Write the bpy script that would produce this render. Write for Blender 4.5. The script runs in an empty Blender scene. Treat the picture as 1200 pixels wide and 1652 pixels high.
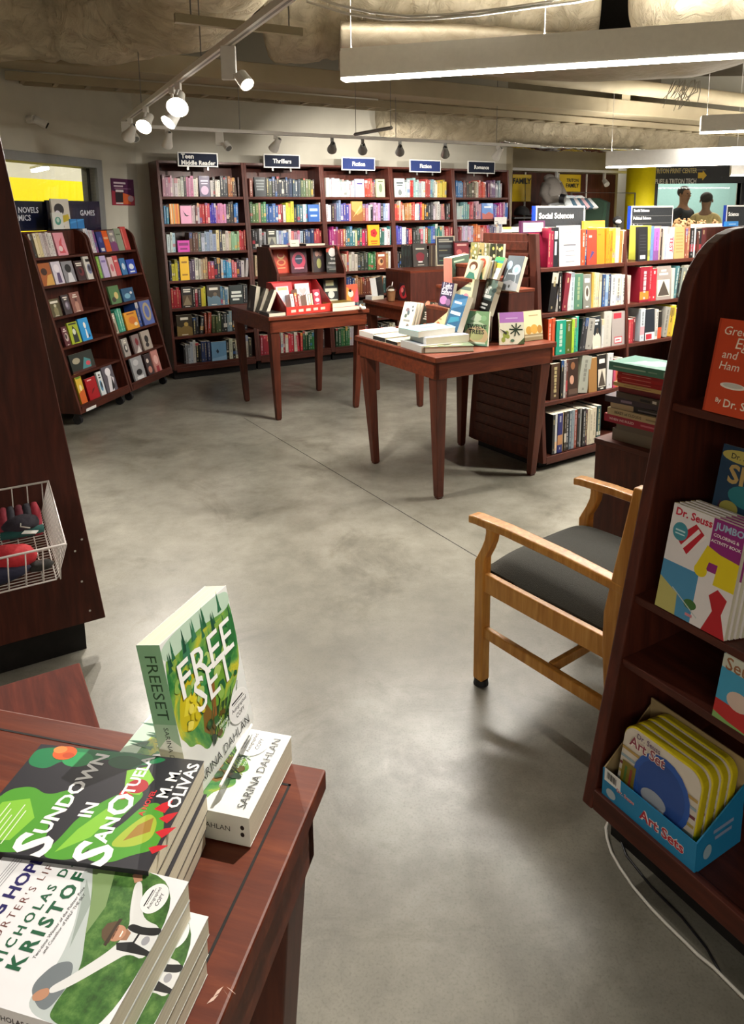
import bpy, bmesh, math, random
from mathutils import Matrix, Vector, noise
from math import sin, cos, pi, sqrt, atan2
S = 1.16                      # survey units -> metres
SC = bpy.context.scene
COL = SC.collection
R = random.Random(7)
V = Vector
# ------------------------------------------------------------------ camera
F_, CY_, P_, RO_, H_ = 1164.98, 559.97, .18037, .01148, 1.44023
_c, _s = cos(P_), sin(P_)
_X, _Y, _F = V((1, 0, 0)), V((0, _s, _c)), V((0, _c, -_s))
AX = _X*cos(RO_) - _Y*sin(RO_); AY = _X*sin(RO_) + _Y*cos(RO_); CAM = V((0, 0, H_))
def ray(u, v): return AX*((u-600)/F_) + AY*((CY_-v)/F_) + _F
def atz(u, v, z): d = ray(u, v); return CAM + d*((z-H_)/d.z)
def atp(u, v, p, n): d = ray(u, v); return CAM + d*((V(p)-CAM).dot(V(n))/d.dot(V(n)))
def aty(u, v, y): d = ray(u, v); return CAM + d*(y/d.y)
cam = bpy.data.cameras.new('camera'); co = bpy.data.objects.new('camera', cam); COL.objects.link(co)
cam.sensor_fit = 'VERTICAL'; cam.sensor_height = 36; cam.sensor_width = 36*1200/1652
cam.lens = F_/1652*36; cam.shift_y = -(826-CY_)/1652; cam.clip_start = .02; cam.clip_end = 100
m = Matrix((AX, AY, -_F)).transposed().to_4x4(); m.translation = CAM*S; co.matrix_world = m
SC.camera = co
TH = .53
E1, E2 = V((cos(TH), sin(TH), 0)), V((-sin(TH), cos(TH), 0)); Z = V((0, 0, 1))
def G(a, b, z=0): return E1*a + E2*b + Z*z
def g3(p): return V((p.dot(E1), p.dot(E2), p.z))
# ------------------------------------------------------------------ colours
def lin(h):
    if not isinstance(h, str): return h
    h = h.lstrip('#'); o = []
    if len(h) == 3: h = ''.join(x*2 for x in h)
    for i in (0, 2, 4):
        c = int(h[i:i+2], 16)/255; o.append(c/12.92 if c <= .04045 else ((c+.055)/1.055)**2.4)
    return tuple(o) + (1,)
def jit(h, r, a=.12):
    c = lin(h); k = 1 + r.uniform(-a, a); return tuple(min(1, max(.004, x*k*(1+r.uniform(-a, a)*.5))) for x in c[:3]) + (1,)
def mixc(a, b, t): a, b = lin(a), lin(b); return tuple(a[i]*(1-t)+b[i]*t for i in range(3)) + (1,)
# ------------------------------------------------------------------ materials
MATS = {}
def newmat(n):
    m = bpy.data.materials.new(n); m.use_nodes = True; MATS[n] = m
    nt = m.node_tree; return m, nt, nt.nodes['Principled BSDF']
def N(nt, t, **k):
    n = nt.nodes.new(t)
    for a, b in k.items():
        if a in n.inputs: n.inputs[a].default_value = b
        else: setattr(n, a, b)
    return n
def ramp(nt, fac, stops):
    n = nt.nodes.new('ShaderNodeValToRGB'); el = n.color_ramp.elements
    while len(el) < len(stops): el.new(.5)
    for e, (p, c) in zip(el, stops): e.position = p; e.color = lin(c)
    nt.links.new(fac, n.inputs[0]); return n.outputs[0]
def coords(nt, scale, kind='Object'):
    t = N(nt, 'ShaderNodeTexCoord'); mp = N(nt, 'ShaderNodeMapping'); mp.inputs['Scale'].default_value = scale
    nt.links.new(t.outputs[kind], mp.inputs[0]); return mp.outputs[0]
def wood(n, c0, c1, c2, scale=(9, 9, .9), rough=.38, coat=.12):
    m, nt, b = newmat(n); v = coords(nt, scale)
    a = N(nt, 'ShaderNodeTexNoise', Scale=4.5, Detail=6, Roughness=.62, Distortion=.4); nt.links.new(v, a.inputs['Vector'])
    nt.links.new(ramp(nt, a.outputs['Fac'], [(.3, c0), (.52, c1), (.72, c2)]), b.inputs['Base Color'])
    b.inputs['Roughness'].default_value = rough; b.inputs['Coat Weight'].default_value = coat; b.inputs['Coat Roughness'].default_value = .25; b.inputs['Specular IOR Level'].default_value = .35
    bp = N(nt, 'ShaderNodeBump', Strength=.05, Distance=.01); nt.links.new(a.outputs['Fac'], bp.inputs['Height']); nt.links.new(bp.outputs[0], b.inputs['Normal'])
def plain(n, c, rough=.5, metal=0, coat=0, nz=.12, nscale=30, bump=0, **kw):
    m, nt, b = newmat(n); v = coords(nt, (1, 1, 1))
    a = N(nt, 'ShaderNodeTexNoise', Scale=nscale, Detail=4); nt.links.new(v, a.inputs['Vector'])
    c = lin(c); lo = tuple(x*(1-nz) for x in c[:3])+(1,); hi = tuple(min(1, x*(1+nz)) for x in c[:3])+(1,)
    nt.links.new(ramp(nt, a.outputs['Fac'], [(.3, lo), (.7, hi)]), b.inputs['Base Color'])
    b.inputs['Roughness'].default_value = rough; b.inputs['Metallic'].default_value = metal; b.inputs['Coat Weight'].default_value = coat
    if bump:
        bp = N(nt, 'ShaderNodeBump', Strength=bump, Distance=.01); nt.links.new(a.outputs['Fac'], bp.inputs['Height']); nt.links.new(bp.outputs[0], b.inputs['Normal'])
    for k, x in kw.items(): b.inputs[k.replace('_', ' ')].default_value = x
def emit(n, c, st):
    m, nt, b = newmat(n); b.inputs['Base Color'].default_value = lin(c)
    b.inputs['Emission Color'].default_value = lin(c); b.inputs['Emission Strength'].default_value = st
def attrmat(n, rough, nz=.06, coat=0, nscale=40, bump=0):
    m, nt, b = newmat(n); a = N(nt, 'ShaderNodeAttribute'); a.attribute_name = 'Col'
    v = coords(nt, (1, 1, 1)); x = N(nt, 'ShaderNodeTexNoise', Scale=nscale, Detail=3); nt.links.new(v, x.inputs['Vector'])
    mr = N(nt, 'ShaderNodeMapRange'); mr.inputs['To Min'].default_value = 1-nz; mr.inputs['To Max'].default_value = 1+nz; nt.links.new(x.outputs['Fac'], mr.inputs['Value'])
    mx = N(nt, 'ShaderNodeMix'); mx.data_type = 'RGBA'; mx.blend_type = 'MULTIPLY'; mx.inputs['Factor'].default_value = 1
    nt.links.new(a.outputs['Color'], mx.inputs[6]); nt.links.new(mr.outputs[0], mx.inputs[7]); nt.links.new(mx.outputs[2], b.inputs['Base Color'])
    b.inputs['Roughness'].default_value = rough; b.inputs['Coat Weight'].default_value = coat
    if bump:
        bp = N(nt, 'ShaderNodeBump', Strength=bump, Distance=.01); nt.links.new(x.outputs['Fac'], bp.inputs['Height']); nt.links.new(bp.outputs[0], b.inputs['Normal'])
wood('shelf_wood', '#38160c', '#4b2014', '#5d2a1b', (7, 7, .8), .55, .03)
wood('shelf_wood_h', '#38160c', '#4b2014', '#5d2a1b', (.8, 7, 7), .5, .05)
wood('case_wood', '#3a1a12', '#4c241b', '#5c2d22', (7, 7, .8))
wood('table_wood', '#4c1d0e', '#632a15', '#783a1e', (.9, 8, 8), .45, .06)
wood('leg_wood', '#3e190e', '#522415', '#622e1b', (8, 8, .8), .45, .06)
wood('bench_wood', '#581f10', '#6e2a17', '#82371f', (8, .9, 8), .8, 0)
wood('oak', '#b0732e', '#c88c40', '#d9a254', (10, 10, .9), .38, .2)
wood('kick_black', '#0d0b0a', '#141110', '#1b1715', (5, 5, 5), .6, 0)
attrmat('print', .42, .05, .08)
attrmat('matte', .85, .14, 0, 60, .25)
attrmat('glossy', .22, .03, .2)
plain('metal_white', '#e6e5e0', .4, nz=.03)
plain('metal_grey', '#8d8d8a', .4, .6, nz=.05)
plain('steel', '#b8b8b8', .28, .95, nz=.04)
plain('black_plastic', '#15151a', .5, nz=.1)
plain('fabric_grey', '#3b3b35', .92, nz=.28, nscale=420, bump=.35)
plain('wall_paint', '#c9c5b6', .75, nz=.03, nscale=6)
plain('wall_beige', '#9c927a', .8, nz=.05, nscale=6)
plain('frame_grey', '#8f9190', .45, nz=.04)
plain('yellow_paint', '#efdc06', .55, nz=.03)
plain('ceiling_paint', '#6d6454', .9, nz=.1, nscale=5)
plain('beam_paint', '#a89c80', .7, nz=.06, nscale=5)
plain('dark_void', '#15120f', .9)
def crumple(n, c0, c1, st):
    m, nt, b = newmat(n); v = coords(nt, (1, 1, 1)); a = N(nt, 'ShaderNodeTexNoise', Scale=5, Detail=7, Roughness=.62, Distortion=1.6); nt.links.new(v, a.inputs['Vector'])
    k = N(nt, 'ShaderNodeTexVoronoi', Scale=6); k.feature = 'DISTANCE_TO_EDGE'; d = N(nt, 'ShaderNodeMix'); d.data_type = 'VECTOR'; d.inputs['Factor'].default_value = .25; nt.links.new(v, d.inputs[4]); nt.links.new(a.outputs['Color'], d.inputs[5]); nt.links.new(d.outputs[1], k.inputs['Vector'])
    nt.links.new(ramp(nt, a.outputs['Fac'], [(.3, c0), (.65, c1)]), b.inputs['Base Color']); b.inputs['Roughness'].default_value = .55
    s1 = N(nt, 'ShaderNodeMath', operation='MINIMUM'); s1.inputs[1].default_value = .12; nt.links.new(k.outputs['Distance'], s1.inputs[0]); s2 = N(nt, 'ShaderNodeMath', operation='MULTIPLY_ADD'); s2.inputs[1].default_value = 2.5; nt.links.new(s1.outputs[0], s2.inputs[0]); nt.links.new(a.outputs['Fac'], s2.inputs[2])
    bp = N(nt, 'ShaderNodeBump', Strength=st, Distance=.035); nt.links.new(s2.outputs[0], bp.inputs['Height']); nt.links.new(bp.outputs[0], b.inputs['Normal'])
crumple('insulation', '#b3a588', '#d4c9ae', .75); crumple('insulation_sheet', '#988c74', '#aea38c', .3)
plain('wire_white', '#e4dcd6', .35, nz=.03)
plain('cable_white', '#c8c4ba', .5, nz=.05)
emit('lamp_glow', '#fff4e2', 30)
emit('strip_glow', '#fff6ea', 14)
emit('far_glow', '#fff6ea', 9)
def clear(n, tint, k, rough):
    m, nt, b = newmat(n); nt.nodes.remove(b); out = [x for x in nt.nodes if x.type == 'OUTPUT_MATERIAL'][0]
    t = N(nt, 'ShaderNodeBsdfTransparent'); t.inputs[0].default_value = tint; g = N(nt, 'ShaderNodeBsdfGlossy'); g.inputs['Roughness'].default_value = rough
    f = N(nt, 'ShaderNodeFresnel'); f.inputs['IOR'].default_value = k; mx = N(nt, 'ShaderNodeMixShader'); nt.links.new(f.outputs[0], mx.inputs[0]); nt.links.new(t.outputs[0], mx.inputs[1]); nt.links.new(g.outputs[0], mx.inputs[2]); nt.links.new(mx.outputs[0], out.inputs['Surface'])
clear('glass', (.93, .96, .95, 1), 1.45, .02); clear('acrylic', (.86, .88, .88, 1), 1.5, .08)
# paper edges: fine leaf lines
m, nt, b = newmat('pages'); v = coords(nt, (1, 1, 1))
w = N(nt, 'ShaderNodeTexNoise', Scale=3, Detail=8, Roughness=.8); mp = coords(nt, (2, 420, 2)); nt.links.new(mp, w.inputs['Vector'])
nt.links.new(ramp(nt, w.outputs['Fac'], [(.3, '#b9b196'), (.6, '#e6dfc9')]), b.inputs['Base Color']); b.inputs['Roughness'].default_value = .85
# polished concrete
m, nt, b = newmat('concrete'); v = coords(nt, (1, 1, 1))
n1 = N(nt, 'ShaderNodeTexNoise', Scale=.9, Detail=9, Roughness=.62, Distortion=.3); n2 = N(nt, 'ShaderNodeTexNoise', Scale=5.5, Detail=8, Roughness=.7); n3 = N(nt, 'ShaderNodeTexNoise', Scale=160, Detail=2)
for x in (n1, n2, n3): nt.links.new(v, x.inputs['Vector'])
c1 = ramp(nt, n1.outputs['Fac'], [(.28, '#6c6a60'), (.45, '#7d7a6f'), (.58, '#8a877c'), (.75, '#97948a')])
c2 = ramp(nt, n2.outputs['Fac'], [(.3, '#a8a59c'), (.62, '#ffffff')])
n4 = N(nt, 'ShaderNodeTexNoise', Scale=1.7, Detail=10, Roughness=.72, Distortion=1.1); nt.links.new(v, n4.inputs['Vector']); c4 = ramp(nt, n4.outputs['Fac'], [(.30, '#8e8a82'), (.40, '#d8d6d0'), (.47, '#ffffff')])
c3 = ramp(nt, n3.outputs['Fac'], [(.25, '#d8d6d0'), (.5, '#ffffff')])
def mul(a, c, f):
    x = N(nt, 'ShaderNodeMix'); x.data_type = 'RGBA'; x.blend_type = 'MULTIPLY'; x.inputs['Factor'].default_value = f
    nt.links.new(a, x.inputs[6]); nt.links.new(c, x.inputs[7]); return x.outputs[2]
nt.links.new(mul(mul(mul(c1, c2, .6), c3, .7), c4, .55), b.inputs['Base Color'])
nt.links.new(ramp(nt, n2.outputs['Fac'], [(.3, '#a6a6a6'), (.7, '#909090')]), b.inputs['Roughness'])
b.inputs['Specular IOR Level'].default_value = .55
bp = N(nt, 'ShaderNodeBump', Strength=.06, Distance=.01); nt.links.new(n2.outputs['Fac'], bp.inputs['Height']); nt.links.new(bp.outputs[0], b.inputs['Normal'])
# watercolour print of the forest cover
m, nt, b = newmat('watercolour'); v = coords(nt, (1, 1, 1))
n1 = N(nt, 'ShaderNodeTexNoise', Scale=9, Detail=7, Roughness=.65, Distortion=1.2); nt.links.new(v, n1.inputs['Vector'])
nt.links.new(ramp(nt, n1.outputs['Fac'], [(.25, '#1c4a2a'), (.4, '#2f7a3c'), (.5, '#6fa048'), (.58, '#c8c030'), (.66, '#3f8a48'), (.8, '#cfe0c0')]), b.inputs['Base Color']); b.inputs['Roughness'].default_value = .4
# grass print
m, nt, b = newmat('meadow'); v = coords(nt, (1, 1, 1))
n1 = N(nt, 'ShaderNodeTexNoise', Scale=60, Detail=6, Roughness=.7); nt.links.new(v, n1.inputs['Vector'])
nt.links.new(ramp(nt, n1.outputs['Fac'], [(.3, '#1f3a16'), (.5, '#3f6a2c'), (.7, '#6a9048')]), b.inputs['Base Color']); b.inputs['Roughness'].default_value = .4
# ------------------------------------------------------------------ mesh builder
_TC = {}
def textmesh(s, bold=0.0, shear=0.0, sp=1.0):
    k = (s, bold, shear, sp)
    if k in _TC: return _TC[k]
    c = bpy.data.curves.new('txt', 'FONT'); c.body = s; c.size = 1; c.resolution_u = 2; c.offset = bold; c.shear = shear; c.space_character = sp
    o = bpy.data.objects.new('txt', c); COL.objects.link(o); bpy.context.view_layer.update()
    me = bpy.data.meshes.new_from_object(o.evaluated_get(bpy.context.evaluated_depsgraph_get()))
    vs = [(v.co.x, v.co.y) for v in me.vertices]; fs = [tuple(p.vertices) for p in me.polygons]
    bpy.data.objects.remove(o); bpy.data.curves.remove(c); bpy.data.meshes.remove(me)
    xs = [a for a, _ in vs] or [0, 1]; ys = [b for _, b in vs] or [0, 1]
    _TC[k] = (vs, fs, min(xs), max(xs), min(ys), max(ys)); return _TC[k]
class MB:
    def __init__(s, mat='print', col='#808080'):
        s.v, s.f, s.fm, s.fc, s.mats = [], [], [], [], []; s.use(mat, col)
    def use(s, mat=None, col=None):
        if mat:
            if mat not in s.mats: s.mats.append(mat)
            s.m = s.mats.index(mat)
        if col is not None: s.c = lin(col)
        return s
    def add(s, vs, fs, col=None):
        n = len(s.v); s.v += [tuple(x) for x in vs]; c = lin(col) if col is not None else s.c
        for f in fs: s.f.append(tuple(n+i for i in f)); s.fm.append(s.m); s.fc.append(c)
        return s
    def poly(s, pts, col=None): return s.add(pts, [range(len(pts))], col)
    def box(s, a, b, col=None, M=None, cols=None):
        (x0, y0, z0), (x1, y1, z1) = a, b
        vs = [V(p) for p in ((x0,y0,z0),(x1,y0,z0),(x1,y1,z0),(x0,y1,z0),(x0,y0,z1),(x1,y0,z1),(x1,y1,z1),(x0,y1,z1))]
        if M is not None: vs = [M @ p for p in vs]
        fs = [(0,3,2,1),(4,5,6,7),(0,1,5,4),(1,2,6,5),(2,3,7,6),(3,0,4,7)]  # bottom top front right back left
        if cols is None: return s.add(vs, fs, col)
        n = len(s.v); s.v += [tuple(x) for x in vs]
        for f, c in zip(fs, cols): s.f.append(tuple(n+i for i in f)); s.fm.append(s.m); s.fc.append(lin(c))
        return s
    def prism(s, prof, off, fn, col=None):
        """profile (a,b) list, extruded between off[0], off[1]; fn(a,b,o)->xyz"""
        n = len(prof); vs = [fn(a, b, off[0]) for a, b in prof] + [fn(a, b, off[1]) for a, b in prof]
        fs = [tuple(range(n))[::-1], tuple(range(n, 2*n))] + [(i, (i+1) % n, n+(i+1) % n, n+i) for i in range(n)]
        return s.add(vs, fs, col)
    def yz(s, prof, x0, x1, col=None): return s.prism(prof, (x0, x1), lambda a, b, o: (o, a, b), col)
    def xz(s, prof, y0, y1, col=None): return s.prism(prof, (y0, y1), lambda a, b, o: (a, o, b), col)
    def xy(s, prof, z0, z1, col=None): return s.prism(prof, (z0, z1), lambda a, b, o: (a, b, o), col)
    def tube(s, pts, r, n=8, col=None, closed=False, rz=None, caps=True):
        pts = [V(p) for p in pts]; k = len(pts); rs = r if isinstance(r, (list, tuple)) else [r]*k; rings = []; up = None
        for i, p in enumerate(pts):
            t = (pts[(i+1) % k] - pts[i-1]) if closed else (pts[min(i+1, k-1)] - pts[max(i-1, 0)])
            t = t.normalized() if t.length > 1e-9 else V((0, 0, 1))
            if up is None: up = V((0, 0, 1)) if abs(t.z) < .9 else V((1, 0, 0))
            a = t.cross(up)
            if a.length < 1e-6: a = t.orthogonal()
            a.normalize(); b = a.cross(t).normalized(); up = b
            ry = rz if rz else rs[i]
            rings.append([p + a*(rs[i]*cos(2*pi*j/n)) + b*(ry*sin(2*pi*j/n)) for j in range(n)])
        vs = [q for ring in rings for q in ring]; fs = []
        for i in range(k if closed else k-1):
            o, q = i*n, ((i+1) % k)*n
            fs += [(o+j, o+(j+1) % n, q+(j+1) % n, q+j) for j in range(n)]
        if not closed and caps: fs += [tuple(range(n))[::-1], tuple(range((k-1)*n, k*n))]
        return s.add(vs, fs, col)
    def cyl(s, a, b, r0, r1=None, n=16, col=None): return s.tube([a, b], [r0, r1 if r1 is not None else r0], n, col)
    def ball(s, c, r, n=10, k=7, col=None, fn=None):
        c = V(c); r = (r, r, r) if not isinstance(r, (tuple, list)) else r; vs = []; fs = []
        for i in range(k+1):
            th = pi*i/k
            for j in range(n):
                ph = 2*pi*j/n; d = V((sin(th)*cos(ph), sin(th)*sin(ph), cos(th))); p = V((d.x*r[0], d.y*r[1], d.z*r[2]))
                if fn: p = fn(p, d)
                vs.append(c+p)
        for i in range(k):
            for j in range(n): fs.append((i*n+j, (i+1)*n+j, (i+1)*n+(j+1) % n, i*n+(j+1) % n))
        return s.add(vs, fs, col)
    def text(s, t, o, ux, uy, w=None, h=None, col=None, bold=.012, shear=0, anchor='c', sx=1, sp=1.0):
        vs, fs, x0, x1, y0, y1 = textmesh(t, bold, shear, sp); W, Hh = x1-x0 or 1, y1-y0 or 1
        if w and h: kx, ky = w/W, h/Hh
        elif w: kx = ky = w/W
        else: kx = ky = h/Hh
        kx *= sx; o, ux, uy = V(o), V(ux), V(uy)
        ax = {'c': (x0+x1)/2, 'l': x0, 'r': x1}[anchor]; ay = (y0+y1)/2
        return s.add([o + ux*((a-ax)*kx) + uy*((b-ay)*ky) for a, b in vs], fs, col)
    def draw(s, o, ux, uy, W, Hh, art, eps=.00008, mat=None):
        """flat print: list of shapes in 0..1 coordinates of the face"""
        o, ux, uy = V(o), V(ux).normalized(), V(uy).normalized(); nn = ux.cross(uy); k = 0
        for a in art:
            k += 1; b = o + nn*(eps*k); P = lambda x, y: b + ux*(x*W) + uy*(y*Hh)
            if a[0] == 'r': s.poly([P(a[1], a[2]), P(a[3], a[2]), P(a[3], a[4]), P(a[1], a[4])], a[5])
            elif a[0] == 'e':
                n = 20 if len(a) < 7 else a[6]
                s.poly([P(a[1]+a[3]*cos(2*pi*i/n), a[2]+a[4]*sin(2*pi*i/n)) for i in range(n)], a[5])
            elif a[0] == 'p': s.poly([P(x, y) for x, y in a[1]], a[2])
            elif a[0] == 'c':   # smooth closed shape
                q = list(a[1])
                for _ in range(3 if len(q) < 16 else 2): q = [w_ for i in range(len(q)) for (x0, y0), (x1, y1) in ((q[i], q[(i+1) % len(q)]),) for w_ in ((x0*.78+x1*.22, y0*.78+y1*.22), (x0*.22+x1*.78, y0*.22+y1*.78))]
                s.poly([P(min(1, max(0, x)), min(1, max(0, y))) for x, y in q], a[2])
            elif a[0] == 'm': s.use(a[1])
            elif a[0] == 'l':   # line x0,y0,x1,y1,width,col
                p, q = P(a[1], a[2]), P(a[3], a[4]); d = (q-p).normalized(); e = nn.cross(d)*(a[5]*W/2)
                s.poly([p-e, q-e, q+e, p+e], a[6])
            elif a[0] == 't':   # text, cx, cy, width frac, height frac, colour, {options}
                op = a[6] if len(a) > 6 else {}
                ang = op.get('rot', 0); tx, ty = ux*cos(ang)+uy*sin(ang), uy*cos(ang)-ux*sin(ang)
                s.text(a[1], P(a[2], a[3]), tx, ty, a[4]*W if a[4] else None, a[5][0]*Hh if isinstance(a[5], tuple) else None, a[5] if not isinstance(a[5], tuple) else a[5][1], op.get('bold', .02), op.get('shear', 0), op.get('anchor', 'c'), 1, op.get('sp', 1.0))
        return s
    def build(s, name, parent=None, mat4=None, smooth=False, bevel=0, seg=2, kind=None):
        me = bpy.data.meshes.new(name); me.from_pydata([tuple(c*S for c in p) for p in s.v], [], s.f)
        for n in s.mats: me.materials.append(MATS[n])
        me.polygons.foreach_set('material_index', s.fm)
        at = me.color_attributes.new('Col', 'FLOAT_COLOR', 'CORNER'); buf = []
        for p in me.polygons: buf += list(s.fc[p.index])*p.loop_total
        at.data.foreach_set('color', buf)
        if smooth: me.polygons.foreach_set('use_smooth', [True]*len(me.polygons))
        me.update(); o = bpy.data.objects.new(name, me); COL.objects.link(o)
        if mat4 is not None: m = mat4.copy(); m.translation = m.translation*S; o.matrix_world = m
        if parent: o.parent = parent
        if bevel:
            b = o.modifiers.new('edge', 'BEVEL'); b.width = bevel*S; b.segments = seg; b.limit_method = 'ANGLE'; b.angle_limit = .7; b.harden_normals = False
        if kind: o['kind'] = kind
        return o
LABELS = set()
def tag(o, label, cat, group=None, kind=None):
    o['label'] = label; o['category'] = cat
    if group: o['group'] = group
    if kind: o['kind'] = kind
    return o
def M4(loc, yaw=0, tilt=0, roll=0): return Matrix.Translation(V(loc)) @ Matrix.Rotation(yaw, 4, 'Z') @ Matrix.Rotation(tilt, 4, 'X') @ Matrix.Rotation(roll, 4, 'Y')
def thing(name, label, cat, mat4=None, group=None):
    o = bpy.data.objects.new(name, None); COL.objects.link(o); o.empty_display_size = .05
    if mat4 is not None: m = mat4.copy(); m.translation = m.translation*S; o.matrix_world = m
    return tag(o, label, cat, group)
def dup(root, mat4, label=None, group=None):
    r = root.copy(); COL.objects.link(r); m = mat4.copy(); m.translation = m.translation*S; r.matrix_world = m
    if label: r['label'] = label
    if group: r['group'] = group
    for ch in list(root.children):
        c = ch.copy(); COL.objects.link(c); c.parent = r
        for g in ch.children:
            d = g.copy(); COL.objects.link(d); d.parent = c
    return r
def struct(name, mb, label, cat='room', **k):
    o = mb.build(name, **k); return tag(o, label, cat, kind='structure')
# ------------------------------------------------------------------ books
PAGE = '#d9d2bd'
def book_mesh(mb, w, h, t, cover, spine=None, back=None, art=None, sart=None, page=PAGE, hard=False):
    """closed book: spine x=0, front y=0, stands on z=0"""
    spine = spine or cover; back = back or cover
    d = .0025 if hard else 0; b = .002 if hard else .0006
    if hard:
        mb.box((0, 0, 0), (w, b, h), cover); mb.box((0, t-b, 0), (w, t, h), back); mb.box((0, b, 0), (b, t-b, h), spine)
        mb.box((b, b, d), (w-d*1.4, t-b, h-d), page)
    else:
        mb.box((0, 0, 0), (w, t, h), cols=(page, page, cover, page, back, spine))
    if art: mb.draw((0, 0, 0), (1, 0, 0), (0, 0, 1), w, h, art)
    if sart: mb.draw((0, t, h), (0, 0, -1), (0, -1, 0), h, t, sart, .00008)
def small_book(name, label, cat, mat4, w, h, t, cover, spine=None, art=None, sart=None, group=None, page=PAGE, hard=False, back=None, mat='print'):
    mb = MB(mat); book_mesh(mb, w, h, t, cover, spine, back, art, sart, page, hard)
    return tag(mb.build(name, mat4=mat4), label, cat, group)
def big_book(name, label, mat4, w, h, t, cover, spine=None, back=None, art=None, sart=None, group=None, hard=False, cat='book'):
    """book with its cover and its page block as parts"""
    e = thing(name, label, cat, mat4, group); spine = spine or cover; back = back or cover
    b = .0016 if hard else .0005; d = .003 if hard else .0004
    c = MB('print'); c.box((0, 0, 0), (w, b, h), cover); c.box((0, t-b, 0), (w, t, h), back); c.box((0, b, 0), (b, t-b, h), spine)
    if art: c.draw((0, 0, 0), (1, 0, 0), (0, 0, 1), w, h, art, .000008)
    if sart: c.draw((0, t, h), (0, 0, -1), (0, -1, 0), h, t, sart, .000008)
    c.build('cover', e)
    p = MB('pages'); p.box((b, b+.0001, d), (w-d, t-b-.0001, h-d)); p.build('page_block', e)
    return e
def bars(r, y0, y1, n, col, w0=.3, w1=.75, x=.5):
    o = []; st = (y1-y0)/n
    for i in range(n):
        ww = r.uniform(w0, w1)/2; y = y1 - st*(i+.5); o.append(('r', x-ww, y-st*.3, x+ww, y+st*.3, col))
    return o
def auto_art(r, base, acc, dark=False):
    """a cover print of plain shapes: a picture area and a title band"""
    a = []; k = r.randrange(4)
    if k == 0: a += [('e', .5+r.uniform(-.1, .1), .45, .3, .22, acc[0]), ('e', .5, .48, .16, .13, acc[-1])]
    elif k == 1: a += [('p', [(0, 0), (1, 0), (1, .35), (.6, .55), (.3, .4), (0, .5)], acc[0]), ('e', .6, .55, .14, .1, acc[-1])]
    elif k == 2: a += [('p', [(.35, .08), (.68, .08), (.72, .4), (.6, .55), (.42, .55), (.3, .36)], acc[0]), ('e', .52, .62, .12, .09, acc[-1])]
    else: a += [('r', .08, .1, .92, .6, acc[0]), ('p', [(.1, .12), (.9, .12), (.5, .58)], acc[-1])]
    tc = '#e8e2d4' if sum(lin(base)[:3]) < 1.1 else '#2a2624'
    a += bars(r, .72, .92, r.choice((1, 2, 2)), tc)
    if r.random() < .6: a += bars(r, .03, .08, 1, tc, .3, .5)
    return a
def pose_from(bl, br, top_v, z, tilt, plane=None):
    """stand on z between two ground pixels; the height follows from the top pixel row"""
    a, b = atz(*bl, z), atz(*br, z); d = b-a; w = d.length; yaw = atan2(d.y, d.x)
    up = M4((0, 0, 0), yaw, tilt).to_3x3() @ V((0, 0, 1)); c = (a+b)/2
    h = .05
    lo, hi = .01, .8
    for _ in range(40):
        h = (lo+hi)/2; q = c + up*h - CAM; vv = CY_ - F_*(q.dot(AY)/q.dot(_F))
        if vv > top_v: lo = h
        else: hi = h
    return a, yaw, w, h
# ------------------------------------------------------------------ the room
FM = Matrix(((E1.x, E2.x, 0, 0), (E1.y, E2.y, 0, 0), (0, 0, 1, 0), (0, 0, 0, 1)))
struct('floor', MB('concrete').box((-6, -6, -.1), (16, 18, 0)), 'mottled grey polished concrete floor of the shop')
jd = V((1.242, -1.994, 0)).normalized(); jn = V((jd.y, -jd.x, 0)); j0 = V((-.781, 4.83, 0)) - jd*.3; j1 = j0 + jd*4.6
mb = MB('kick_black'); q = [j0-jn*.0022, j1-jn*.0022, j1+jn*.0022, j0+jn*.0022]
mb.poly([V((p.x, p.y, .0006)) for p in q]); struct('trim_1', mb, 'thin dark joint line running diagonally across the concrete floor', 'joint')
CEIL = 3.3
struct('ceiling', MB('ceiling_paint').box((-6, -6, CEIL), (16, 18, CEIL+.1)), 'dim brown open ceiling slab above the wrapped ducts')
WB = 6.9
cn = atp(222, 300, E2*WB, E2); cn.z = 0
struct('wall_back', MB('wall_paint').box((g3(cn).x-.02, WB, 0), (5.95, WB+.12, CEIL), M=FM), 'pale painted back wall above the tall bookcases')
W = V((cos(1.31), sin(1.31), 0)); WN = V((W.y, -W.x, 0))
LW = Matrix(((W.x, WN.x, 0, cn.x), (W.y, WN.y, 0, cn.y), (0, 0, 1, 0), (0, 0, 0, 1)))
wt, wb_, wr, wl = 1.86, .95, -.62, -3.1
mb = MB('wall_paint')
mb.box((wr, -.12, 0), (.14, 0, CEIL), M=LW); mb.box((wl, -.12, wt), (wr, 0, CEIL), M=LW); mb.box((wl, -.12, 0), (wr, 0, wb_), M=LW); mb.box((-11, -.12, 0), (wl, 0, CEIL), M=LW)
struct('wall_left', mb, 'pale grey wall with the interior window and the small poster')
mb = MB('frame_grey')
for a, b in (((wl-.05, -.13, wt-.01), (wr+.075, .025, wt+.06)), ((wr, -.13, wb_-.05), (wr+.075, .025, wt)), ((wl-.05, -.13, wb_-.05), (wr, .025, wb_)), ((wl-.05, -.13, wb_), (wl, .025, wt))): mb.box(a, b, M=LW)
win = struct('window_1', mb, 'grey framed interior window looking into a yellow walled room', 'window', bevel=.004)
p = MB('glass'); p.poly([LW @ V(x) for x in ((wl, -.06, wb_), (wr, -.06, wb_), (wr, -.06, wt), (wl, -.06, wt))]); p.build('pane', win)
mb = MB('black_plastic'); mb.box((wr-.012, -.07, wb_), (wr, -.05, wt), M=LW); mb.build('gasket', win)
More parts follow.
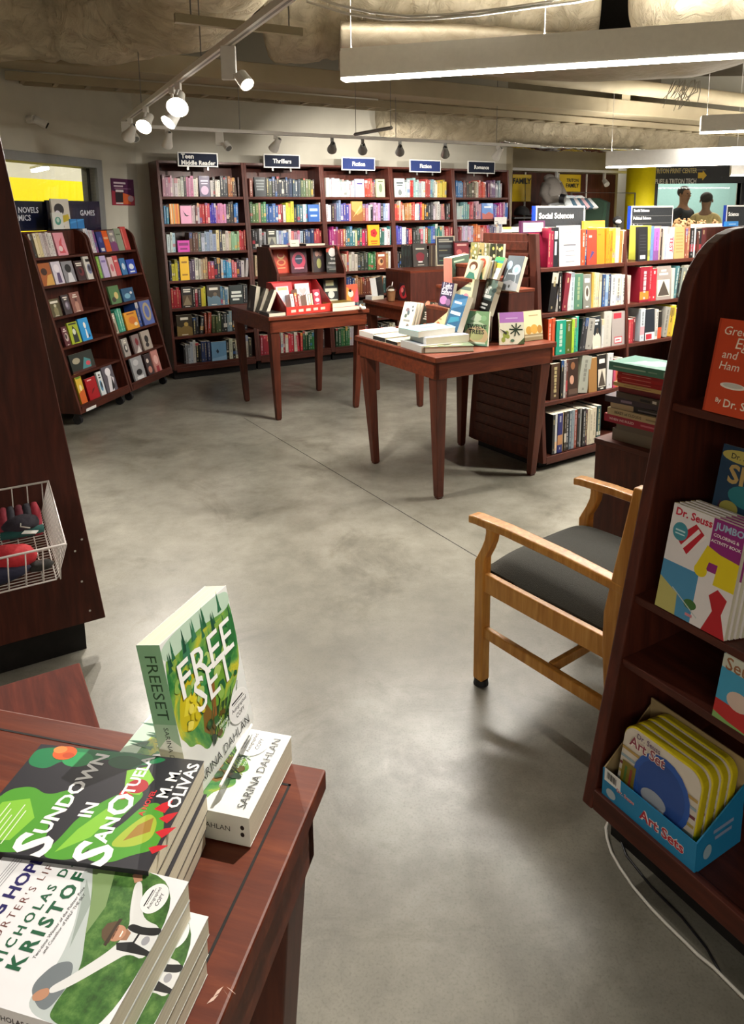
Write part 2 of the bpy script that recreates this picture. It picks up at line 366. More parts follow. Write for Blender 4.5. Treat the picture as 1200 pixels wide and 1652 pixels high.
# room beyond the window
mb = MB('yellow_paint'); mb.box((-6.5, -3.2, 0), (5.2, -3.1, 1.975), M=LW); struct('wall_yellow', mb, 'bright yellow wall of the room beyond the window')
mb = MB('wall_paint'); mb.box((-6.5, -3.2, 1.975), (5.2, -3.1, 2.9), M=LW); mb.box((-6.5, -3.2, 2.9), (5.2, -.14, 3.0), M=LW); mb.box((5.2, -3.2, 0), (5.3, -.5, 2.9), M=LW); mb.box((.2, -.16, 0), (5.2, -.14, 2.9), M=LW)
struct('wall_beyond', mb, 'white upper wall and ceiling of the room beyond the window')
t = thing('ceiling_light', 'glowing tube light in the yellow room behind the window', 'light', M4(LW @ V((1.2, -2.0, 1.98)), 1.31+.9))
MB('metal_white').box((-.3, -.04, .03), (.3, .04, .06)).build('housing', t); MB('strip_glow').box((-.29, -.03, 0), (.29, .03, .03)).build('diffuser', t)
# rest of the shop shell (right and behind the camera)
struct('wall_behind', MB('wall_paint').box((-6, -4.2, 0), (9, -4.1, CEIL)), 'pale wall behind the near tables')
struct('wall_right', MB('wall_paint').box((8.6, -4.1, 0), (8.7, 5.6, CEIL)), 'pale wall on the far side past the colouring book rack')
# return wall and slatwall of the clothing corner
struct('wall_return', MB('wall_beige').box((5.95, WB, 0), (6.05, 7.6, CEIL), M=FM), 'short return wall beside the last bookcase')
FE = 7.4
mb = MB('wall_beige'); mb.box((6.05, FE+.02, 1.98), (8.5, FE+.2, CEIL), M=FM); struct('wall_soffit', mb, 'beige bulkhead above the clothing display')
mb = MB('wall_beige'); mb.box((6.05, FE+.02, 0), (8.5, FE+.2, 1.98), M=FM); struct('wall_clothing', mb, 'wall behind the clothing display panels')
mb = MB('metal_white'); mb.box((6.05, FE-.16, 1.985), (8.5, FE-.13, 2.02), M=FM); struct('trim_2', mb, 'white rail running along the top of the clothing display', 'rail')
# print centre front
PY = 10.6
mb = MB('wall_paint'); mb.box((2.6, 13.2, 0), (7, 13.32, CEIL)); struct('wall_end', mb, 'white end wall with the blue notice board beside the yellow column')
mb = MB('wall_paint'); mb.box((3.95, PY, 0), (4.12, PY+.12, 3.3)); mb.box((4.12, PY, 0), (8.5, PY+.12, 1.0)); mb.box((4.12, PY, 1.85), (8.5, PY+.12, 3.3)); mb.box((5.32, PY, 1.0), (8.5, PY+.12, 1.85))
struct('wall_far', mb, 'pale wall with the print center window at the far end')
mb = MB('black_plastic')
for a, b in (((4.08, PY-.03, .98), (4.12, PY+.1, 1.86)), ((5.32, PY-.03, .98), (5.37, PY+.1, 1.86)), ((4.08, PY-.03, 1.84), (5.37, PY+.1, 1.87)), ((4.08, PY-.03, .96), (5.37, PY+.1, 1.0))): mb.box(a, b)
win = struct('window_2', mb, 'dark framed window of the print center with two people behind it', 'window')
MB('glass').poly([(4.12, PY+.05, 1.0), (5.32, PY+.05, 1.0), (5.32, PY+.05, 1.85), (4.12, PY+.05, 1.85)]).build('pane', win)
plain('teal_wall', '#8fb3b0', .8, nz=.03)
mb = MB('teal_wall'); mb.box((5.0, PY+2.3, 0), (8.4, PY+2.4, 2.6)); mb.use('wall_paint'); mb.box((4.0, PY+2.3, 0), (5.0, PY+2.4, 2.6)); mb.box((4.0, PY+.12, 2.6), (8.4, PY+2.4, 2.7)); mb.box((3.95, PY+.12, 0), (4.0, PY+2.4, 2.6))
struct('wall_office', mb, 'pale teal wall of the room behind the print center window')
MBc = MB('yellow_paint'); MBc.cyl((3.73, 10.2, 0), (3.73, 10.2, 2.3), .19, n=32); MBc.use('wall_beige').cyl((3.73, 10.2, 2.3), (3.73, 10.2, 3.3), .19, n=32)
tag(MBc.build('column_1', smooth=True), 'round bright yellow column beside the print center sign', 'column', kind='structure')
# ------------------------------------------------------------------ ceiling services
def wall_e1(e2): return (cn.dot(WN) - e2*E2.dot(WN))/E1.dot(WN) + .03

def lump(amp, sc, seam=0, seamamp=0):
    def f(p, t, k):
        n = noise.noise(p*sc)*amp + noise.noise(p*sc*2.7+V((3, 1, 7)))*amp*.45
        c = abs(noise.noise(p*sc*1.3+V((9, 4, 2)))); n -= max(0, .12-c)*amp*2.2
        if seam: s_ = abs(((t/seam) % 1)-.5)*2; n -= max(0, s_-.86)*seamamp*7
        return n
    return f
def duct(name, label, path, r, rz=None, mat='insulation', n=56, step=.03, amp=.03, sc=3.2, seam=.55, seamamp=.03, capround=False, cat='duct'):
    P = [V(p) for p in path]; pts = []
    for i in range(len(P)-1):
        p0, p1, p2, p3 = P[max(i-1, 0)], P[i], P[i+1], P[min(i+2, len(P)-1)]; k = max(2, int((p2-p1).length/step))
        for j in range(k):
            t = j/k; pts.append(.5*((2*p1)+(p2-p0)*t+(2*p0-5*p1+4*p2-p3)*t*t+(3*p1-p0-3*p2+p3)*t**3))
    pts.append(P[-1]); fn = lump(amp, sc, seam, seamamp); vs, fs = [], []; L = 0; up = V((0, 0, 1)); m = len(pts)
    for i, p in enumerate(pts):
        t = (pts[min(i+1, m-1)]-pts[max(i-1, 0)]).normalized(); a = t.cross(up).normalized(); b = a.cross(t)
        if i: L += (p-pts[i-1]).length
        k = 1
        if capround and L < .22: k = sqrt(max(.02, 1-(1-L/.22)**2))
        for j in range(n):
            th = 2*pi*j/n; q = a*cos(th)*r*k + b*sin(th)*(rz or r)*k; d = q.normalized(); vs.append(p+q+d*fn(p+q, L, th))
    for i in range(m-1): fs += [(i*n+j, i*n+(j+1) % n, (i+1)*n+(j+1) % n, (i+1)*n+j) for j in range(n)]
    fs += [tuple(range(n))[::-1], tuple(range((m-1)*n, m*n))]
    return tag(MB(mat).add(vs, fs).build(name, smooth=True), label, cat)
duct('duct', 'huge crumpled cream wrapped duct crossing above the track light with the four lit heads', [(-2.52, 4.75, 2.82), (-2.2, 4.85, 2.83), (-1.85, 4.95, 2.84), (-1.4, 4.9, 2.85), (-1.02, 4.45, 2.85), (-.82, 3.8, 2.86), (-.72, 3.0, 2.86), (-.7, 1.6, 2.86)], .42, .40, n=72, amp=.045, sc=2.2)
duct('duct', 'quilted cream duct with upright seams behind the near pendant lamp', [(-.75, 5.75, 2.96), (.2, 5.7, 2.95), (1.1, 5.55, 2.95), (1.6, 5.47, 2.97)], .38, .36, amp=.03, sc=3, seam=.42, seamamp=.04)
duct('duct', 'fat cream duct end with a rounded edge above the near pendant lamp', [(1.62, 4.75, 2.82), (2.3, 4.7, 2.82), (3.4, 4.6, 2.82), (4.6, 4.5, 2.82)], .42, .40, amp=.035, sc=3, seam=.5, capround=True)
duct('duct', 'flat sagging grey wrapped duct just under the near pendant lamp', [(-.2, 5.25, 2.58), (.6, 5.3, 2.56), (1.5, 5.5, 2.52), (2.15, 5.75, 2.55), (2.6, 6.1, 2.62)], .55, .10, 'insulation_sheet', amp=.02, sc=2.2, seam=0)
duct('duct', 'long dull wrapped duct above the romance bookcase running away to the far end', [G(3.95, 6.42, 2.42), G(5, 6.42, 2.42), G(6.5, 6.42, 2.42), G(7.8, 6.42, 2.42), G(9.0, 6.42, 2.42)], .23, .24, amp=.02, sc=3.5, seam=.7, seamamp=.02, n=40)
duct('plastic_sheeting', 'crumpled shiny plastic wrap hanging along the underside of the far duct', [G(5.3, 6.36, 2.21), G(5.9, 6.36, 2.18), G(6.6, 6.36, 2.185), G(7.6, 6.36, 2.2)], .15, .025, 'acrylic', amp=.02, sc=9, seam=0, n=28, cat='wrap')
mb = MB('beam_paint'); mb.box((wall_e1(5.45), 5.45, 2.455), (9.5, 5.74, 2.6), M=FM); struct('beam_1', mb, 'long cream ceiling beam above the cable tray', 'beam', bevel=.006)
mb = MB('beam_paint'); mb.tube([G(3.6, 5.3, 2.7), G(5, 5.32, 2.7), G(9.5, 5.34, 2.7)], .075, 20); tag(mb.build('pipe', smooth=True), 'thick cream pipe running beside the ceiling beam', 'pipe')
mb = MB('beam_paint'); mb.tube([G(wall_e1(6.7), 6.7, 2.72), G(5.9, 6.7, 2.72)], .025, 12); tag(mb.build('pipe', smooth=True), 'thin cream pipe close to the back wall above the shelves', 'pipe')
t = thing('cable_tray', 'ladder cable tray hung along the cream ceiling beam', 'cable tray', Matrix.Translation((0, 0, 0)))
mb = MB('beam_paint'); a_ = wall_e1(5.78); mb.box((a_, 5.75, 2.385), (9.5, 5.765, 2.445), M=FM); mb.box((a_, 5.93, 2.385), (9.5, 5.945, 2.445), M=FM); mb.build('side_rail', t)
mb = MB('beam_paint')
for i in range(40): x = a_+.1+i*.22; mb.box((x, 5.765, 2.39), (x+.03, 5.93, 2.41), M=FM)
r_ = mb.build('rung', t); r_['kind'] = 'stuff'
mb = MB('metal_grey')
for k in range(7):
    pts = [G(a_+.2+i*.36, 5.785+k*.02+R.uniform(-.012, .012), 2.425+R.uniform(-.004, .012)) for i in range(24)]; mb.use('black_plastic' if k % 2 else 'cable_white'); mb.tube(pts, .0075, 6)
tag(mb.build('cables', smooth=True), 'bundle of cables lying in the ceiling cable tray', 'cables', kind='stuff')
mb = MB('cable_white')
for pts in (((505, -6), (545, 8), (600, 20), (660, 26), (730, 23), (800, 15), (880, 4), (930, -8)), ((495, 2), (560, 22), (620, 31), (690, 31), (770, 24), (850, 13), (930, 3), (985, -8))):
    mb.tube([aty(u, v, 4.0) for u, v in pts], .0075, 8)
tag(mb.build('conduit', smooth=True), 'pair of white cables swagged between the ceiling ducts', 'cable')
mb = MB('dark_void'); mb.box((1.3, 5.9, 2.75), (2.1, 6.2, 3.28)); tag(mb.build('ceiling_box', bevel=.01), 'black box recess between the two cream ducts', 'box')  # solid black block stands in for the shade between the ducts
# frayed insulation edge
mb = MB('cable_white')
for i in range(16):
    p = aty(1085+R.uniform(0, 45), 128+R.uniform(0, 6), 6.0); mb.tube([p, p+V((R.uniform(-.06, .02), 0, -.08)), p+V((R.uniform(-.12, .03), 0, -R.uniform(.12, .24)))], [.006, .004, .002], 5)
tag(mb.build('insulation_strands', smooth=True), 'torn fluffy white insulation strands hanging from the flat duct end', 'insulation', kind='stuff')
# hanger wires of ducts
# ------------------------------------------------------------------ pendants
PD = V((cos(-.258), sin(-.258), 0))
def pendant(label, p, L, hgt=.155, wid=.085, cables=(.06,)):
    yaw = atan2(PD.y, PD.x); t = thing('pendant_light', label, 'light', M4(p, yaw), 'white linear pendant lamps')
    h = MB('metal_white'); h.box((0, -wid/2, .012), (L, wid/2, hgt)); h.box((-.004, -wid/2, 0), (0, wid/2, hgt)); h.box((0, -wid/2, hgt-.001), (L, -wid/2+.004, hgt+.014)); h.box((0, wid/2-.004, hgt-.001), (L, wid/2, hgt+.014)); h.box((0, -wid/2, hgt-.001), (.004, wid/2, hgt+.014)); hp = h.build('housing', t)
    d = MB('strip_glow'); d.box((.003, -wid/2-.0008, 0), (L-.003, wid/2+.0008, .0125)); d.build('diffuser', hp)
    d = MB('strip_glow'); d.box((.05, -wid/2+.012, hgt), (L-.05, wid/2-.012, hgt+.003)); d.build('top_diffuser', hp)
    for c in cables:
        w = MB('metal_white'); w.cyl((c, 0, hgt), (c, 0, CEIL-p.z), .0022, n=6); w.cyl((c, 0, hgt), (c, 0, hgt+.03), .008, .004, 10); w.build('cable', t)
    return t
def area(name, p, sx, sy, energy, yaw=0, col=(1, .95, .87), rot=None):
    l = bpy.data.lights.new(name, 'AREA'); l.shape = 'RECTANGLE'; l.size = sx*S; l.size_y = sy*S; l.energy = energy*S*S; l.color = col
    o = bpy.data.objects.new(name, l); COL.objects.link(o); o.location = V(p)*S; o.rotation_euler = rot or (0, 0, yaw); return o
PYAW = atan2(PD.y, PD.x)
PZ = 2.2
pl = []
pl.append((V((-.148, 4.35, PZ)), 3.4, 'near white linear pendant lamp hanging above the round edged duct', (.05, 1.12, 3.2)))
pl.append((V((3.27, 7.4, PZ)), 3.4, 'short looking white pendant lamp at the far side above the social science shelves', (.05, 3.2)))
pl.append((aty(977, 271, 7.75), 4.2, 'long white pendant lamp in front of the yellow column', (.05, 2.5, 4.8)))
pl.append((aty(1178, 284, 8.7), 3.0, 'farthest small pendant lamp beside the print center sign', (.05, 3.0)))
PEND_E = 120
for p, L, lb, cb in pl:
    pendant(lb, p, L, cables=cb); a = p + PD*(L/2); k_ = 1 if p.y < 6 else .5; area('pendant_lamp', (a.x, a.y, p.z-.004), L, .08, PEND_E*L/3.4*k_, PYAW); area('pendant_uplamp', (a.x, a.y, p.z+.160), L-.1, .05, PEND_E*L/3.4*(.5 if p.y < 6 else .2), rot=(pi, 0, PYAW))

for s_, e_ in ((-1.2, 14), (1.4, 30), (3.4, 34)): q = LW @ V((s_, -1.7, 2.85)); area('yellow_room_lamp', (q.x, q.y, q.z), 1.0, .3, e_)
area('office_lamp', (5.4, PY+1.2, 2.58), 1.6, .6, 45); area('end_wall_lamp', (4.2, 12.2, 2.9), 1.2, .6, 60)
# ------------------------------------------------------------------ track lights
TZ = 2.13
def track(label, a, b, hang=()):
    t = thing('track_rail', label, 'track light rail', Matrix.Translation(a)); d = V(b)-V(a); u = d.normalized(); n = V((u.y, -u.x, 0))
    mb = MB('metal_white'); q = lambda s, x, z: u*s + n*x + V((0, 0, z))
    L = d.length; vs = []
    for s_ in (0, L): vs += [q(s_, -.018, -.012), q(s_, .018, -.012), q(s_, .018, .014), q(s_, -.018, .014)]
    mb.add(vs, [(0, 1, 2, 3)[::-1], (4, 5, 6, 7), (0, 1, 5, 4), (1, 2, 6, 5), (2, 3, 7, 6), (3, 0, 4, 7)]); mb.build('rail', t)
    mb = MB('metal_grey'); mb.add([q(.02, -.006, -.0125), q(.02, .006, -.0125), q(L-.02, .006, -.0125), q(L-.02, -.006, -.0125)], [(0, 1, 2, 3)]); mb.build('slot', t)
    for s_ in hang: w = MB('metal_grey'); w.cyl(q(s_, 0, .014), q(s_, 0, CEIL-TZ), .003, n=6); w.build('hanger', t)
    return u
def head(label, p, aim, lit=True, energy=60, drop=.045, r=.05, off=None, blend=.6, size=70, dark=False):
    """bell shaped spotlight head: bracket, bell, lamp face"""
    t = thing('track_spotlight', label, 'spotlight', Matrix.Translation(p), 'track spotlights'); body = 'metal_white' if not dark else 'metal_grey'
    d = (V(aim)-V(p)).normalized(); c = V((0, 0, -drop-.06)); side = d.cross(Z).normalized()
    mb = MB(body); mb.box((-.014, -.02, -.045), (.014, .02, -.012)); mb.tube([(0, 0, -.04), side*.012+V((0, 0, -drop-.02)), c-d*.035], .009, 8); mb.build('bracket', t, smooth=False)
    mb = MB(body); ax = [c-d*.075, c-d*.07, c-d*.03, c+d*.005, c+d*.045, c+d*.05]; mb.tube(ax, [.012, .022, .026, .034, r, r], 20, caps=False)
    mb.tube([c+d*.05, c+d*.02, c+d*.019], [r-.003, .03, .002], 20, caps=False); bl_ = mb.build('bell', t, smooth=True)
    e = MB('lamp_glow' if lit else 'metal_grey'); e.tube([c+d*.0455, c+d*.0475], [r-.004, r-.004], 20); e.build('lamp', bl_)
    if lit and energy:
        l = bpy.data.lights.new('spot', 'SPOT'); l.energy = energy*S*S; l.spot_size = math.radians(size); l.spot_blend = blend; l.shadow_soft_size = .008; l.color = (1, .93, .84)
        o = bpy.data.objects.new('track_lamp', l); COL.objects.link(o); o.location = (V(p)+c+d*.056)*S; o.rotation_euler = d.to_track_quat('-Z', 'Y').to_euler()
    return t
def can(label, p, lit=False, h=.12, r=.02, energy=0, aim=None):
    """flat slab driver with a small swivel lamp"""
    t = thing('track_spotlight', label, 'spotlight', Matrix.Translation(p), 'track spotlights')
    mb = MB('metal_white'); mb.box((-.03, -.014, -h-.012), (.03, .014, -.012)); mb.build('driver_box', t, bevel=.003)
    q = V((.05, -.02, -h+.0)); mb = MB('metal_white'); mb.cyl(q+V((-.03, 0, 0)), q, .01, n=10); mb.cyl(q, q+V((.03, -.03, -.04)), .028, .03, 16); cn_ = mb.build('lamp_can', t, smooth=False)
    mb = MB('lamp_glow' if lit else 'metal_grey'); a = q+V((.03, -.03, -.04)); dd = V((.03, -.03, -.04)).normalized(); mb.cyl(a, a+dd*.002, .024, n=16); mb.build('lamp', cn_)
    return t
T1A = V((-1.766, 5.411, TZ)); T1B = T1A + (V((-.02, 2.02, TZ))-T1A)*1.35; u1 = track('white track rail running from the wall corner overhead towards the viewer', T1A, T1B, (.7, 2.2)) 
def t1(s): return T1A + u1*s
bar = thing('cross_bar', 'beige square bar crossing above the near track rail', 'bar', Matrix.Translation((-.72, 2.872, 2.16)))
MB('beam_paint').xy([(0, 0), (.455, .24), (.445, .262), (-.01, .022)], 0, .032).build('bar', bar)
a = aty(572, 217, 6.15); b = aty(632, 206, 5.75); t = thing('cross_bar', 'short dark bar crossing above the thin track rail near the fiction sign', 'bar', Matrix.Translation(a)); m = MB('metal_grey'); m.tube([(0, 0, 0), tuple(b-a)], .014, 4); m.build('bar', t); m = MB('metal_grey'); m.cyl((.01, 0, 0), (.01, 0, CEIL-a.z), .0025, n=6); q = b-a; m.cyl((q.x-.01, q.y, q.z), (q.x-.01, q.y, CEIL-a.z), .0025, n=6); m.build('hanger', t)
w = MB('metal_grey'); w.cyl((.05, .04, .03), (.05, .04, 1.1), .003, n=6); w.cyl((.4, .23, .03), (.4, .23, 1.1), .003, n=6); w.build('hanger', bar)
T2A, T2B = G(1.2, 5.6, TZ-.03), G(5.25, 5.6, TZ-.03)
TZ2 = TZ-.03
u2 = track('thin track rail running along in front of the tall bookcases', T2A, T2B, (.9, 2.35, 3.5))
def t2(e): return G(e, 5.6, TZ2)
# ------------------------------------------------------------------ the tall back bookcases
K = .1027
def yf(z): return K*(z-.09)
BX0, BW, BD, BH = 1.672, .802, .28, 1.935
SH = [.135, .39, .64, .885, 1.135, 1.385, 1.625]
BNAMES = ['teen middle reader', 'thrillers', 'fiction', 'second fiction', 'romance']
BLAB = ['tall dark wood bookcase under the teen middle reader sign', 'tall dark wood bookcase under the thrillers sign', 'tall dark wood bookcase under the deep blue lit fiction sign', 'tall dark wood bookcase under the washed out pale blue sign', 'tall dark wood bookcase under the romance sign']
def bookcase(i):
    t = thing('bookcase', BLAB[i], 'bookcase', FM4(BX0+i*BW, 6.355), 'tall bookcases along the back wall')
    prof = [(0, .09), (BD, .09), (yf(BH)+BD, BH), (yf(BH), BH)]
    for x in (0, BW-.025): m = MB('case_wood'); m.yz(prof, x+.0005, x+.0245); m.build('side_panel', t, bevel=.002)
    m = MB('case_wood'); m.yz([(yf(.09)+BD-.015, .09), (BD, .09), (yf(BH)+BD, BH), (yf(BH)+BD-.015, BH)], .025, BW-.025); m.build('back_panel', t)
    for z in SH: m = MB('shelf_wood_h'); m.box((.025, yf(z)+.004, z-.024), (BW-.025, yf(z)+BD-.016, z)); m.build('shelf', t, bevel=.002)
    m = MB('case_wood'); m.box((.025, yf(BH)+.004, BH-.02), (BW-.025, yf(BH)+BD-.016, BH)); m.build('top_panel', t)
    m = MB('shelf_wood_h'); m.box((.025, .002, .07), (BW-.025, .02, .112)); m.build('bottom_rail', t, bevel=.002)
    m = MB('kick_black'); m.box((.01, .05, 0), (BW-.01, .24, .089)); m.build('kick_plate', t)
    return t
def FM4(a, b, z=0, yaw=TH): return M4(G(a, b, z), yaw)
for i in range(5): bookcase(i)
SIGN = '#101a30'
def casesign(i, lines, cx, w, zc, h, label):
    t = thing('shelf_sign', label, 'sign', FM4(cx, 6.53, zc), 'category signs above the bookcases')
    m = MB('metal_white'); m.box((-w/2, 0, 0), (w/2, .012, h)); m.build('frame', t)
    m = MB('matte'); m.box((-w/2+.01, -.002, .01), (w/2-.01, 0, h-.01), SIGN if i not in (2, 3) else '#1d2f66'); fp = m.build('face', t)  # two fiction faces bluer: spotlight glare on navy put into the colour
    m = MB('matte', '#f2f2ee'); k = len(lines)
    for j, s_ in enumerate(lines):
        hh = .042; y = h/2 + (k/2-.5-j)*.055
        if k > 1: m.text(s_, (-w/2+.03, -.0026, y), (1, 0, 0), (0, 0, 1), h=hh*(.95 if j else 1), anchor='l', bold=.03)
        else: m.text(s_, (0, -.0026, y), (1, 0, 0), (0, 0, 1), h=hh, bold=.03)
    m.build('lettering', fp)
    m = MB('metal_grey'); m.box((-w/4-.008, .012, -.03), (-w/4+.008, .016, h*.6)); m.box((w/4-.008, .012, -.03), (w/4+.008, .016, h*.6)); m.build('bracket', t)
def signpos(u0, u1, v0, v1):
    a = atp(u0, v0, E2*6.53, E2); b = atp(u1, v1, E2*6.53, E2); c = atp((u0+u1)/2, v1, E2*6.53, E2); d = atp((u0+u1)/2, v0, E2*6.53, E2)
    return (g3(a).x+g3(b).x)/2, g3(b).x-g3(a).x, c.z, d.z-c.z
for i, (px, ln, lb) in enumerate([((286, 352, 246, 269), ['Teen', 'Middle Reader'], 'dark navy sign reading teen middle reader above the first tall bookcase'), ((425, 484, 249, 271), ['Thrillers'], 'dark navy sign reading thrillers above the second tall bookcase'), ((551, 605, 254, 275), ['Fiction'], 'brightly lit blue sign reading fiction above the third tall bookcase'), ((661, 711, 258, 278), ['Fiction'], 'washed out pale blue sign between the fiction and romance signs'), ((755, 798, 260, 280), ['Romance'], 'dark sign reading romance above the last tall bookcase')]):
    casesign(i, ln, *signpos(*px), lb)
# spotlights
head('dim bell spotlight nearest the wall end of the near track rail', t1(.42), G(1.5, 6.2, 1.2), True, 0, size=90) if False else None
can('flat white driver box with small lamp at the wall end of near rail', t1(.06), h=.1)
head('white bell spotlight turned down, second from the wall end of the near track rail', t1(.24), (-2.4, 5.9, 1.4), False)
head('glowing bell spotlight at the middle of the near track rail', t1(.83), (-1.75, 3.0, .75), True, 85, size=85)
head('large glowing bell spotlight nearest the viewer on the near rail', t1(1.72), (-.95, 1.75, .35), True, 85, r=.056, size=85)
head('small glowing bell spotlight tucked behind the largest one', t1(1.58), (-1.9, 3.0, .9), True, 50, r=.043, drop=.10, size=85)
head('bell spotlight beyond the top of the view, turned down to the near table', t1(4.62), (-.24, .50, .76), True, 60, size=70)
can('tall flat driver box with two lit spots near the beige cross bar', t1(2.62), True, h=.13)
q = t1(2.62) + V((.06, -.05, -.2)); l = bpy.data.lights.new('spot', 'SPOT'); l.energy = 70*S*S; l.spot_size = math.radians(75); l.spot_blend = .5; l.shadow_soft_size = .012; l.color = (1, .93, .84); o = bpy.data.objects.new('track_lamp', l); COL.objects.link(o); o.location = q*S; o.rotation_euler = (V((.75, 4.0, .2))-q).to_track_quat('-Z', 'Y').to_euler()
for e, lb, lit, aim, en in [(1.53, 'dim white bell spotlight above the teen middle reader sign', False, None, 0), (1.93, 'small flat driver box just past the teen middle reader sign', None, None, 0), (2.4, 'brilliant lit spotlight above the thrillers sign', True, G(2.3, 6.45, 1.5), 20), (2.915, 'dark bell spotlight just before the fiction sign', True, G(3.3, 6.5, 1.78), 27), (3.211, 'small dark round spotlight above the fiction sign', True, G(3.7, 6.5, 1.78), 27), (3.593, 'dark bell spotlight between the blue signs', True, G(4.15, 6.5, 1.75), 25), (4.09, 'dark bell spotlight past the pale blue sign', True, G(4.75, 6.5, 1.5), 20), (4.72, 'faint white round spotlight above the romance sign', False, None, 0)]:
    if lit is None: can(lb, t2(e), h=.1)
    else: head(lb, t2(e), aim or G(e, 6.4, 1.3), lit, en, drop=.03, r=.042, size=95, dark='dark' in lb)
# ------------------------------------------------------------------ A-frame display racks
def aframe(label, M, wd, zt, D, lean, z0, shelves, th=.022, casters=True, rr=.12, wm='shelf_wood', seedname='display_rack', group=None, backs=True, kick=None, leftback=0):
    t = thing(seedname, label, 'display rack', M, group); f = lambda z: lean*(z-z0); yt = f(zt)
    prof = [(0, z0), (D, z0), (D, zt)]; c0 = V((f(zt-rr)+rr, zt-rr)); 
    for k in range(9): a = pi/2 + k*pi/2/8; prof.append((c0.x+rr*cos(a), c0.y+rr*sin(a)))
    zz = zt-rr; prof = [p for p in prof if True]; prof.append((f(zz-.02), zz-.02))
    for x in (0, wd-th): m = MB(wm); m.yz(prof, x, x+th); m.build('side_panel', t, bevel=.004)
    if backs: m = MB(wm); m.box((th, D-.02, z0), (wd-th, D-.005, zt-.01)); m.build('back_panel', t)
    for z, lip in shelves:
        m = MB('shelf_wood_h'); m.box((th, f(z)+.006, z-.018), (wd-th, D-.02, z))
        if lip: m.box((th, f(z)+.003, z-.018), (wd-th, f(z)+.014, z+lip))
        m.build('shelf', t, bevel=.002)
    m = MB('shelf_wood_h'); m.box((th, .004, z0-.0), (wd-th, .022, z0+.05)); m.build('bottom_rail', t, bevel=.002)
    if casters:
        for x in (.06, wd-.06):
            for y in (.07, D-.07):
                m = MB('black_plastic'); m.cyl((x-.012, y, .033), (x+.012, y, .033), .033, n=18); m.box((x-.016, y-.02, .045), (x+.016, y+.02, .09)); m.build('caster', t)
    if kick: m = MB('kick_black'); m.box((.03, .07, 0), (wd-.03, D-.03, z0)); m.build('kick_plate', t)
    return t
RD = V((.2057, .9786, 0)); RA = atan2(RD.y, RD.x); RN = V((RD.y, -RD.x, 0)); RQ = V((-2.042, 4.896, 0)); RL = .24
def rackM(s): return M4(RQ + RD*s, RA)        # local x along the wall, local -y faces the shop
RSH = [.13, .355, .555, .765, .983, 1.178]
RSHb = [.13, .347, .54, .765, .977, 1.175]
aframe('dark wood slanted display rack of graphic novels nearest the big basket panel', rackM(0), .675, 1.365, .40, RL, .09, [(z, .02 if i == 0 else 0) for i, z in enumerate(RSH)], group='slanted racks along the window wall')
aframe('dark wood slanted display rack beside the tall bookcases', rackM(.69), .685, 1.36, .40, RL, .09, [(z, .02 if i == 0 else 0) for i, z in enumerate(RSHb)], group='slanted racks along the window wall')
# colouring book rack (near, shelves towards the camera's left)
RF0 = G(1.145, 1.018); RFM = M4(RF0, TH-pi/2)   # local x along -E2, local y along +E1
aframe('dark wood children\'s book rack with rounded top beside the oak chair', RFM, .70, 1.405, .52, .2, .1, [(.145, 0), (.455, 0), (.60, 0), (1.03, 0)], th=.03, casters=False, rr=.19, kick=True)
# big end panel with the wire basket
t = thing('gondola_shelving', 'large dark wood gondola end panel with a white wire basket on it', 'shelving', FM4(.35, 2.416, 0))
m = MB('shelf_wood'); m.xz([(0, .10), (-.19, 1.80), (-.92, 1.80), (-1.15, .10)], 0, .03); m.build('end_panel', t, bevel=.003)
m = MB('kick_black'); m.box((-1.08, .012, 0), (-.067, 1.7, .10)); m.build('kick_plate', t)
m = MB('shelf_wood'); m.box((-.57, .03, .1), (-.53, 1.72, 1.78)); m.build('spine_panel', t)
for z, wv in ((.1, .5), (.5, .42), (.9, .36), (1.3, .3)): m = MB('shelf_wood_h'); m.box((-.55-wv, .03, z), (-.55+wv, 1.72, z+.022)); m.build('shelf', t)
for (u, v) in ((132, 870), (121, 889), (132, 938), (145, 985)):
    p = atp(u, v, E2*2.416, E2); q = g3(p); m = MB('metal_white'); m.cyl((q.x-.35, -.0015, q.z), (q.x-.35, .001, q.z), .0035, n=10); m.build('screw', t)
# low bench end
t = thing('low_bench', 'low reddish wooden bench end between the basket panel and the near table', 'bench', FM4(.18, 1.704, 0))
m = MB('bench_wood'); m.box((-.8, -.42, .37), (0, 0, .40)); m.build('top', t, bevel=.003)
for x in (-.78, -.08):
    for y in (-.40, -.08): m = MB('leg_wood'); m.box((x, y, 0), (x+.06, y+.06, .37)); m.build('leg', t)
m = MB('leg_wood'); m.box((-.77, -.05, .29), (-.03, -.03, .37)); m.box((-.77, -.39, .29), (-.03, -.37, .37)); m.build('apron', t)
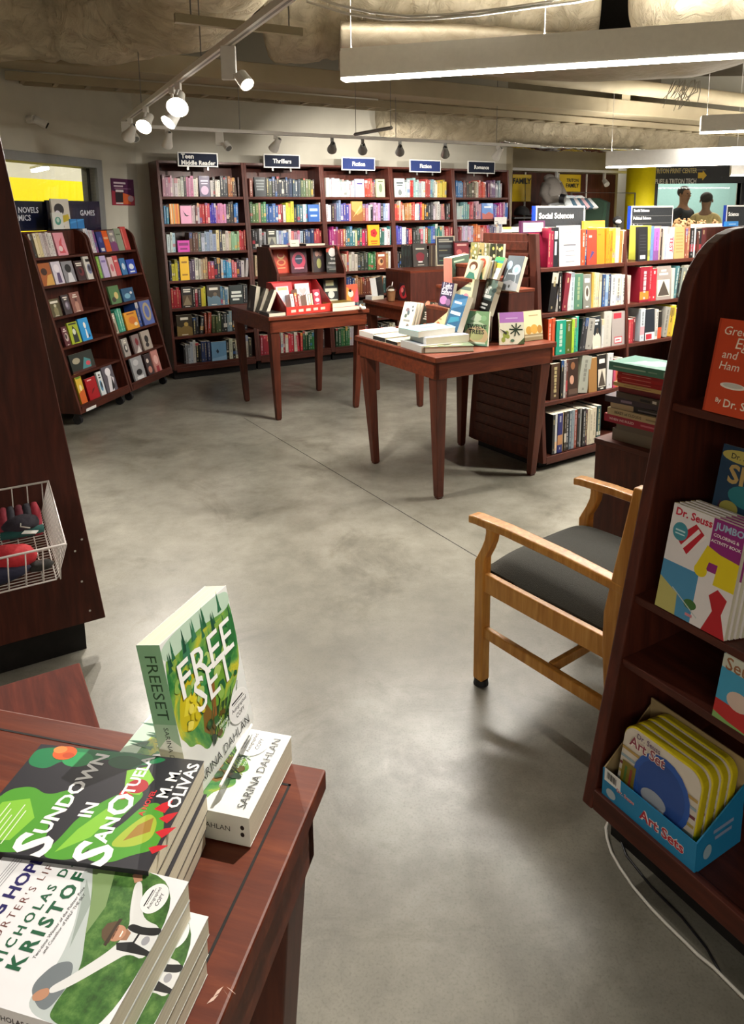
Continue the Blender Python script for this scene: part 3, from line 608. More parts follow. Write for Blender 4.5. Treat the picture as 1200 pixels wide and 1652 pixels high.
# ------------------------------------------------------------------ display tables
TT, TL = .76, .80
def table(label, F, yaw, groove=False):
    t = thing('display_table', label, 'table', M4(F, yaw), 'square dark wood display tables')
    m = MB('table_wood'); m.box((0, 0, TT-.028), (TL, TL, TT)); m.build('top', t, bevel=.003)
    if groove:
        m = MB('kick_black'); a, b = .034, TL-.034
        for x in ((a, a, b, a+.003), (a, b-.003, b, b), (a, a, a+.003, b), (b-.003, a, b, b)): m.box((x[0], x[1], TT-.004), (x[2], x[3], TT+.0004))
        m.build('inlay_groove', t)
    o, w = .014, .02
    for s_ in range(4):
        m = MB('table_wood'); mm = Matrix.Translation((TL/2, TL/2, 0)) @ Matrix.Rotation(s_*pi/2, 4, 'Z') @ Matrix.Translation((-TL/2, -TL/2, 0))
        m.box((o, o, TT-.115), (TL-o, o+w, TT-.028), M=mm); m.build('apron', t, bevel=.0015)
    for cx, cy in ((0, 0), (1, 0), (1, 1), (0, 1)):
        sx, sy = (1 if cx == 0 else -1), (1 if cy == 0 else -1); px, py = cx*TL, cy*TL
        q = lambda a, b, z: (px+sx*a, py+sy*b, z)
        t0, t1_, b0, b1 = .018, .088, .063, .101
        vs = [q(t0, t0, TT-.03), q(t1_, t0, TT-.03), q(t1_, t1_, TT-.03), q(t0, t1_, TT-.03), q(t0+.004, t0+.004, TT-.13), q(t1_, t0+.004, TT-.13), q(t1_, t1_, TT-.13), q(t0+.004, t1_, TT-.13), q(b0, b0, .012), q(b1, b0, .012), q(b1, b1, .012), q(b0, b1, .012), q(b0+.006, b0+.006, 0), q(b1-.006, b0+.006, 0), q(b1-.006, b1-.006, 0), q(b0+.006, b1-.006, 0)]
        fs = [(0, 1, 2, 3)] + [(k*4+j, k*4+(j+1) % 4, k*4+4+(j+1) % 4, k*4+4+j) for k in range(3) for j in range(4)] + [(15, 14, 13, 12)]
        if sx*sy > 0: fs = [f[::-1] for f in fs]
        m = MB('leg_wood'); m.add(vs, fs); m.build('leg', t, bevel=.003)
    return t
T1F, T1Y = V((.3055, 3.4187, 0)), .532; T2F, T2Y = V((-.7074, 4.911, 0)), .528
NTC, NTY = V((-.06316, .79369, 0)), -.252
ntx, nty = V((cos(NTY), sin(NTY), 0)), V((-sin(NTY), cos(NTY), 0))
table('square wood display table covered with nature and garden books beside the social science shelves', T1F, T1Y)
table('square wood display table with the red cardboard display, in front of the tall bookcases', T2F, T2Y)
T3L = atz(585, 483, TT); T3F = T3L - V((-sin(.53), cos(.53), 0))*TL
table('shadowed wood display table with the frappe cup, behind the other display tables', V((T3F.x, T3F.y, 0)), .53)
table('reddish wood table in the near corner holding the autographed paperbacks', NTC - ntx*TL - nty*TL, NTY, True)
# ------------------------------------------------------------------ oak chair
CF, CR_ = V((-.60, .80, 0)), V((.80, .60, 0)); CP = V((.328, 2.03, 0))
CM = Matrix(((CR_.x, -CF.x, 0, CP.x), (CR_.y, -CF.y, 0, CP.y), (0, 0, 1, 0), (0, 0, 0, 1)))   # x across to the far side, y to the back
t = thing('armchair', 'light oak armchair with dark grey seat in front of the children\'s book rack', 'chair', CM)
SW = .50
def cpost(x, sgn):
    m = MB('oak'); w = .036
    def ring(y, z, a=w, b=w): return [(x-a/2, y-b/2, z), (x+a/2, y-b/2, z), (x+a/2, y+b/2, z), (x-a/2, y+b/2, z)]
    sec = [(0, .018), (0, .39), (0, .41), (.006, .43), (.022, .46), (.034, .49), (.038, .515), (.036, .535)]; rs = [ring(y, z, w if z < .42 else .032, w if z < .42 else .03) for y, z in sec]
    vs = [p for r in rs for p in r]; fs = [(3, 2, 1, 0)] + [(k*4+j, k*4+(j+1) % 4, k*4+4+(j+1) % 4, k*4+4+j) for k in range(len(rs)-1) for j in range(4)] + [tuple(len(vs)-4+j for j in range(4))]
    m.add(vs, fs); return m
for x in (0, SW):
    m = cpost(x, 1); lg = m.build('front_leg', t, bevel=.004)
    g_ = MB('black_plastic'); g_.cyl((x, 0, 0), (x, 0, .018), .024, .021, 16); g_.build('foot_glide', lg)
    m = MB('oak'); sec = [(.50, 0), (.47, .2), (.455, .36), (.455, .45), (.475, .56), (.52, .80)]; vs = []
    for y, z in sec: vs += [(x-.017, y-.02, z), (x+.017, y-.02, z), (x+.017, y+.02, z), (x-.017, y+.02, z)]
    m.add(vs, [(3, 2, 1, 0)]+[(k*4+j, k*4+(j+1) % 4, k*4+4+(j+1) % 4, k*4+4+j) for k in range(5) for j in range(4)]+[(20, 21, 22, 23)]); m.build('back_leg', t, bevel=.004)
    m = MB('oak'); vs = []; 
    for y, z, w in ((-.045, .548, .044), (-.02, .552, .046), (.1, .556, .045), (.3, .553, .043), (.42, .546, .04), (.50, .540, .036)): vs += [(x-w/2, y, z-.026), (x+w/2, y, z-.026), (x+w/2, y, z), (x-w/2, y, z)]
    m.add(vs, [(3, 2, 1, 0)]+[(k*4+j, k*4+(j+1) % 4, k*4+4+(j+1) % 4, k*4+4+j) for k in range(5) for j in range(4)]+[(20, 21, 22, 23)]); m.build('armrest', t, bevel=.006, seg=3)
    m = MB('oak'); m.box((x-.011, .01, .318), (x+.011, .46, .378)); m.build('side_rail', t, bevel=.003)
    m = MB('oak'); m.box((x-.010, .01, .165), (x+.010, .475, .20)); m.build('stretcher', t, bevel=.004)
m = MB('oak'); m.box((.01, -.011, .318), (SW-.01, .011, .378)); m.build('front_rail', t, bevel=.003)
m = MB('oak'); m.box((.01, .445, .318), (SW-.01, .467, .378)); m.build('back_rail', t, bevel=.003)
m = MB('oak'); m.box((.015, .245, .168), (SW-.015, .262, .198)); m.build('cross_stretcher', t, bevel=.003)
for z in (.58, .66, .74): m = MB('oak'); yb = .475+(z-.56)*.19; m.box((.015, yb-.008, z), (SW-.015, yb+.008, z+.05)); m.build('back_slat', t, bevel=.003)
m = MB('fabric_grey'); nx, ny = 18, 16; vs = []
def sz(u, v): e = (1-abs(2*u-1)**5)*(1-abs(2*v-1)**5); return .378 + .052*max(0, e)**.5 + .010*sin(pi*u)*sin(pi*v)
for j in range(ny+1):
    for i in range(nx+1): u, v = i/nx, j/ny; vs.append((.020+u*(SW-.04), -.012+v*.462, sz(u, v)))
fs = [(j*(nx+1)+i, j*(nx+1)+i+1, (j+1)*(nx+1)+i+1, (j+1)*(nx+1)+i) for j in range(ny) for i in range(nx)]
m.add(vs, fs); m.box((.022, -.010, .362), (SW-.022, .448, .380)); m.build('seat_cushion', t, smooth=True)
# ------------------------------------------------------------------ stand with the stack of books
BXM = Matrix(((.6, .8, 0, .86), (-.8, .6, 0, 2.68), (0, 0, 1, 0), (0, 0, 0, 1)))
BXZ = .586
t = thing('wooden_stand', 'dark brown boxy wooden stand behind the oak chair carrying a stack of books', 'stand', BXM)
m = MB('shelf_wood'); m.box((0, 0, .02), (.55, .40, BXZ-.02)); m.build('body', t, bevel=.003)
m = MB('shelf_wood_h'); m.box((-.004, -.004, BXZ-.02), (.554, .404, BXZ)); m.build('top', t, bevel=.002)
m = MB('kick_black'); m.box((.02, .02, 0), (.53, .38, .02)); m.build('base', t)
# ------------------------------------------------------------------ social science shelving (two faced, slanted)
SY = .58; SA = CAM + (atz(882, 748, .09)-CAM)*1.035; SSM = M4(V((SA.x, SA.y, 0)), SY); SF = V((cos(SY), sin(SY), 0)); SB = V((-sin(SY), cos(SY), 0))
SLN, SZT, SDEP, SBW, SNB = .085, 1.331, .64, .74, 4
def sy(z): return SLN*(z-.045)
SSZ = [.08, .39, .645, .889, 1.142]
t = thing('gondola_shelving', 'two sided dark wood shelving full of social science books with a slatted end panel', 'shelving', SSM)
prof = [(0, .045), (SDEP, .045), (SDEP-sy(SZT), SZT), (sy(SZT), SZT)]
m = MB('shelf_wood'); m.yz(prof, -.03, 0); m.build('end_panel', t, bevel=.003)
m = MB('shelf_wood_h'); m.box((-.036, .03, .045), (-.03, SDEP-.03, .055))
for k in range(18):
    z = .115+k*.066; a = sy(z)+.06; m.box((-.037, a, z), (-.0301, SDEP-a, z+.05))
sl = m.build('slat_board', t, bevel=.002)
for i in range(SNB+1): x = i*SBW; m = MB('case_wood'); m.yz(prof, x-(.022 if i else 0), x); m.build('upright', t, bevel=.002)
m = MB('case_wood'); m.box((0, SDEP/2-.01, .045), (SNB*SBW-.03, SDEP/2+.01, SZT)); m.build('centre_panel', t)
for i in range(SNB):
    for z in SSZ:
        m = MB('shelf_wood_h'); m.box((i*SBW, sy(z)+.003, z-.022), ((i+1)*SBW-.022, SDEP/2-.01, z)); m.box((i*SBW, SDEP/2+.01, z-.022), ((i+1)*SBW-.022, SDEP-sy(z)-.003, z)); m.build('shelf', t, bevel=.002)
    m = MB('shelf_wood_h'); m.box((i*SBW, .002, .035), ((i+1)*SBW-.022, .02, .08)); m.build('bottom_rail', t, bevel=.002)
m = MB('kick_black'); m.box((.0, .06, 0), (SNB*SBW-.05, SDEP-.06, .045)); m.build('kick_plate', t)
# ------------------------------------------------------------------ colour names for the labels
def cname(h):
    c = lin(h); r, g, b = [x**(1/2.2) for x in c[:3]]; mx, mn = max(r, g, b), min(r, g, b); s_ = (mx-mn)/(mx+1e-6)
    if mx < .2: return 'black'
    if s_ < .14: return 'dark grey' if mx < .45 else 'grey' if mx < .72 else 'white'
    hu = 0
    if mx == r: hu = ((g-b)/(mx-mn)) % 6
    elif mx == g: hu = (b-r)/(mx-mn)+2
    else: hu = (r-g)/(mx-mn)+4
    hu *= 60
    if s_ < .3 and mx > .75: return 'cream' if 20 < hu < 75 else 'pale pink' if hu > 320 or hu <= 20 else 'pale blue' if 170 < hu < 260 else 'pale green' if hu < 170 else 'lilac'
    if hu < 12 or hu > 345: return 'red' if mx > .55 else 'dark red'
    if hu < 42: return 'brown' if mx < .62 else 'tan' if s_ < .55 else 'orange'
    if hu < 68: return 'olive' if mx < .6 else 'yellow' if s_ > .5 else 'cream'
    if hu < 100: return 'lime green' if mx > .6 else 'olive green'
    if hu < 160: return 'green' if mx > .35 else 'dark green'
    if hu < 195: return 'teal'
    if hu < 250: return 'navy' if mx < .42 else 'blue' if s_ > .35 else 'slate blue'
    if hu < 290: return 'purple' if s_ > .3 else 'lavender'
    return 'pink' if mx > .7 else 'plum'
ORD = 'first second third fourth fifth sixth seventh eighth ninth tenth eleventh twelfth thirteenth fourteenth fifteenth sixteenth seventeenth eighteenth nineteenth twentieth'.split()
ORD += ['twenty-'+o for o in ORD[:9]]
def spine_art(r, c):
    """a title strip and a few small bands on a spine (x runs down the spine)"""
    d = sum(lin(c)[:3]) < .9; tc = mixc(c, r.choice(['#f4efe2', '#d8c890', '#c8c8cc']) if d else '#1e1c20', r.uniform(.3, .75)); a = []
    x = r.uniform(.06, .14)
    if r.random() < .45: b_ = r.choice([0, 0, .55, .7]); a.append(('r', b_, 0, b_+r.uniform(.08, .3), 1, mixc(c, r.choice(['#f0e8d8', '#202028', '#c03040', '#e0a030', '#3060a0']), .6)))
    while x < .72:
        l = r.uniform(.05, .16); q_ = r.uniform(.1, .17); a.append(('r', x, .5-q_, min(.8, x+l), .5+q_, tc)); x += l+.02
        if r.random() < .2: break
    a.append(('r', .86, .4, .92, .6, tc)); return a
# ------------------------------------------------------------------ back bookcases: face-out books are things, the rest of the spines one mass
r5 = random.Random(11)
def bc(u, v, z, off=.02):
    p = g3(atp(u, v, E2*(6.355+yf(z)+off), E2)); return p
FACES = []
def back_face(u0, u1, v0, v1, k, bay, cover, label, art=None, acc=('#c8b070', '#804030')):
    z = SH[k]; a, b, c = bc(u0, v1, z), bc(u1, v1, z), bc((u0+u1)/2, v0, z); w = b.x-a.x; h = min(max(.08, c.z-z), .225)
    FACES.append((bay, k, a.x-.004, b.x+.004))
    small_book('book', label, 'book', M4(G(a.x, 6.355+yf(z)+.012, z+.001), TH, -.06), w, h, .02, cover, art=art or auto_art(r5, cover, acc), group='face-out books on the tall bookcases')
back_face(322, 339, 284, 315, 6, 0, '#43345f', 'navy and lilac book facing out on the top shelf under the teen sign', [('e', .5, .3, .36, .22, '#c9a8c8'), ('r', .15, .72, .85, .8, '#d8c8e0'), ('r', .2, .6, .8, .66, '#d8c8e0')])
back_face(274.7, 290, 329, 360, 5, 0, '#e2902c', 'orange striped book facing out on the second shelf under the teen sign', [('r', .12, 0, .2, 1, '#f4e0b8'), ('r', .4, 0, .46, 1, '#6ab0a0'), ('r', .7, 0, .78, 1, '#d84838')])
back_face(292, 309.5, 332, 360, 5, 0, '#eaa6c6', 'pink book with a black bird facing out under the teen sign', [('p', [(.2, .75), (.45, .5), (.8, .45), (.55, .4), (.4, .45)], '#181418'), ('p', [(.4, .45), (.35, .62), (.5, .5)], '#181418')])
back_face(287, 306, 388, 406, 4, 0, '#d83cae', 'magenta half height book facing out on the third shelf under the teen sign', [('r', .1, .55, .9, .8, '#8a1a70'), ('r', .2, .2, .8, .35, '#8a1a70')])
back_face(291.5, 306, 414, 452, 3, 0, '#efbf1e', 'bright yellow book facing out on the fourth shelf under the teen sign', [('r', .2, .72, .8, .8, '#a07010'), ('r', .2, .2, .8, .26, '#a07010')])
back_face(294, 311, 463, 494, 2, 0, '#262220', 'black book with a brown picture facing out on the fifth shelf, first bookcase', None, ('#5a4632', '#8a7a60'))
back_face(335, 356, 460, 493, 2, 0, '#46413a', 'grey brown book facing out in the middle of the fifth shelf, first bookcase', None, ('#6a8494', '#7a6a58'))
back_face(371, 392.5, 460, 490, 2, 0, '#2a3232', 'dark book with pale title bars facing out on the fifth shelf, first bookcase', [('r', .15, .55, .85, .68, '#d8dcd4'), ('r', .1, .36, .9, .48, '#d8dcd4'), ('r', .2, .2, .7, .3, '#d8dcd4')])
back_face(286, 311, 508, 540, 1, 0, '#342b1c', 'dark gold book facing out on the sixth shelf, first bookcase', None, ('#7a6434', '#b89a50'))
back_face(342, 366, 551, 582, 0, 0, '#6a98bd', 'pale blue book with a small dark bird facing out on the bottom shelf', [('p', [(.3, .5), (.4, .62), (.5, .48), (.42, .36)], '#223040'), ('p', [(0, 0), (1, 0), (1, .25), (0, .12)], '#86b0d0')])
back_face(411, 429, 286, 315, 6, 1, '#20262a', 'charcoal book with grey lettering bars facing out under the thrillers sign', bars(r5, .3, .9, 4, '#788080', .5, .8))
back_face(497, 515, 330, 354, 5, 1, '#2a5aa2', 'blue book facing out at the end of the second thrillers shelf', [('r', .15, .62, .85, .76, '#a8c8e8'), ('r', .2, .3, .8, .4, '#a8c8e8')])
back_face(431, 446, 370, 392, 4, 1, '#3c3c36', 'grey book facing out on the third thrillers shelf', None, ('#a0a090', '#606060'))
back_face(573, 587.5, 289, 315, 6, 2, '#c4bede', 'lilac white book facing out on the top fiction shelf', [('e', .5, .3, .3, .2, '#e09ac0'), ('r', .2, .7, .8, .8, '#504a80')])
back_face(607, 620.5, 289, 315, 6, 2, '#c6cca4', 'sage green book facing out at the end of the top fiction shelf', [('e', .5, .5, .2, .24, '#7a8a70'), ('r', .2, .84, .8, .9, '#56604a')])
back_face(567.5, 585, 325, 355.5, 5, 2, '#c08f50', 'golden picture book facing out on the second fiction shelf', [('p', [(0, 0), (1, 0), (1, .5), (.5, .3), (0, .6)], '#8a5a30'), ('p', [(.1, .2), (.9, .7), (.8, .8)], '#e8c078')])
back_face(594, 612, 363, 395, 4, 2, '#efa01e', 'orange book with a red flower facing out on the third fiction shelf', [('e', .5+.14*cos(i*1.2566), .6+.1*sin(i*1.2566), .17, .11, '#d42a2a') for i in range(5)] + [('e', .5, .6, .08, .05, '#7a1010'), ('r', .2, .16, .8, .24, '#c05a10'), ('r', .25, .06, .75, .11, '#c05a10')])
back_face(608, 622.5, 407, 433, 3, 2, '#8a4a30', 'rust brown book facing out on the fourth fiction shelf', None, ('#c89868', '#503020'))
back_face(637, 652.5, 288, 315, 6, 3, '#dfe2de', 'white book facing out at the start of the top shelf under the pale sign', [('e', .5, .25, .2, .16, '#707878'), ('r', .15, .72, .85, .8, '#3a4a4c'), ('r', .2, .6, .8, .66, '#3a4a4c')])
back_face(777, 795, 328, 353, 5, 4, '#4a7ec6', 'blue and red book facing out on the second romance shelf', [('p', [(0, 0), (1, 0), (1, .3), (.6, .45), (.3, .3), (0, .4)], '#b04a3a'), ('r', .2, .7, .8, .82, '#dce8f4')])
# ordered spine palettes, top shelf first, one row per bookcase
PAL = [
 ['b48a96 c9a0ae e0b0c0 d8d0c8 e4e0da 2a2024 df7aa8 e8a0c0 efe0d8 e8c8c8 e8a8b0 f0ece0 e8e4dc 3a3a3a f4f0e0 2a3038 343a40 b06a30 4a2a22 6a4a30 5a3a34', '4aa0c8 9ad0e0 3a2a50 c89090 e0c8b0 d8b0c0 e8d0d8 7a3a50 e0d8d8 c01a24 d84858 3a2ac0 8a8ac0 e08ab8 f09ac8 2a2a30 3a3a40 1a6ab0 2a7ac0 c8b8a8', 'd0e0e0 b8d8dc a8b0c0 c8a8b8 7a4a50 a8784a 6a4a3a 5a6a6a e0e4f0 a8bcd8 b8c8e0 3a3a48 e8d0a8 4a4a5a e8e4d8 c8c4a0 a0c8a0 b0d0a8 c03038 a02028', '1a2030 d8d030 2a3a6a 1a2a50 d84a48 5a4a60 c8b090 d0d0c0 b8a080 a08060 c04040 1a2030 203050 d8d8d8 3a9ad8 48a0d0 d8606a 3a2a40 4a3a60 d8d4cc 2a2a2c', 'b02030 c02838 d03048 a8283a 302a28 d8cc40 6a1a24 8a7a60 3a5a68 508098 e0e4e0 d8dcd8 2a2a2c 34363a', '1c1a18 b8b0a0 34302c 1a1c20 283038 a84a30 2a2c34 4a5a38 202a28 7a98a0 241c18 b87a58 1c1e24 2a3c44', '16181c b0b8bc c0c4c4 16181c 2a3c6a 28325a 3a4a7a c8c0a8 1c2018 e0dcc0 a8a890 c8c4b8 302a26'],
 ['8a4a40 2a2628 343034 2c3428 48503c 282c34 30343c 343c44 3c4450 40506a 485868 606870 587050 788060 403838 9a7078', '48704a 6a9058 c89890 4a8a60 3a62a0 4a70b0 c86070 8a3038 e0e4d8 d8d848 484a4c 3c4044 3a6a80 d8e4ec 68a0b8 285a68 3a3a40 c8c8c0', '18181c d0d0d0 1c1c20 c8c8c4 18181c d8d840 c8d0e8 4a6aa8 e8e4e0 d07080 c8a0b0 b8c8e0 30303a 4a6090 2a3a60 b04048 8a2830', 'd8c8a0 e0d8c0 8a3038 b8a888 3a3a40', '403830 302c28 584838 282420', '2a2624 38302a 2c2a2c', 'a02030 b82838 e0d8c8 c83040 1a4a2c 2a6a3a 383030'],
 ['e8d8d4 e0dcd8 d8dce0 e8ecec d0d8dc e4e0dc d0d4d4 e0b0b8 d8d8dc b8c8cc e8e4e4 e0d4d4 c04a38 d0544a c86a5a 8a6a60 3a6a68 4a7a70 b8c0a0 c8c8b0', 'e0dcdc 383038 6a5a70 788cb0 5a5aa8 5050a0 e090b8 d89ab8 c8c0a8 a86a40 b05a50 d088a0 d8ccd0 282830 d8b0d0 e0a8d8 303040 b0c0e0 c8b0e0', 'a82a80 b83088 a84070 b0485c c87a48 487888 508890 c8c8a0 285a58 d04a78 c83068 88384a 302838 483850 d8dcd4 3a6a60 d84878 e8e0e0 4898a0', '283850 5a5048 c8b4a0 b84a40 c0beb0 2a3028 3a4038 4a8a50 3a7848 a8c0a8 e0e0d0 a87848', '38506a 4a6a8a 2a4a88 a86a40 783828 c89868 c06a38 2a4a48', '2a5a8a c0c0c0 4a7a5a', '1c4a2c 2a6a3a c8c8c8 302a2a 8a4050 2a7a4a 201c1c 302c28 d0c8a0 e0dcd0'],
 ['c8d8d0 3a8a70 58a890 d8e4e0 e8dcd8 c03838 a0c8cc b8d0d8 d0d8d8 e0e8e8 b8504a 8ab0b8 e4e4e0 f0e8d8 e8d060 e0c848 c0c890 9aa880', 'd84a40 c84040 d8ccb8 a87038 c08a58 d04a3c e0e8ec 3a6ab0 d03a48 d89030 282c2c 3a3a3c c87078 d8d0cc 9a8a8a a8606a b84a68 302c2c 282a28', '4a48a8 e0dcd0 d8d8e0 3a3a70 c82030 d82838 303430 404840 c8708a c8dce0 c86a48 4a7a60 2a5ab0 2a4aa0 3a8070 a8b8a8 8a2a30 a83038 c04a50 4a3a3a', '201c1c 28282a 181818 30302c 3a2028', '302a28 3a3430 282424', '2a2826 3a302c', '3a3830 2a2826 8a8a80'],
 ['2a6aa0 3a7ab0 483830 6a3830 302820 4a5a40 584a3c d8c8b8 c83820 d04828 785068 88607a 6a4878 584068 9aa0b0 98a8b0 8a6a70 988a80', 'a8b8b8 8ab0b0 6a9898 b84850 c05058 48303c d0a8b8 c07090 d85a60 4a80c0 5a78c8 4a4ab0 c02a80 b83890 c89ab8 3a70c0', '8a3038 c0b8c8 c8a8c0 b8c0d8 d06a30 d88a80 d84a40 d87088 5a5a80 e8e0e0 ece8e8 4a2a3a 583040', '5a3a38 6a4a48 584050', '403434', '3a3030', '302828']]
mb = MB('print'); rb = random.Random(5)
for bay in range(5):
    x0, x1 = BX0+bay*BW+.028, BX0+(bay+1)*BW-.03
    for row in range(7):
        k = 6-row; z = SH[k]; pal = PAL[bay][row].split(); x = x0+rb.uniform(.0, .02)
        if bay == 0 and row == 6: x += .06
        end = x1 - (rb.choice([0, 0, .02, .05]) if bay < 4 else rb.choice([.0, .06, .1])); hid = bay >= 1 and row in (4, 5)
        while x < end-.012:
            f = [b for (by, kk, a, b) in FACES if by == bay and kk == k and a-.012 < x < b]
            if f: x = max(f)+.002; continue
            t = rb.uniform(.018, .036) if not (bay in (0, 4) and row < 2) else rb.uniform(.015, .03)
            t = min(t, end-x); nxt = [a for (by, kk, a, b) in FACES if by == bay and kk == k and x < a < x+t]
            if nxt: t = max(.008, min(nxt)-x-.001)
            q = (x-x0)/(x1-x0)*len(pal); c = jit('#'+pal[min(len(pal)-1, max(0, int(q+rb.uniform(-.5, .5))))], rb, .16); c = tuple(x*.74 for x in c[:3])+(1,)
            h = min(.22, rb.gauss(.172 if row != 6 else .18, .012)); dd = rb.uniform(.12, .15); y0 = yf(z)+rb.uniform(.02, .034)
            ln = 0
            if rb.random() < .04 and t > .02: ln = rb.uniform(-.12, .12)
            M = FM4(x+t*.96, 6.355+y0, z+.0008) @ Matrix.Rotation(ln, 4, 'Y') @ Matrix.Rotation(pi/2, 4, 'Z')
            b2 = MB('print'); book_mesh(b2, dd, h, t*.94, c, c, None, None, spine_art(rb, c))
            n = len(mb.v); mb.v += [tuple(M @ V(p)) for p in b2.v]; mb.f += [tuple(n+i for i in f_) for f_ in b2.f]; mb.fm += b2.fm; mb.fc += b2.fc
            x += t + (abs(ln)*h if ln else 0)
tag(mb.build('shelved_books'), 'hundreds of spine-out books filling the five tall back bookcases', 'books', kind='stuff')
p = bc(797, 362, SH[5], -.005); q = bc(817, 350, SH[5], -.005)
mb = MB('matte'); mb.box((0, 0, 0), (q.x-p.x, .002, q.z-p.z), '#e8e6e2'); mb.box((.01, -.0004, .03), (.05, 0, .036), '#5a5a5a'); mb.box((.035, -.0004, .008), (.06, 0, .018), '#3a3a3a'); tag(mb.build('shelf_card', mat4=FM4(p.x, 6.35+yf(SH[5])-.004, p.z)), 'small white card clipped to the second romance shelf edge', 'card')
# ------------------------------------------------------------------ slanted racks by the window
RPN = (RN + Z*RL).normalized()
def rloc(u, v, off=.02):
    q = atp(u, v, RQ + Z*.0 - RN*(off) + Z*.0 + V((0, 0, .0)), RPN) - RQ; return q.dot(RD), -q.dot(RN), q.z
RQ = V((RQ.x, RQ.y, 0)); _q0 = RQ.copy()
def rloc(u, v, off=.02):
    q = atp(u, v, RQ + Z*.09 - RN*off, RPN) - RQ; return q.dot(RD), -q.dot(RN), q.z
RACKN = ['rack beside basket panel', 'rack beside tall bookcases']
ROWN = ['bottom shelf', 'second lowest shelf', 'third lowest shelf', 'fourth lowest shelf', 'shelf below the top', 'top shelf']
_rc = {}
def rack_face(rk, row, u0, u1, vb, vt, cover, art=None, acc=('#d8d0c8', '#302c30'), t=.014, off=.02, what='graphic novel', desc=None):
    zs = (RSH, RSHb)[rk][row]; s0, y0, z0 = rloc(u0, vb, off); s1, _, _ = rloc(u1, vb, off); _, _, z1 = rloc((u0+u1)/2-5, vt, off)
    h = max(.07, (z1-z0)/cos(.235)); _rc[(rk, row)] = _rc.get((rk, row), 0)+1
    lb = desc or f'{cname(cover)} comic facing out, {ORD[_rc[(rk, row)]-1]} on the {ROWN[row]}, {RACKN[rk]}'
    small_book('book', lb, 'book', M4(RQ + RD*s0 - RN*(RL*(zs-.09)+off) + Z*(zs+.001), RA, -.235), max(.02, s1-s0), h, t, cover, art=art or auto_art(r5, cover, acc), group='books on the slanted racks')
def rack_spines(rk, row, u0, u1, vb, vt, cols, tiltx=0):
    zs = (RSH, RSHb)[rk][row]; s0, _, z0 = rloc(u0, vb); s1, _, _ = rloc(u1, vb); _, _, z1 = rloc(u0, vt); h = (z1-z0)/cos(.235); n = len(cols); w = (s1-s0)/n
    for i, c in enumerate(cols):
        _rc[(rk, row)] = _rc.get((rk, row), 0)+1; hh = h*r5.uniform(.95, 1.03)
        M = M4(RQ + RD*(s0+w*(i+.97)) - RN*(RL*(zs-.09)+.03) + Z*(zs+.001), RA, -.2) @ Matrix.Rotation(pi/2, 4, 'Z')
        small_book('book', f'{cname("#"+c)} spined book, {ORD[_rc[(rk, row)]-1]} on the {ROWN[row]}, {RACKN[rk]}', 'book', M, .11, hh, w*.93, '#'+c, sart=spine_art(r5, '#'+c), group='books on the slanted racks')
rack_spines(0, 5, 53, 62, 414.5, 376, ['171517', '211d20', '3a3634'])
rack_spines(0, 5, 63.5, 94, 414, 374, ['e4d4ac', 'd8c898', 'cdc2c0', 'b8a8a8', 'd8d0cc', 'e4e0dc'])
rack_face(0, 5, 95, 111.5, 412.5, 375, '#ecA0ae'.lower(), [('p', [(.2, .1), (.8, .1), (.6, .5), (.75, .8), (.4, .6)], '#d85a62'), ('e', .4, .3, .2, .12, '#f4d8d8')])
rack_face(0, 4, 69.7, 90, 462, 424, '#a65c2a', [('e', .4, .62, .25, .16, '#3a2018'), ('p', [(.3, 0), (1, 0), (1, .5), (.6, .45)], '#d8a858')])
rack_face(0, 4, 91, 106, 458.5, 421, '#d6cfdc', [('e', .5, .7, .3, .18, '#efe8f0'), ('p', [(.3, .05), (.75, .05), (.7, .5), (.4, .5)], '#5a4a70')], off=.015)
rack_face(0, 4, 107, 125, 455.5, 420, '#8a8a90', [('e', .5, .66, .28, .2, '#1c1c22'), ('p', [(.25, .0), (.85, .0), (.7, .45), (.4, .45)], '#e0e0e4')])
rack_face(0, 4, 127, 141, 452, 419, '#30181a', None, ('#6a2028', '#100c0e'))
rack_face(0, 4, 143, 155, 450, 412, '#dcd8d0', None, ('#7a80a0', '#403c40'))
rack_face(0, 3, 84.5, 102, 510, 479, '#585238', None, ('#8a8460', '#c8c4a8'))
rack_face(0, 3, 106, 118, 507, 474, '#3a3438', None, ('#6a6070', '#a8a0b0'))
rack_face(0, 3, 119.5, 135.5, 503.5, 469, '#8a5a50', None, ('#b88a78', '#5a3430'))
rack_face(0, 2, 106, 115.5, 557, 524, '#5e2a32', None, ('#c8b8b0', '#2a181c'))
rack_face(0, 2, 117, 133.5, 554.5, 517, '#a6b62e', [('p', [(.25, .05), (.8, .05), (.75, .6), (.45, .85), (.3, .5)], '#28302a'), ('e', .5, .55, .16, .14, '#e0e4d0'), ('r', .1, .88, .9, .96, '#2a3020')])
rack_face(0, 2, 134.5, 151, 550, 511, '#2a96d6', [('p', [(.45, .1), (.65, .1), (.62, .5), (.5, .52)], '#e8ecee'), ('e', .55, .68, .12, .14, '#f4f0e8'), ('p', [(.6, .1), (.85, .15), (.8, .3)], '#10284a')])
rack_face(0, 1, 117, 157, 598, 560, '#2b312d', [('e', .25, .62, .16, .16, '#a8a088'), ('p', [(.4, 0), (.8, 0), (.85, .5), (.6, .7)], '#4a8a8e'), ('e', .72, .35, .1, .12, '#c84a58'), ('r', 0, 0, 1, .12, '#4a2420')], desc='wide dark landscape art book on the second lowest shelf of the basket side rack')
rack_face(0, 0, 133, 143.5, 653, 597, '#d6b03e', [('p', [(0, 0), (1, 0), (1, .5), (0, .4)], '#c8602a'), ('e', .5, .55, .2, .1, '#f0e0b0'), ('r', .1, .84, .9, .94, '#6a8a30')])
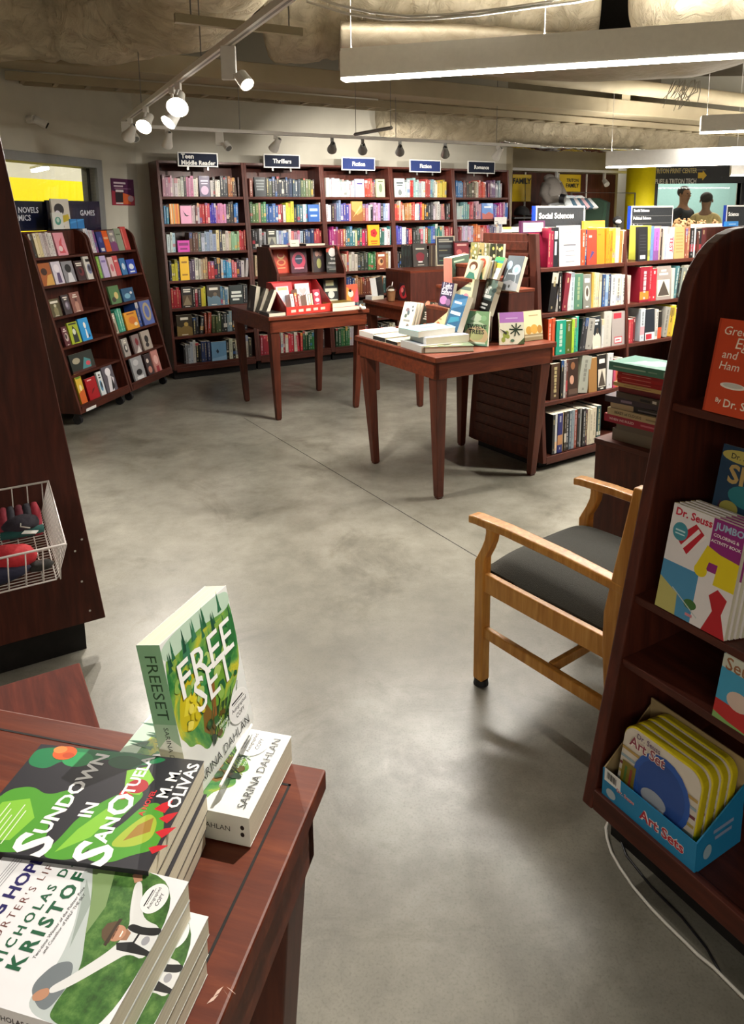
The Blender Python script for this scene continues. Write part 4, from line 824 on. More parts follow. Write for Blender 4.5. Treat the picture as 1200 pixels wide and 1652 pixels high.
rack_face(0, 0, 146, 164.5, 647, 604, '#a4141f', [('p', [(.3, .3), (.5, .5), (.75, .55), (.5, .4)], '#4a060c'), ('r', .2, .88, .6, .93, '#e8c8c0')])
rack_face(0, 0, 166, 174, 641, 597, '#d8dcdc', None, ('#5a90b0', '#2a2a34'))
rack_face(0, 0, 174.5, 193, 635, 582, '#57525c', [('p', [(.2, .0), (.6, .0), (.9, .5), (.4, .7)], '#d8d4d8'), ('e', .5, .75, .25, .14, '#e4e0e4'), ('p', [(.5, .1), (.8, .2), (.7, .6)], '#1c1a20')], off=.01)
rack_spines(1, 5, 145, 162, 408, 369, ['e4e0e2', 'd4d8e4', 'e0d0d8', 'd8d8e0', '8a4a8a'])
rack_face(1, 5, 163, 172, 406.5, 373, '#2c3880', [('r', .2, .05, .8, .2, '#e0e0e0'), ('e', .5, .6, .25, .14, '#5a68b0')])
rack_face(1, 5, 172.5, 181, 406, 372, '#ef661e', [('r', .1, .6, .9, .7, '#f8c090')])
rack_face(1, 5, 181.5, 192, 405, 371, '#9c9796', None, ('#8a4a80', '#d8d4d0'))
rack_face(1, 5, 192.5, 202.5, 404, 368, '#99a690', [('r', .15, .7, .85, .76, '#5a6650')])
rack_face(1, 5, 203, 211.5, 403, 365, '#c64a46', [('r', .1, .1, .3, .9, '#e08078')], t=.02)
rack_spines(1, 4, 164, 168.5, 447.5, 411, ['78ae40'])
rack_face(1, 4, 169, 178.5, 447, 411, '#c6b8e0', [('r', .15, .7, .85, .8, '#8a78b8')])
rack_face(1, 4, 181, 189, 446, 414, '#e6c8c6', [('e', .5, .45, .3, .2, '#d06a78')])
rack_face(1, 4, 189.5, 197, 445, 412, '#d65a5e', [('r', .2, .7, .8, .78, '#f4d8d0')])
rack_face(1, 4, 199, 207.5, 444.5, 417, '#3a78b0', [('e', .5, .5, .3, .2, '#d0e0ec')])
rack_face(1, 4, 209, 222, 443, 419, '#2a4ab0', [('e', .5, .5, .3, .2, '#e0e8f0'), ('r', .2, .1, .8, .2, '#e0e8f0')])
rack_face(1, 3, 181, 198, 490, 459, '#567f50', [('e', .6, .45, .2, .2, '#d8c07a'), ('e', .3, .25, .2, .14, '#3a3428')])
rack_face(1, 3, 200.5, 220, 487, 464, '#285a80', [('e', .4, .4, .25, .2, '#7ab0c8'), ('e', .75, .6, .1, .1, '#e8ecec')])
rack_face(1, 2, 183.5, 192, 535, 500, '#a7a08e', None, ('#5a5a40', '#d0ccb8'))
rack_spines(1, 2, 194, 205, 533.5, 494, ['2f8f74', '50a890', '3a9a80'])
rack_face(1, 2, 206, 227, 530.5, 499, '#e6a030', [('e', .55, .5, .3, .22, '#d8782a'), ('e', .75, .25, .14, .1, '#f6e4c0'), ('r', .2, .84, .8, .92, '#a85a18')])
rack_spines(1, 2, 228, 233, 528, 487, ['2a4a90'])
rack_face(1, 2, 234, 252, 524.5, 480, '#5a6cae', [('e', .5, .5, .34, .36, '#b0a078'), ('e', .5, .5, .2, .24, '#5a6cae'), ('r', .05, .93, .95, .97, '#b8a878')])
rack_face(1, 1, 202, 212, 573.5, 542, '#a69e96', None, ('#302c2c', '#d8d4cc'))
rack_face(1, 1, 218.5, 231, 569, 537, '#8a7a78', [('e', .55, .6, .2, .2, '#7a1a24'), ('p', [(.2, 0), (.9, 0), (.7, .4)], '#e0d8d4')])
rack_face(1, 1, 234, 248.5, 565, 532, '#b0a498', [('e', .5, .55, .22, .2, '#1c1a1c'), ('e', .45, .25, .2, .12, '#2a2628')])
rack_face(1, 0, 220, 239.5, 617, 571, '#a0a0a2', [('e', .4, .75, .24, .12, '#c8c8c8'), ('e', .5, .35, .25, .12, '#1a1a1c'), ('r', .2, .08, .8, .2, '#e0e0e0')])
rack_face(1, 0, 241, 251.5, 608.5, 569, '#3a2a2c', [('e', .5, .3, .3, .15, '#c88a7a'), ('e', .4, .7, .2, .1, '#e8d8d0')])
rack_face(1, 0, 252, 263.5, 603, 559, '#c4857c', [('e', .5, .55, .3, .18, '#e8b8b0'), ('r', .3, .05, .7, .3, '#a02a30')])
s0, y0, z0 = rloc(137, 658, 0); mb = MB('matte'); mb.box((0, -.003, 0), (.12, -.0005, .02), '#e4e2de'); tag(mb.build('price_strip', mat4=M4(RQ+RD*s0-RN*0.0+Z*.095, RA)), 'thin white price strip on the bottom rail of the first slanted rack', 'label')
# displays standing on top of the first rack
def on_rack(rk, u0, u1, v0, v1, z, y, cover, art, label, cat='book', mat='print', t=.012):
    p = atp(u0, v1, RQ - RN*y, RN) - RQ; q = atp(u1, v1, RQ - RN*y, RN) - RQ; c = atp((u0+u1)/2, v0, RQ - RN*y, RN)
    small_book('book', label, cat, M4(RQ + RD*p.dot(RD) - RN*y + Z*z, RA, -.05), (q-p).dot(RD), c.z-z, t, cover, art=art, mat=mat)
on_rack(0, 88, 116, 321, 372, 1.366, .37, '#e4e0d4', [('e', .4, .65, .28, .2, '#25252a'), ('p', [(.5, .2), (.95, .3), (.9, .5), (.55, .45)], '#d8c038'), ('e', .3, .5, .16, .12, '#e8e8f0'), ('p', [(.1, .05), (.6, .05), (.5, .25)], '#55555a')], 'white comic with yellow and black figures standing on top of the first slanted rack')
on_rack(0, 87, 104, 343, 372, 1.366, .345, '#e4e8e2', [('e', .5, .5, .28, .25, '#4a9a88'), ('e', .5, .55, .14, .14, '#c8e0d4')], 'small white card with a teal picture on top of the first slanted rack', 'card')
on_rack(0, 115, 137, 353, 372, 1.366, .36, '#2484d0', [('p', [(0, .5), (1, .9), (1, 1), (0, .7)], '#4aa4e8'), ('r', .45, 0, .5, 1, '#16508a')], 'bright blue book lying propped on top of the first slanted rack')
# ------------------------------------------------------------------ social science books
SSI = SSM.inverted()
def sloc(u, v, z, off=.02):
    n = SB*-1; q = SSI @ atp(u, v, SSM @ V((0, sy(z)+off, 0)), n); return q.x, q.z
SROW = ['bottom shelf', 'fourth shelf down', 'third shelf down', 'second shelf down', 'top shelf']; SBAY = ['first', 'second', 'third', 'fourth']; _sc = {}
r6 = random.Random(21)
def ss(bay, row, lst, vt, vb):
    """lst: (x0, x1, colour, kind, top row) in photo columns"""
    z = SSZ[row]
    for it in lst:
        u0, u1, c = it[0], it[1], '#'+it[2]; cm = tuple(x*.78 for x in lin(c)[:3])+(1,); kd = it[3] if len(it) > 3 else 's'; tv = it[4] if len(it) > 4 else vt+r6.uniform(-2, 4); art = it[5] if len(it) > 5 else None; desc = it[6] if len(it) > 6 else None
        x0, _ = sloc(u0, vb, z); x1, _ = sloc(u1, vb, z); _, zt = sloc((u0+u1)/2, tv, z); h = max(.08, min(zt-z, .235)); _sc[(bay, row)] = _sc.get((bay, row), 0)+1
        if row < 4: h = min(h, SSZ[row+1]-z-.03)
        where = f'{ORD[_sc[(bay, row)]-1]} from left on the {SROW[row]}, {SBAY[bay]} social science bay'; where = where.replace('from left on the', 'on the'); g_ = f'social science books, {SBAY[bay]} bay'
        hi = it[2][0] in 'de' and it[2][2] in 'cde'
        if kd == 'f':
            M = SSM @ M4((x0, sy(z)+.014, z+.001), 0, -.05); small_book('book', desc or f'{cname(c)} book facing out, {where}', 'book', M, x1-x0, h, .022, cm, art=art or auto_art(r6, c, ('#d0c8b8', '#4a4038')), group=g_)
        else:
            ln = {'l': .14, 'L': .25, 'r': -.14}.get(kd, 0); dx = h*sin(ln) if ln > 0 else 0
            M = SSM @ Matrix.Translation(V((x1-.0008, sy(z)+r6.uniform(.012, .022), z+.001))) @ Matrix.Rotation(-ln, 4, 'Y') @ Matrix.Rotation(pi/2, 4, 'Z')
            small_book('book', desc or f'{cname(c)} spined book, {where}', 'book', M, r6.uniform(.14, .165), h, max(.006, x1-x0-.001), cm, sart=art or spine_art(r6, c), group=g_)
def sp(u0, u1, cols): w = (u1-u0)/len(cols); return [(u0+w*i, u0+w*(i+1), c) for i, c in enumerate(cols)]
ss(0, 4, sp(883, 892, ['b02048', 'a01840']) + [(892, 900, '1d2128', 's', 367, [('r', .1, .2, .3, .8, '#c8ccd0'), ('r', .36, .3, .7, .7, '#c8ccd0')])] +
   [(901, 935, 'dfdfd8', 'f', 364, [('t', '99 Ways', .5, .82, .5, '#55555a', {'bold': .0, 'shear': .2}), ('t', 'to Die', .5, .70, .34, '#55555a', {'bold': 0, 'shear': .2}), ('r', .2, .50, .78, .54, '#6a6a70'), ('r', .3, .36, .72, .385, '#8a8a90'), ('r', .28, .25, .76, .27, '#8a8a90'), ('r', .3, .1, .72, .12, '#8a8a90')], 'white book reading 99 ways to die, facing out on the top social science shelf')] +
   [(936, 942, 'd8542c'), (942, 945, '2a2f55'), (945.5, 961, 'e5402a', 'f', 371, [('p', [(.2, .1), (.8, .35), (.5, .4)], '#3a3a6a'), ('r', .2, .78, .5, .84, '#f4c0b0')]), (961.5, 974, 'ef8a1c', 'f', 368, [('r', .15, .8, .5, .83, '#b85a10')])] + sp(975, 987, ['f08f1e', 'f59a22', 'ee8c1a']) + [(987, 991, 'f4c23a'), (991, 997, 'efe0c0'), (997, 1001, 'f0873a'), (1001, 1006, 'e8e4dc', 'l'), (1006, 1011, 'e4d4b4', 'l')], 369, 424)
ss(1, 4, [(1028.5, 1043, '1c1c20', 'f', 366, [('r', .2, .06, .75, .17, '#e8e8e4')] + [('r', .15, .3+.09*i, .85, .31+.09*i, '#4a4a50') for i in range(6)]), (1044, 1047.5, 'c4c64e'), (1047.5, 1052, '6f8fc0'), (1052, 1060, 'b06ac0')] + sp(1060, 1067, ['c8a890', '3a2c28']) + [(1067, 1070, 'd8c8b8'), (1070, 1073.5, 'a8b4d8'), (1073.5, 1076.5, 'e8e8e8'), (1077, 1085, 'e0dcdc', 's', 367, [('t', 'TEST', .55, .5, .5, '#a01c30', {'bold': .03})], 'white book with red test lettering down its spine, top social science shelf'), (1086, 1102, 'c8aa70', 'f', 366, [('r', .15, .2+.1*i, .85, .22+.1*i, '#8a7040') for i in range(7)]), (1102.5, 1106, '9a5440'), (1106, 1110, 'b07058'), (1110, 1116, '181818'), (1116, 1119, 'd8d8d8'), (1119, 1128, '201c20'), (1128, 1136, '5a1c20')], 366, 416)
ss(0, 3, [(884, 894, '1c1a1c', 'r'), (896, 900, 'b8b4ac', 'r'), (900, 905, '1a1a1a'), (905, 913, '8a2a3a', 'r'), (914, 919, 'e0e0dc'), (919, 925, 'c6d6de'), (925.5, 939, '5a8a70', 's', 442), (939.5, 952, '88887e', 'f', 443), (953, 956.5, 'e2b04e'), (956.5, 960, 'e8d8a8'), (960, 965, 'e8dcb0'), (965, 969, 'e4d8b4'), (969, 974, '2a4a7a'), (974, 979, 'a8c2d8'), (979, 983, '2a3a60'), (983.5, 992, 'e0e2e0'), (992, 1000, 'e4dcc8'), (1000, 1008, 'e4e2d8'), (1008, 1014, 'd8b8b0')], 441, 494)
ss(1, 3, [(1029.5, 1044, '9a1a30', 's', 431), (1044.5, 1049, 'c02838'), (1049, 1056.5, 'd02a3a'), (1057, 1080, 'a69a92', 'f', 430), (1080.5, 1084.5, 'd8d6cc'), (1085, 1089, '5a8a90', 'r'), (1089, 1093, '1c2024', 'r'), (1093, 1100, '8a9088', 'r'), (1101, 1110, 'a8a498', 'f')], 430, 483)
ss(0, 2, [(883, 889, 'e4562c'), (889, 894, 'e06038'), (894.5, 910, '18a688', 's', 517), (910.5, 919.5, '586a1e', 's', 518), (920, 924, 'b8e23c'), (924, 927.5, '2a9a78'), (927.5, 932, '3cc0a0'), (932.5, 937, '2a2a30', 'r'), (937, 942, '3a3a40', 'r'), (942, 953, 'b2aea4', 'r', 515), (954, 967, '1b2630', 'f', 511), (967.5, 971, 'e0e0dc'), (971.5, 984, 'd6d2c6', 's', 503), (985, 1010, 'b4a9a4', 'f', 503, [('r', .1, .8, .6, .96, '#b83040'), ('r', .15, .06, .65, .26, '#b83040'), ('r', .19, .09, .61, .23, '#e0d8d4'), ('r', .24, .14, .5, .18, '#b83040')], 'grey white book with red label boxes facing out, third shelf down'), (1010.5, 1014, 'd04048'), (1014, 1018, 'b83040'), (1018, 1021, '6a2028')], 512, 567)
ss(1, 2, [(1031, 1038, 'd8e2ea'), (1039, 1054, '1d2532', 'f', 499, [('r', 0, 0, 1, .25, '#d8d8d4'), ('r', .08, .03, .7, .2, '#b02838')]), (1054.5, 1058, 'e4e2dc'), (1058.5, 1066, '2a2522', 's', 503, [('r', .6, 0, 1, 1, '#e0502a')]), (1067, 1074, 'a8a49a', 'r'), (1074, 1081, 'd4ac3e', 'r'), (1081, 1087, 'e6ce34', 's', 493), (1087, 1093, '6a5a8a'), (1093, 1099, 'b8a0b8')], 498, 549)
ss(0, 1, [(888, 902, '4a3020', 's', 587), (902.5, 907, '1a1a1c'), (907, 910.5, 'c8c4c0'), (911, 914, '6a3a30'), (914.5, 931, '3a2218', 'f', 580, [('e', .5, .82, .2, .1, '#8a5a3a'), ('e', .4, .45, .2, .12, '#c09078'), ('r', .1, .06, .9, .2, '#5a4438')]), (931.5, 947, 'b0b2a4', 'r', 577), (948, 961, 'a87a42', 'f', 578, [('r', 0, 0, .05, 1, '#8a6030')]), (962, 976, '211a1a', 'f', 573), (977, 986, 'e4e4e6', 's', 571), (986.5, 990, 'd05078'), (990, 995, 'e06a3a'), (995, 1001, 'd8d4cc')], 578, 637)
ss(0, 0, [(889, 893, '2a2a2c'), (893, 897, 'd8d8d6'), (897.5, 905, '1c2472', 's', 659), (905, 908.5, 'b8a080'), (908.5, 912, '3a3026'), (912, 916.5, '18181a'), (916.5, 921, '5a6a78'), (921, 925.5, '90a0a8'), (925.5, 929.5, '9a4a38'), (930, 934, '1a1a1c'), (934, 937, 'b0b0ac'), (937, 942, '201c20'), (942, 945, '5a3040'), (945, 949, 'd6cab0'), (949, 953.5, 'ddd2ba'), (953.5, 959.5, 'd9cdb4'), (960, 966, '26484a', 's', 655)], 659, 718)
# signs standing on the shelving
def ssign(u0, u1, v0, v1, label, lines):
    z = 1.333; off = .30; pt = SSM @ V((0, off, 0)); a = SSI @ atp(u0, v1, pt, -SB); b = SSI @ atp(u1, v1, pt, -SB); c = SSI @ atp((u0+u1)/2, v0, pt, -SB); w = b.x-a.x; h = c.z-z
    t = thing('shelf_sign', label, 'sign', SSM @ M4((a.x, off, z)), 'category signs standing on the social science shelving')
    m = MB('metal_white'); m.box((0, 0, 0), (w, .012, h)); m.build('frame', t)
    m = MB('matte'); m.box((.010, -.002, .0), (w-.010, 0, h-.010), '#1d2024'); fp = m.build('face', t)
    m = MB('matte', '#f2f2ee')
    for s_, y, hh in lines: m.text(s_, (.022, -.0026, h*y), (1, 0, 0), (0, 0, 1), h=h*hh, anchor='l', bold=.03, sx=1.12)
    if len(lines) > 1: m.use(col='#8a8a8a'); [m.box((.012, -.0025, h*y), (w-.012, -.002, h*y+.0015)) for y in (.56, .24)]
    m.build('lettering', fp)
    m = MB('glossy'); m.box((-.022, .0, .0), (-.001, .012, h), '#1c3a98'); m.build('side_strip', t)
ssign(863, 941, 332, 392, 'dark sign reading social sciences standing on the shelving', [('Social Sciences', .62, .225)])
ssign(1016, 1083, 332, 384, 'dark sign listing social science, political science and business', [('Social Science', .80, .13), ('Political Science', .47, .13), ('Business', .15, .13)])
ssign(1169, 1232, 331, 380, 'dark sign reading science, partly cut off at the edge', [('Science', .58, .2)])
# books lying / standing on the very top
def toptag(label, u0, u1, v0, v1, off, cover, art=None, t=.02, cat='book', nm='book', yaw=0):
    z = 1.335; pt = SSM @ V((0, off, 0)); a = SSI @ atp(u0, v1, pt, -SB); b = SSI @ atp(u1, v1, pt, -SB); c = SSI @ atp((u0+u1)/2, v0, pt, -SB)
    small_book(nm, label, cat, SSM @ M4((a.x, off, z), yaw, -.04), b.x-a.x, c.z-z, t, cover, art=art)
toptag('purple bordered notice card standing on the slatted end of the shelving', 841, 879, 356, 376, .16, '#55204a', [('r', .08, .1, .92, .84, '#e8dcc8'), ('r', .2, .55, .8, .6, '#a89888'), ('r', .2, .4, .7, .45, '#a89888')], cat='card', nm='notice_card')
toptag('cream and yellow notice card at the corner of the slatted shelving end', 811, 839, 366, 376, .40, '#e8e2cc', [('r', 0, .5, .5, 1, '#e8c850')], t=.006, cat='card', nm='notice_card')
toptag('orange envelope shaped book behind the social sciences sign', 942, 975, 356, 380, .26, '#e8a43c', [('r', .2, .3, .4, .4, '#f4c878'), ('p', [(0, 1), (1, .8), (1, .6), (.5, .7)], '#d8902a')])
toptag('white long book lying on top of the shelving past the plush toys', 1118, 1164, 361, 372, .2, '#e4e2de')
toptag('bright blue book standing on top of the shelving below the science sign', 1171, 1190, 357, 374, .2, '#2a7ac0', [('r', .2, .4, .8, .5, '#cfe2f2')])
# ------------------------------------------------------------------ things on the display tables
r7 = random.Random(31)
T1M, T2M = M4((T1F.x, T1F.y, 0), T1Y), M4((T2F.x, T2F.y, 0), T2Y); T3M = M4((T3F.x, T3F.y, 0), .53)
FLAT = Matrix.Rotation(-pi/2, 4, 'X')
def stand(label, bl, br, tv, z, tilt, cover, art=None, t=.022, spine=None, hard=False, group=None, acc=('#d8d0c0', '#403830'), sart=None, w=None, mat='print', cat='book', name='book'):
    a, yaw, w_, h = pose_from(bl, br, tv, z, tilt); w = w or w_
    return small_book(name, label, cat, M4((a.x, a.y, z+.001), yaw, tilt), w, h, t, cover, spine, art or auto_art(r7, cover, acc), sart, group, hard=hard, mat=mat)
def lying(label, TM, x, y, z, yaw, w, h, t, cover, art=None, spine=None, hard=False, group=None, sart=None, acc=('#d8d0c0', '#403830')):
    return small_book('book', label, 'book', TM @ M4((x, y, z+t), yaw) @ FLAT, w, h, t, cover, spine, art or auto_art(r7, cover, acc), sart, group, hard=hard)
g1 = 'nature books on the front display table'
def riser(label, TM, blocks):
    t = thing('display_riser', label, 'riser', TM)
    for a, b in blocks:
        m = MB('shelf_wood'); m.box(a, (b[0], b[1], b[2]-.018)); m.build('riser_block', t, bevel=.002)
        m = MB('table_wood'); m.box((a[0]-.002, a[1]-.002, b[2]-.018), (b[0]+.002, b[1]+.002, b[2])); m.build('riser_top', t, bevel=.002)
riser('stepped dark wood riser on the nature book table', T1M, [((.25, .36, .761), (.333, .75, .798)), ((.335, .36, .761), (.43, .56, .938)), ((.36, .20, .761), (.43, .358, .938)), ((.565, .125, .761), (.745, .268, 1.042)), ((.432, .27, .761), (.745, .44, 1.098)), ((.432, .445, .761), (.535, .60, 1.044)), ((.54, .445, .761), (.745, .56, 1.163)), ((.56, .36, 1.099), (.745, .44, 1.163))])
lying('white book with a pink cover lying at the far end of the nature table edge', T1M, .02, .62, .761, 0, .22, .16, .032, '#e6d4cc', [('r', 0, .25, .7, 1, '#e8a8a0'), ('r', .7, .1, .95, .9, '#b8d0c0')], '#e4e2da', True, g1)
lying('cream book with dark edges lying second along the nature table edge', T1M, .018, .495, .761, .03, .22, .12, .026, '#e4dcc0', [('r', .1, .2, .9, .8, '#d8d8b8')], '#2a2a2c', True, g1)
lying('thin book with a black spine lying third along the nature table edge', T1M, .018, .372, .761, -.02, .22, .118, .02, '#c8c0a8', [('r', .1, .2, .9, .8, '#8a9a80')], '#1c1c1e', True, g1)
lying('thick grey white book at the bottom of the teal topped pile on the nature table', T1M, .012, .135, .761, -.05, .28, .21, .036, '#c8c6c6', [('r', .1, .2, .9, .8, '#a8b0c8'), ('r', .2, .4, .6, .6, '#e0e0e8')], '#b4b2ac', False, g1)
lying('pale blue covered book in the middle of the teal topped pile', T1M, .05, .15, .798, -.12, .25, .18, .034, '#b4bcd4', [('r', .1, .2, .9, .8, '#d0d4e4'), ('r', .3, .4, .7, .6, '#8a94b8')], '#c8c8c4', False, g1)
lying('book with a bright aqua cover on top of the pile on the nature table', T1M, .02, .175, .833, .06, .24, .17, .032, '#7cc8d4', [('p', [(.1, .1), (.9, .2), (.8, .9), (.2, .8)], '#98dae0'), ('r', .3, .4, .7, .6, '#5ab0c0')], '#a8b4ae', False, g1)
lying('leafy patterned book with a black edge lying at the near corner of the nature table', T1M, .022, .128, .761, -.42, .255, .145, .03, '#55634a', [('e', r7.uniform(.08, .92), r7.uniform(.1, .9), .09, .1, r7.choice(['#c8c8a0', '#8aa078', '#2a3428', '#b8b088'])) for i in range(26)], '#18181a', True, g1)
for i in range(3):
    stand(['front copy of the white book with small grey flowers on the nature table', 'second copy of the white flowered book, leaning behind the front copy', 'third copy of the white flowered book, hindmost of the three'][i], (642+i*4.5, 530.5-i*.6), (662+i*4.5, 534-i*.6), 488, .796, -.33, '#e6e2d4', [('e', .4, .72, .14, .07, '#8a7a80'), ('e', .5, .62, .1, .09, '#5a6a70'), ('e', .75, .85, .06, .04, '#50606a'), ('e', .8, .72, .06, .04, '#50606a'), ('e', .35, .5, .1, .07, '#5a6a62'), ('r', .25, .3, .75, .37, '#9a9a92'), ('p', [(.5, .02), (.8, .02), (.75, .2), (.6, .24)], '#7a7068')], .012, group=g1)
stand('dark cover with white lettering bars and orange flowers beside the white flowered books', (676, 528), (692, 531), 487, .80, -.3, '#34382e', [('e', .3, .9, .22, .12, '#d88a70'), ('e', .85, .8, .14, .16, '#e0a890'), ('e', .5, .1, .2, .08, '#c87850')] + bars(r7, .3, .62, 4, '#e0ddd0', .4, .6), .02, group=g1)
stand('cream book with an orange animal picture leaning beside the blue book', (692, 532), (713, 539), 495, .80, -.28, '#dfcdA2'.lower(), [('p', [(.35, .12), (.72, .1), (.7, .35), (.5, .42), (.38, .32)], '#c87a4a'), ('r', .3, .5, .7, .55, '#a08a60'), ('r', .25, .72, .75, .76, '#a08a60')], .028, group=g1)
stand('tall blue patterned book on a clear stand on the nature table', (717, 529), (737, 536), 476, .837, -.33, '#2d5a7c', [('p', [(0, .55), (1, .75), (1, .95), (0, .8)], '#4a7aa0'), ('r', .15, .74, .7, .8, '#cfe0e8'), ('r', .08, .43, .85, .52, '#cfe0e8'), ('p', [(.1, .15), (.9, .3), (.8, .4), (.2, .34)], '#3f88a0'), ('r', .1, .1, .8, .13, '#b8d0dc')], .032, group=g1)
def acryl(label, bl, br, z0, z1, depth):
    a, b = atz(*bl, z0), atz(*br, z0); yaw = atan2((b-a).y, (b-a).x); w = (b-a).length; t = thing('acrylic_stand', label, 'stand', M4((a.x, a.y, z0), yaw)); m = MB('acrylic')
    m.box((0, 0, 0), (w, .003, z1-z0)); m.build('front_sheet', t); m = MB('acrylic'); m.box((0, .003, z1-z0-.003), (w, depth, z1-z0)); m.build('top_sheet', t); m = MB('acrylic'); m.box((0, depth-.003, 0), (w, depth, z1-z0-.003)); m.build('rear_sheet', t)
acryl('clear acrylic block under the blue patterned book', (719, 551), (748, 554), .762, .834, .04)
stand('plum cover with white title lettering behind the blue patterned book', (707, 492.5), (726, 496.5), 456, .94, -.2, '#3b3450', [('t', 'Light', .5, .82, .72, '#f0eaf4'), ('t', 'Eaters', .5, .6, .85, '#f0eaf4'), ('e', .35, .25, .3, .18, '#c88ac0'), ('e', .75, .2, .2, .14, '#8a6a90')], .02, group=g1)
stand('cream book with blue and pink flowers behind the blue patterned book', (728, 493), (757, 499), 449, .94, -.2, '#d9d0a8', [('r', .12, .8, .85, .86, '#8a8a70'), ('r', .12, .6, .9, .72, '#6a7a70'), ('p', [(0, 0), (1, 0), (1, .3), (.5, .45), (0, .3)], '#6a90b8'), ('e', .7, .4, .14, .1, '#e08a98')], .03, group=g1)
stand('large dark leafy book with white title on the wire easel of the nature table', (757, 499), (787, 509), 450, .915, -.3, '#4d5f5e', [('e', r7.uniform(.05, .95), r7.uniform(.5, .95), .12, .08, r7.choice(['#90a4a0', '#6a8078', '#3a4a48'])) for i in range(12)] + [('t', 'the', .45, .88, .25, '#e8ece8'), ('t', 'Four', .5, .74, .6, '#e8ece8'), ('t', 'on', .5, .62, .25, '#e8ece8'), ('r', .12, .46, .9, .55, '#e8ece8'), ('p', [(.3, .02), (1, .02), (1, .4), (.5, .42)], '#1f2322'), ('p', [(0, 0), (.3, 0), (.1, .4), (0, .45)], '#6a9aa8'), ('r', .5, .24, .85, .3, '#c8ccc8'), ('r', .5, .14, .8, .19, '#c8ccc8')], .03, group=g1)
a = atz(775, 507, .915); t = thing('wire_easel', 'white wire easel holding the large leafy book', 'easel', M4((a.x, a.y, .76), -.1))
m = MB('wire_white'); m.tube([(-.05, -.02, .165), (-.05, -.01, .15), (-.05, .05, .002), (-.05, .09, .002)], .003, 6); m.tube([(.06, -.02, .165), (.06, -.01, .15), (.06, .05, .002), (.06, .09, .002)], .003, 6); m.tube([(-.05, .05, .002), (.06, .05, .002)], .003, 6); m.tube([(-.05, -.01, .15), (.06, -.01, .15)], .003, 6); m.build('wire_frame', t, smooth=True)
stand('green book reading twelve trees standing at the front of the nature table', (748, 556), (786, 559), 502, .762, -.14, '#7fa877', [('e', .5, .28, .5, .28, '#c8b48a'), ('e', .5, .3, .3, .16, '#a8b07a'), ('r', 0, .0, 1, .06, '#6aa088'), ('r', .1, .05, .9, .1, '#cfe0cf'), ('p', [(.2, .75), (.5, .95), (.8, .8), (.55, .7), (.9, .6), (.5, .62), (.15, .62), (.45, .7)], '#c4d8b8'), ('e', .78, .8, .12, .08, '#8fbf8a'), ('t', 'TWELVE', .5, .55, .84, '#18221a', {'bold': .03}), ('t', 'TREES', .5, .4, .66, '#18221a', {'bold': .03})], .022, group=g1)
stand('lilac topped botanical book on the front edge of the nature table', (807, 557), (846, 555), 504, .762, -.14, '#e6e4cc', [('r', 0, .68, 1, 1, '#b57cc4'), ('r', .25, .8, .75, .83, '#d8b8e0')] + [('e', .22+.1*cos(i*.9), .25+.12*sin(i*1.3), .08, .07, '#9aa850') for i in range(6)] + [('l', .66, .45, .66+.28*cos(i*.75), .45+.2*sin(i*.75), .05, '#2c3a2c') for i in range(8)] + [('p', [(0, .5), (.3, .38), (.25, .3), (.1, .42)], '#3a3a34'), ('p', [(.7, 0), (1, 0), (1, .2)], '#50603c'), ('e', .5, .12, .08, .05, '#5a7a60')], .02, group=g1)
stand('tan book with golden trees beside the lilac topped book', (847, 551), (876, 547.5), 501.5, .762, -.16, '#dcccA0'.lower(), [('r', 0, 0, 1, .22, '#8a7a58'), ('e', .25, .35, .16, .14, '#b88a38'), ('e', .55, .38, .2, .16, '#c89840'), ('e', .85, .36, .14, .14, '#a87a34'), ('r', 0, .12, 1, .17, '#b8ac8c'), ('r', .3, .82, .8, .86, '#a89a70')], .022, group=g1)
# upper tiers
stand('dark green book with a thick pink spine on the riser of the nature table', (729.5, 459), (757, 449), 413, 1.046, -.02, '#2d5340', [('r', .1, .8, .7, .86, '#a8c8a8'), ('r', .1, .62, .75, .66, '#3f7055'), ('r', .1, .4, .75, .44, '#3f7055')], .05, '#e8a08e', group=g1)
for i in range(2):
    stand(['front cream cover with two women on the riser', 'second cream cover with a red haired woman on the riser'][i], (748.5+i*13, 447.5+i), (768+i*12, 451), 419-i*6, 1.10, -.3, '#dfcfa0', [('e', .5, .62, .3, .22, '#e4c0a0'), ('e', .5, .66, .34, .24, '#5a3a28' if not i else '#a84a38'), ('e', .5, .58, .2, .16, '#e8c8ac'), ('p', [(.1, 0), (.9, 0), (.7, .3), (.3, .35)], '#3a7060')], .016, group=g1)
for i in range(3): stand(f'{["first", "second", "third"][i]} thin dark book with a white edge beside the cream covers on the riser', (781+i*7, 447.5), (785.5+i*7, 449.5), 421, 1.10, -.2, '#4a4440', [('r', 0, 0, .5, 1, '#e0ddd4')], .01, group=g1)
stand('white book with green and yellow bands leaning on the riser', (787, 448.5), (801, 451), 415, 1.10, -.4, '#e4e6e0', [('r', 0, .84, 1, 1, '#4a9a58'), ('r', 0, .72, 1, .84, '#2f7f78'), ('r', 0, .58, 1, .72, '#c8c838'), ('r', 0, .5, 1, .58, '#e0a848'), ('e', .4, .3, .2, .08, '#8a8a98')], .016, group=g1)
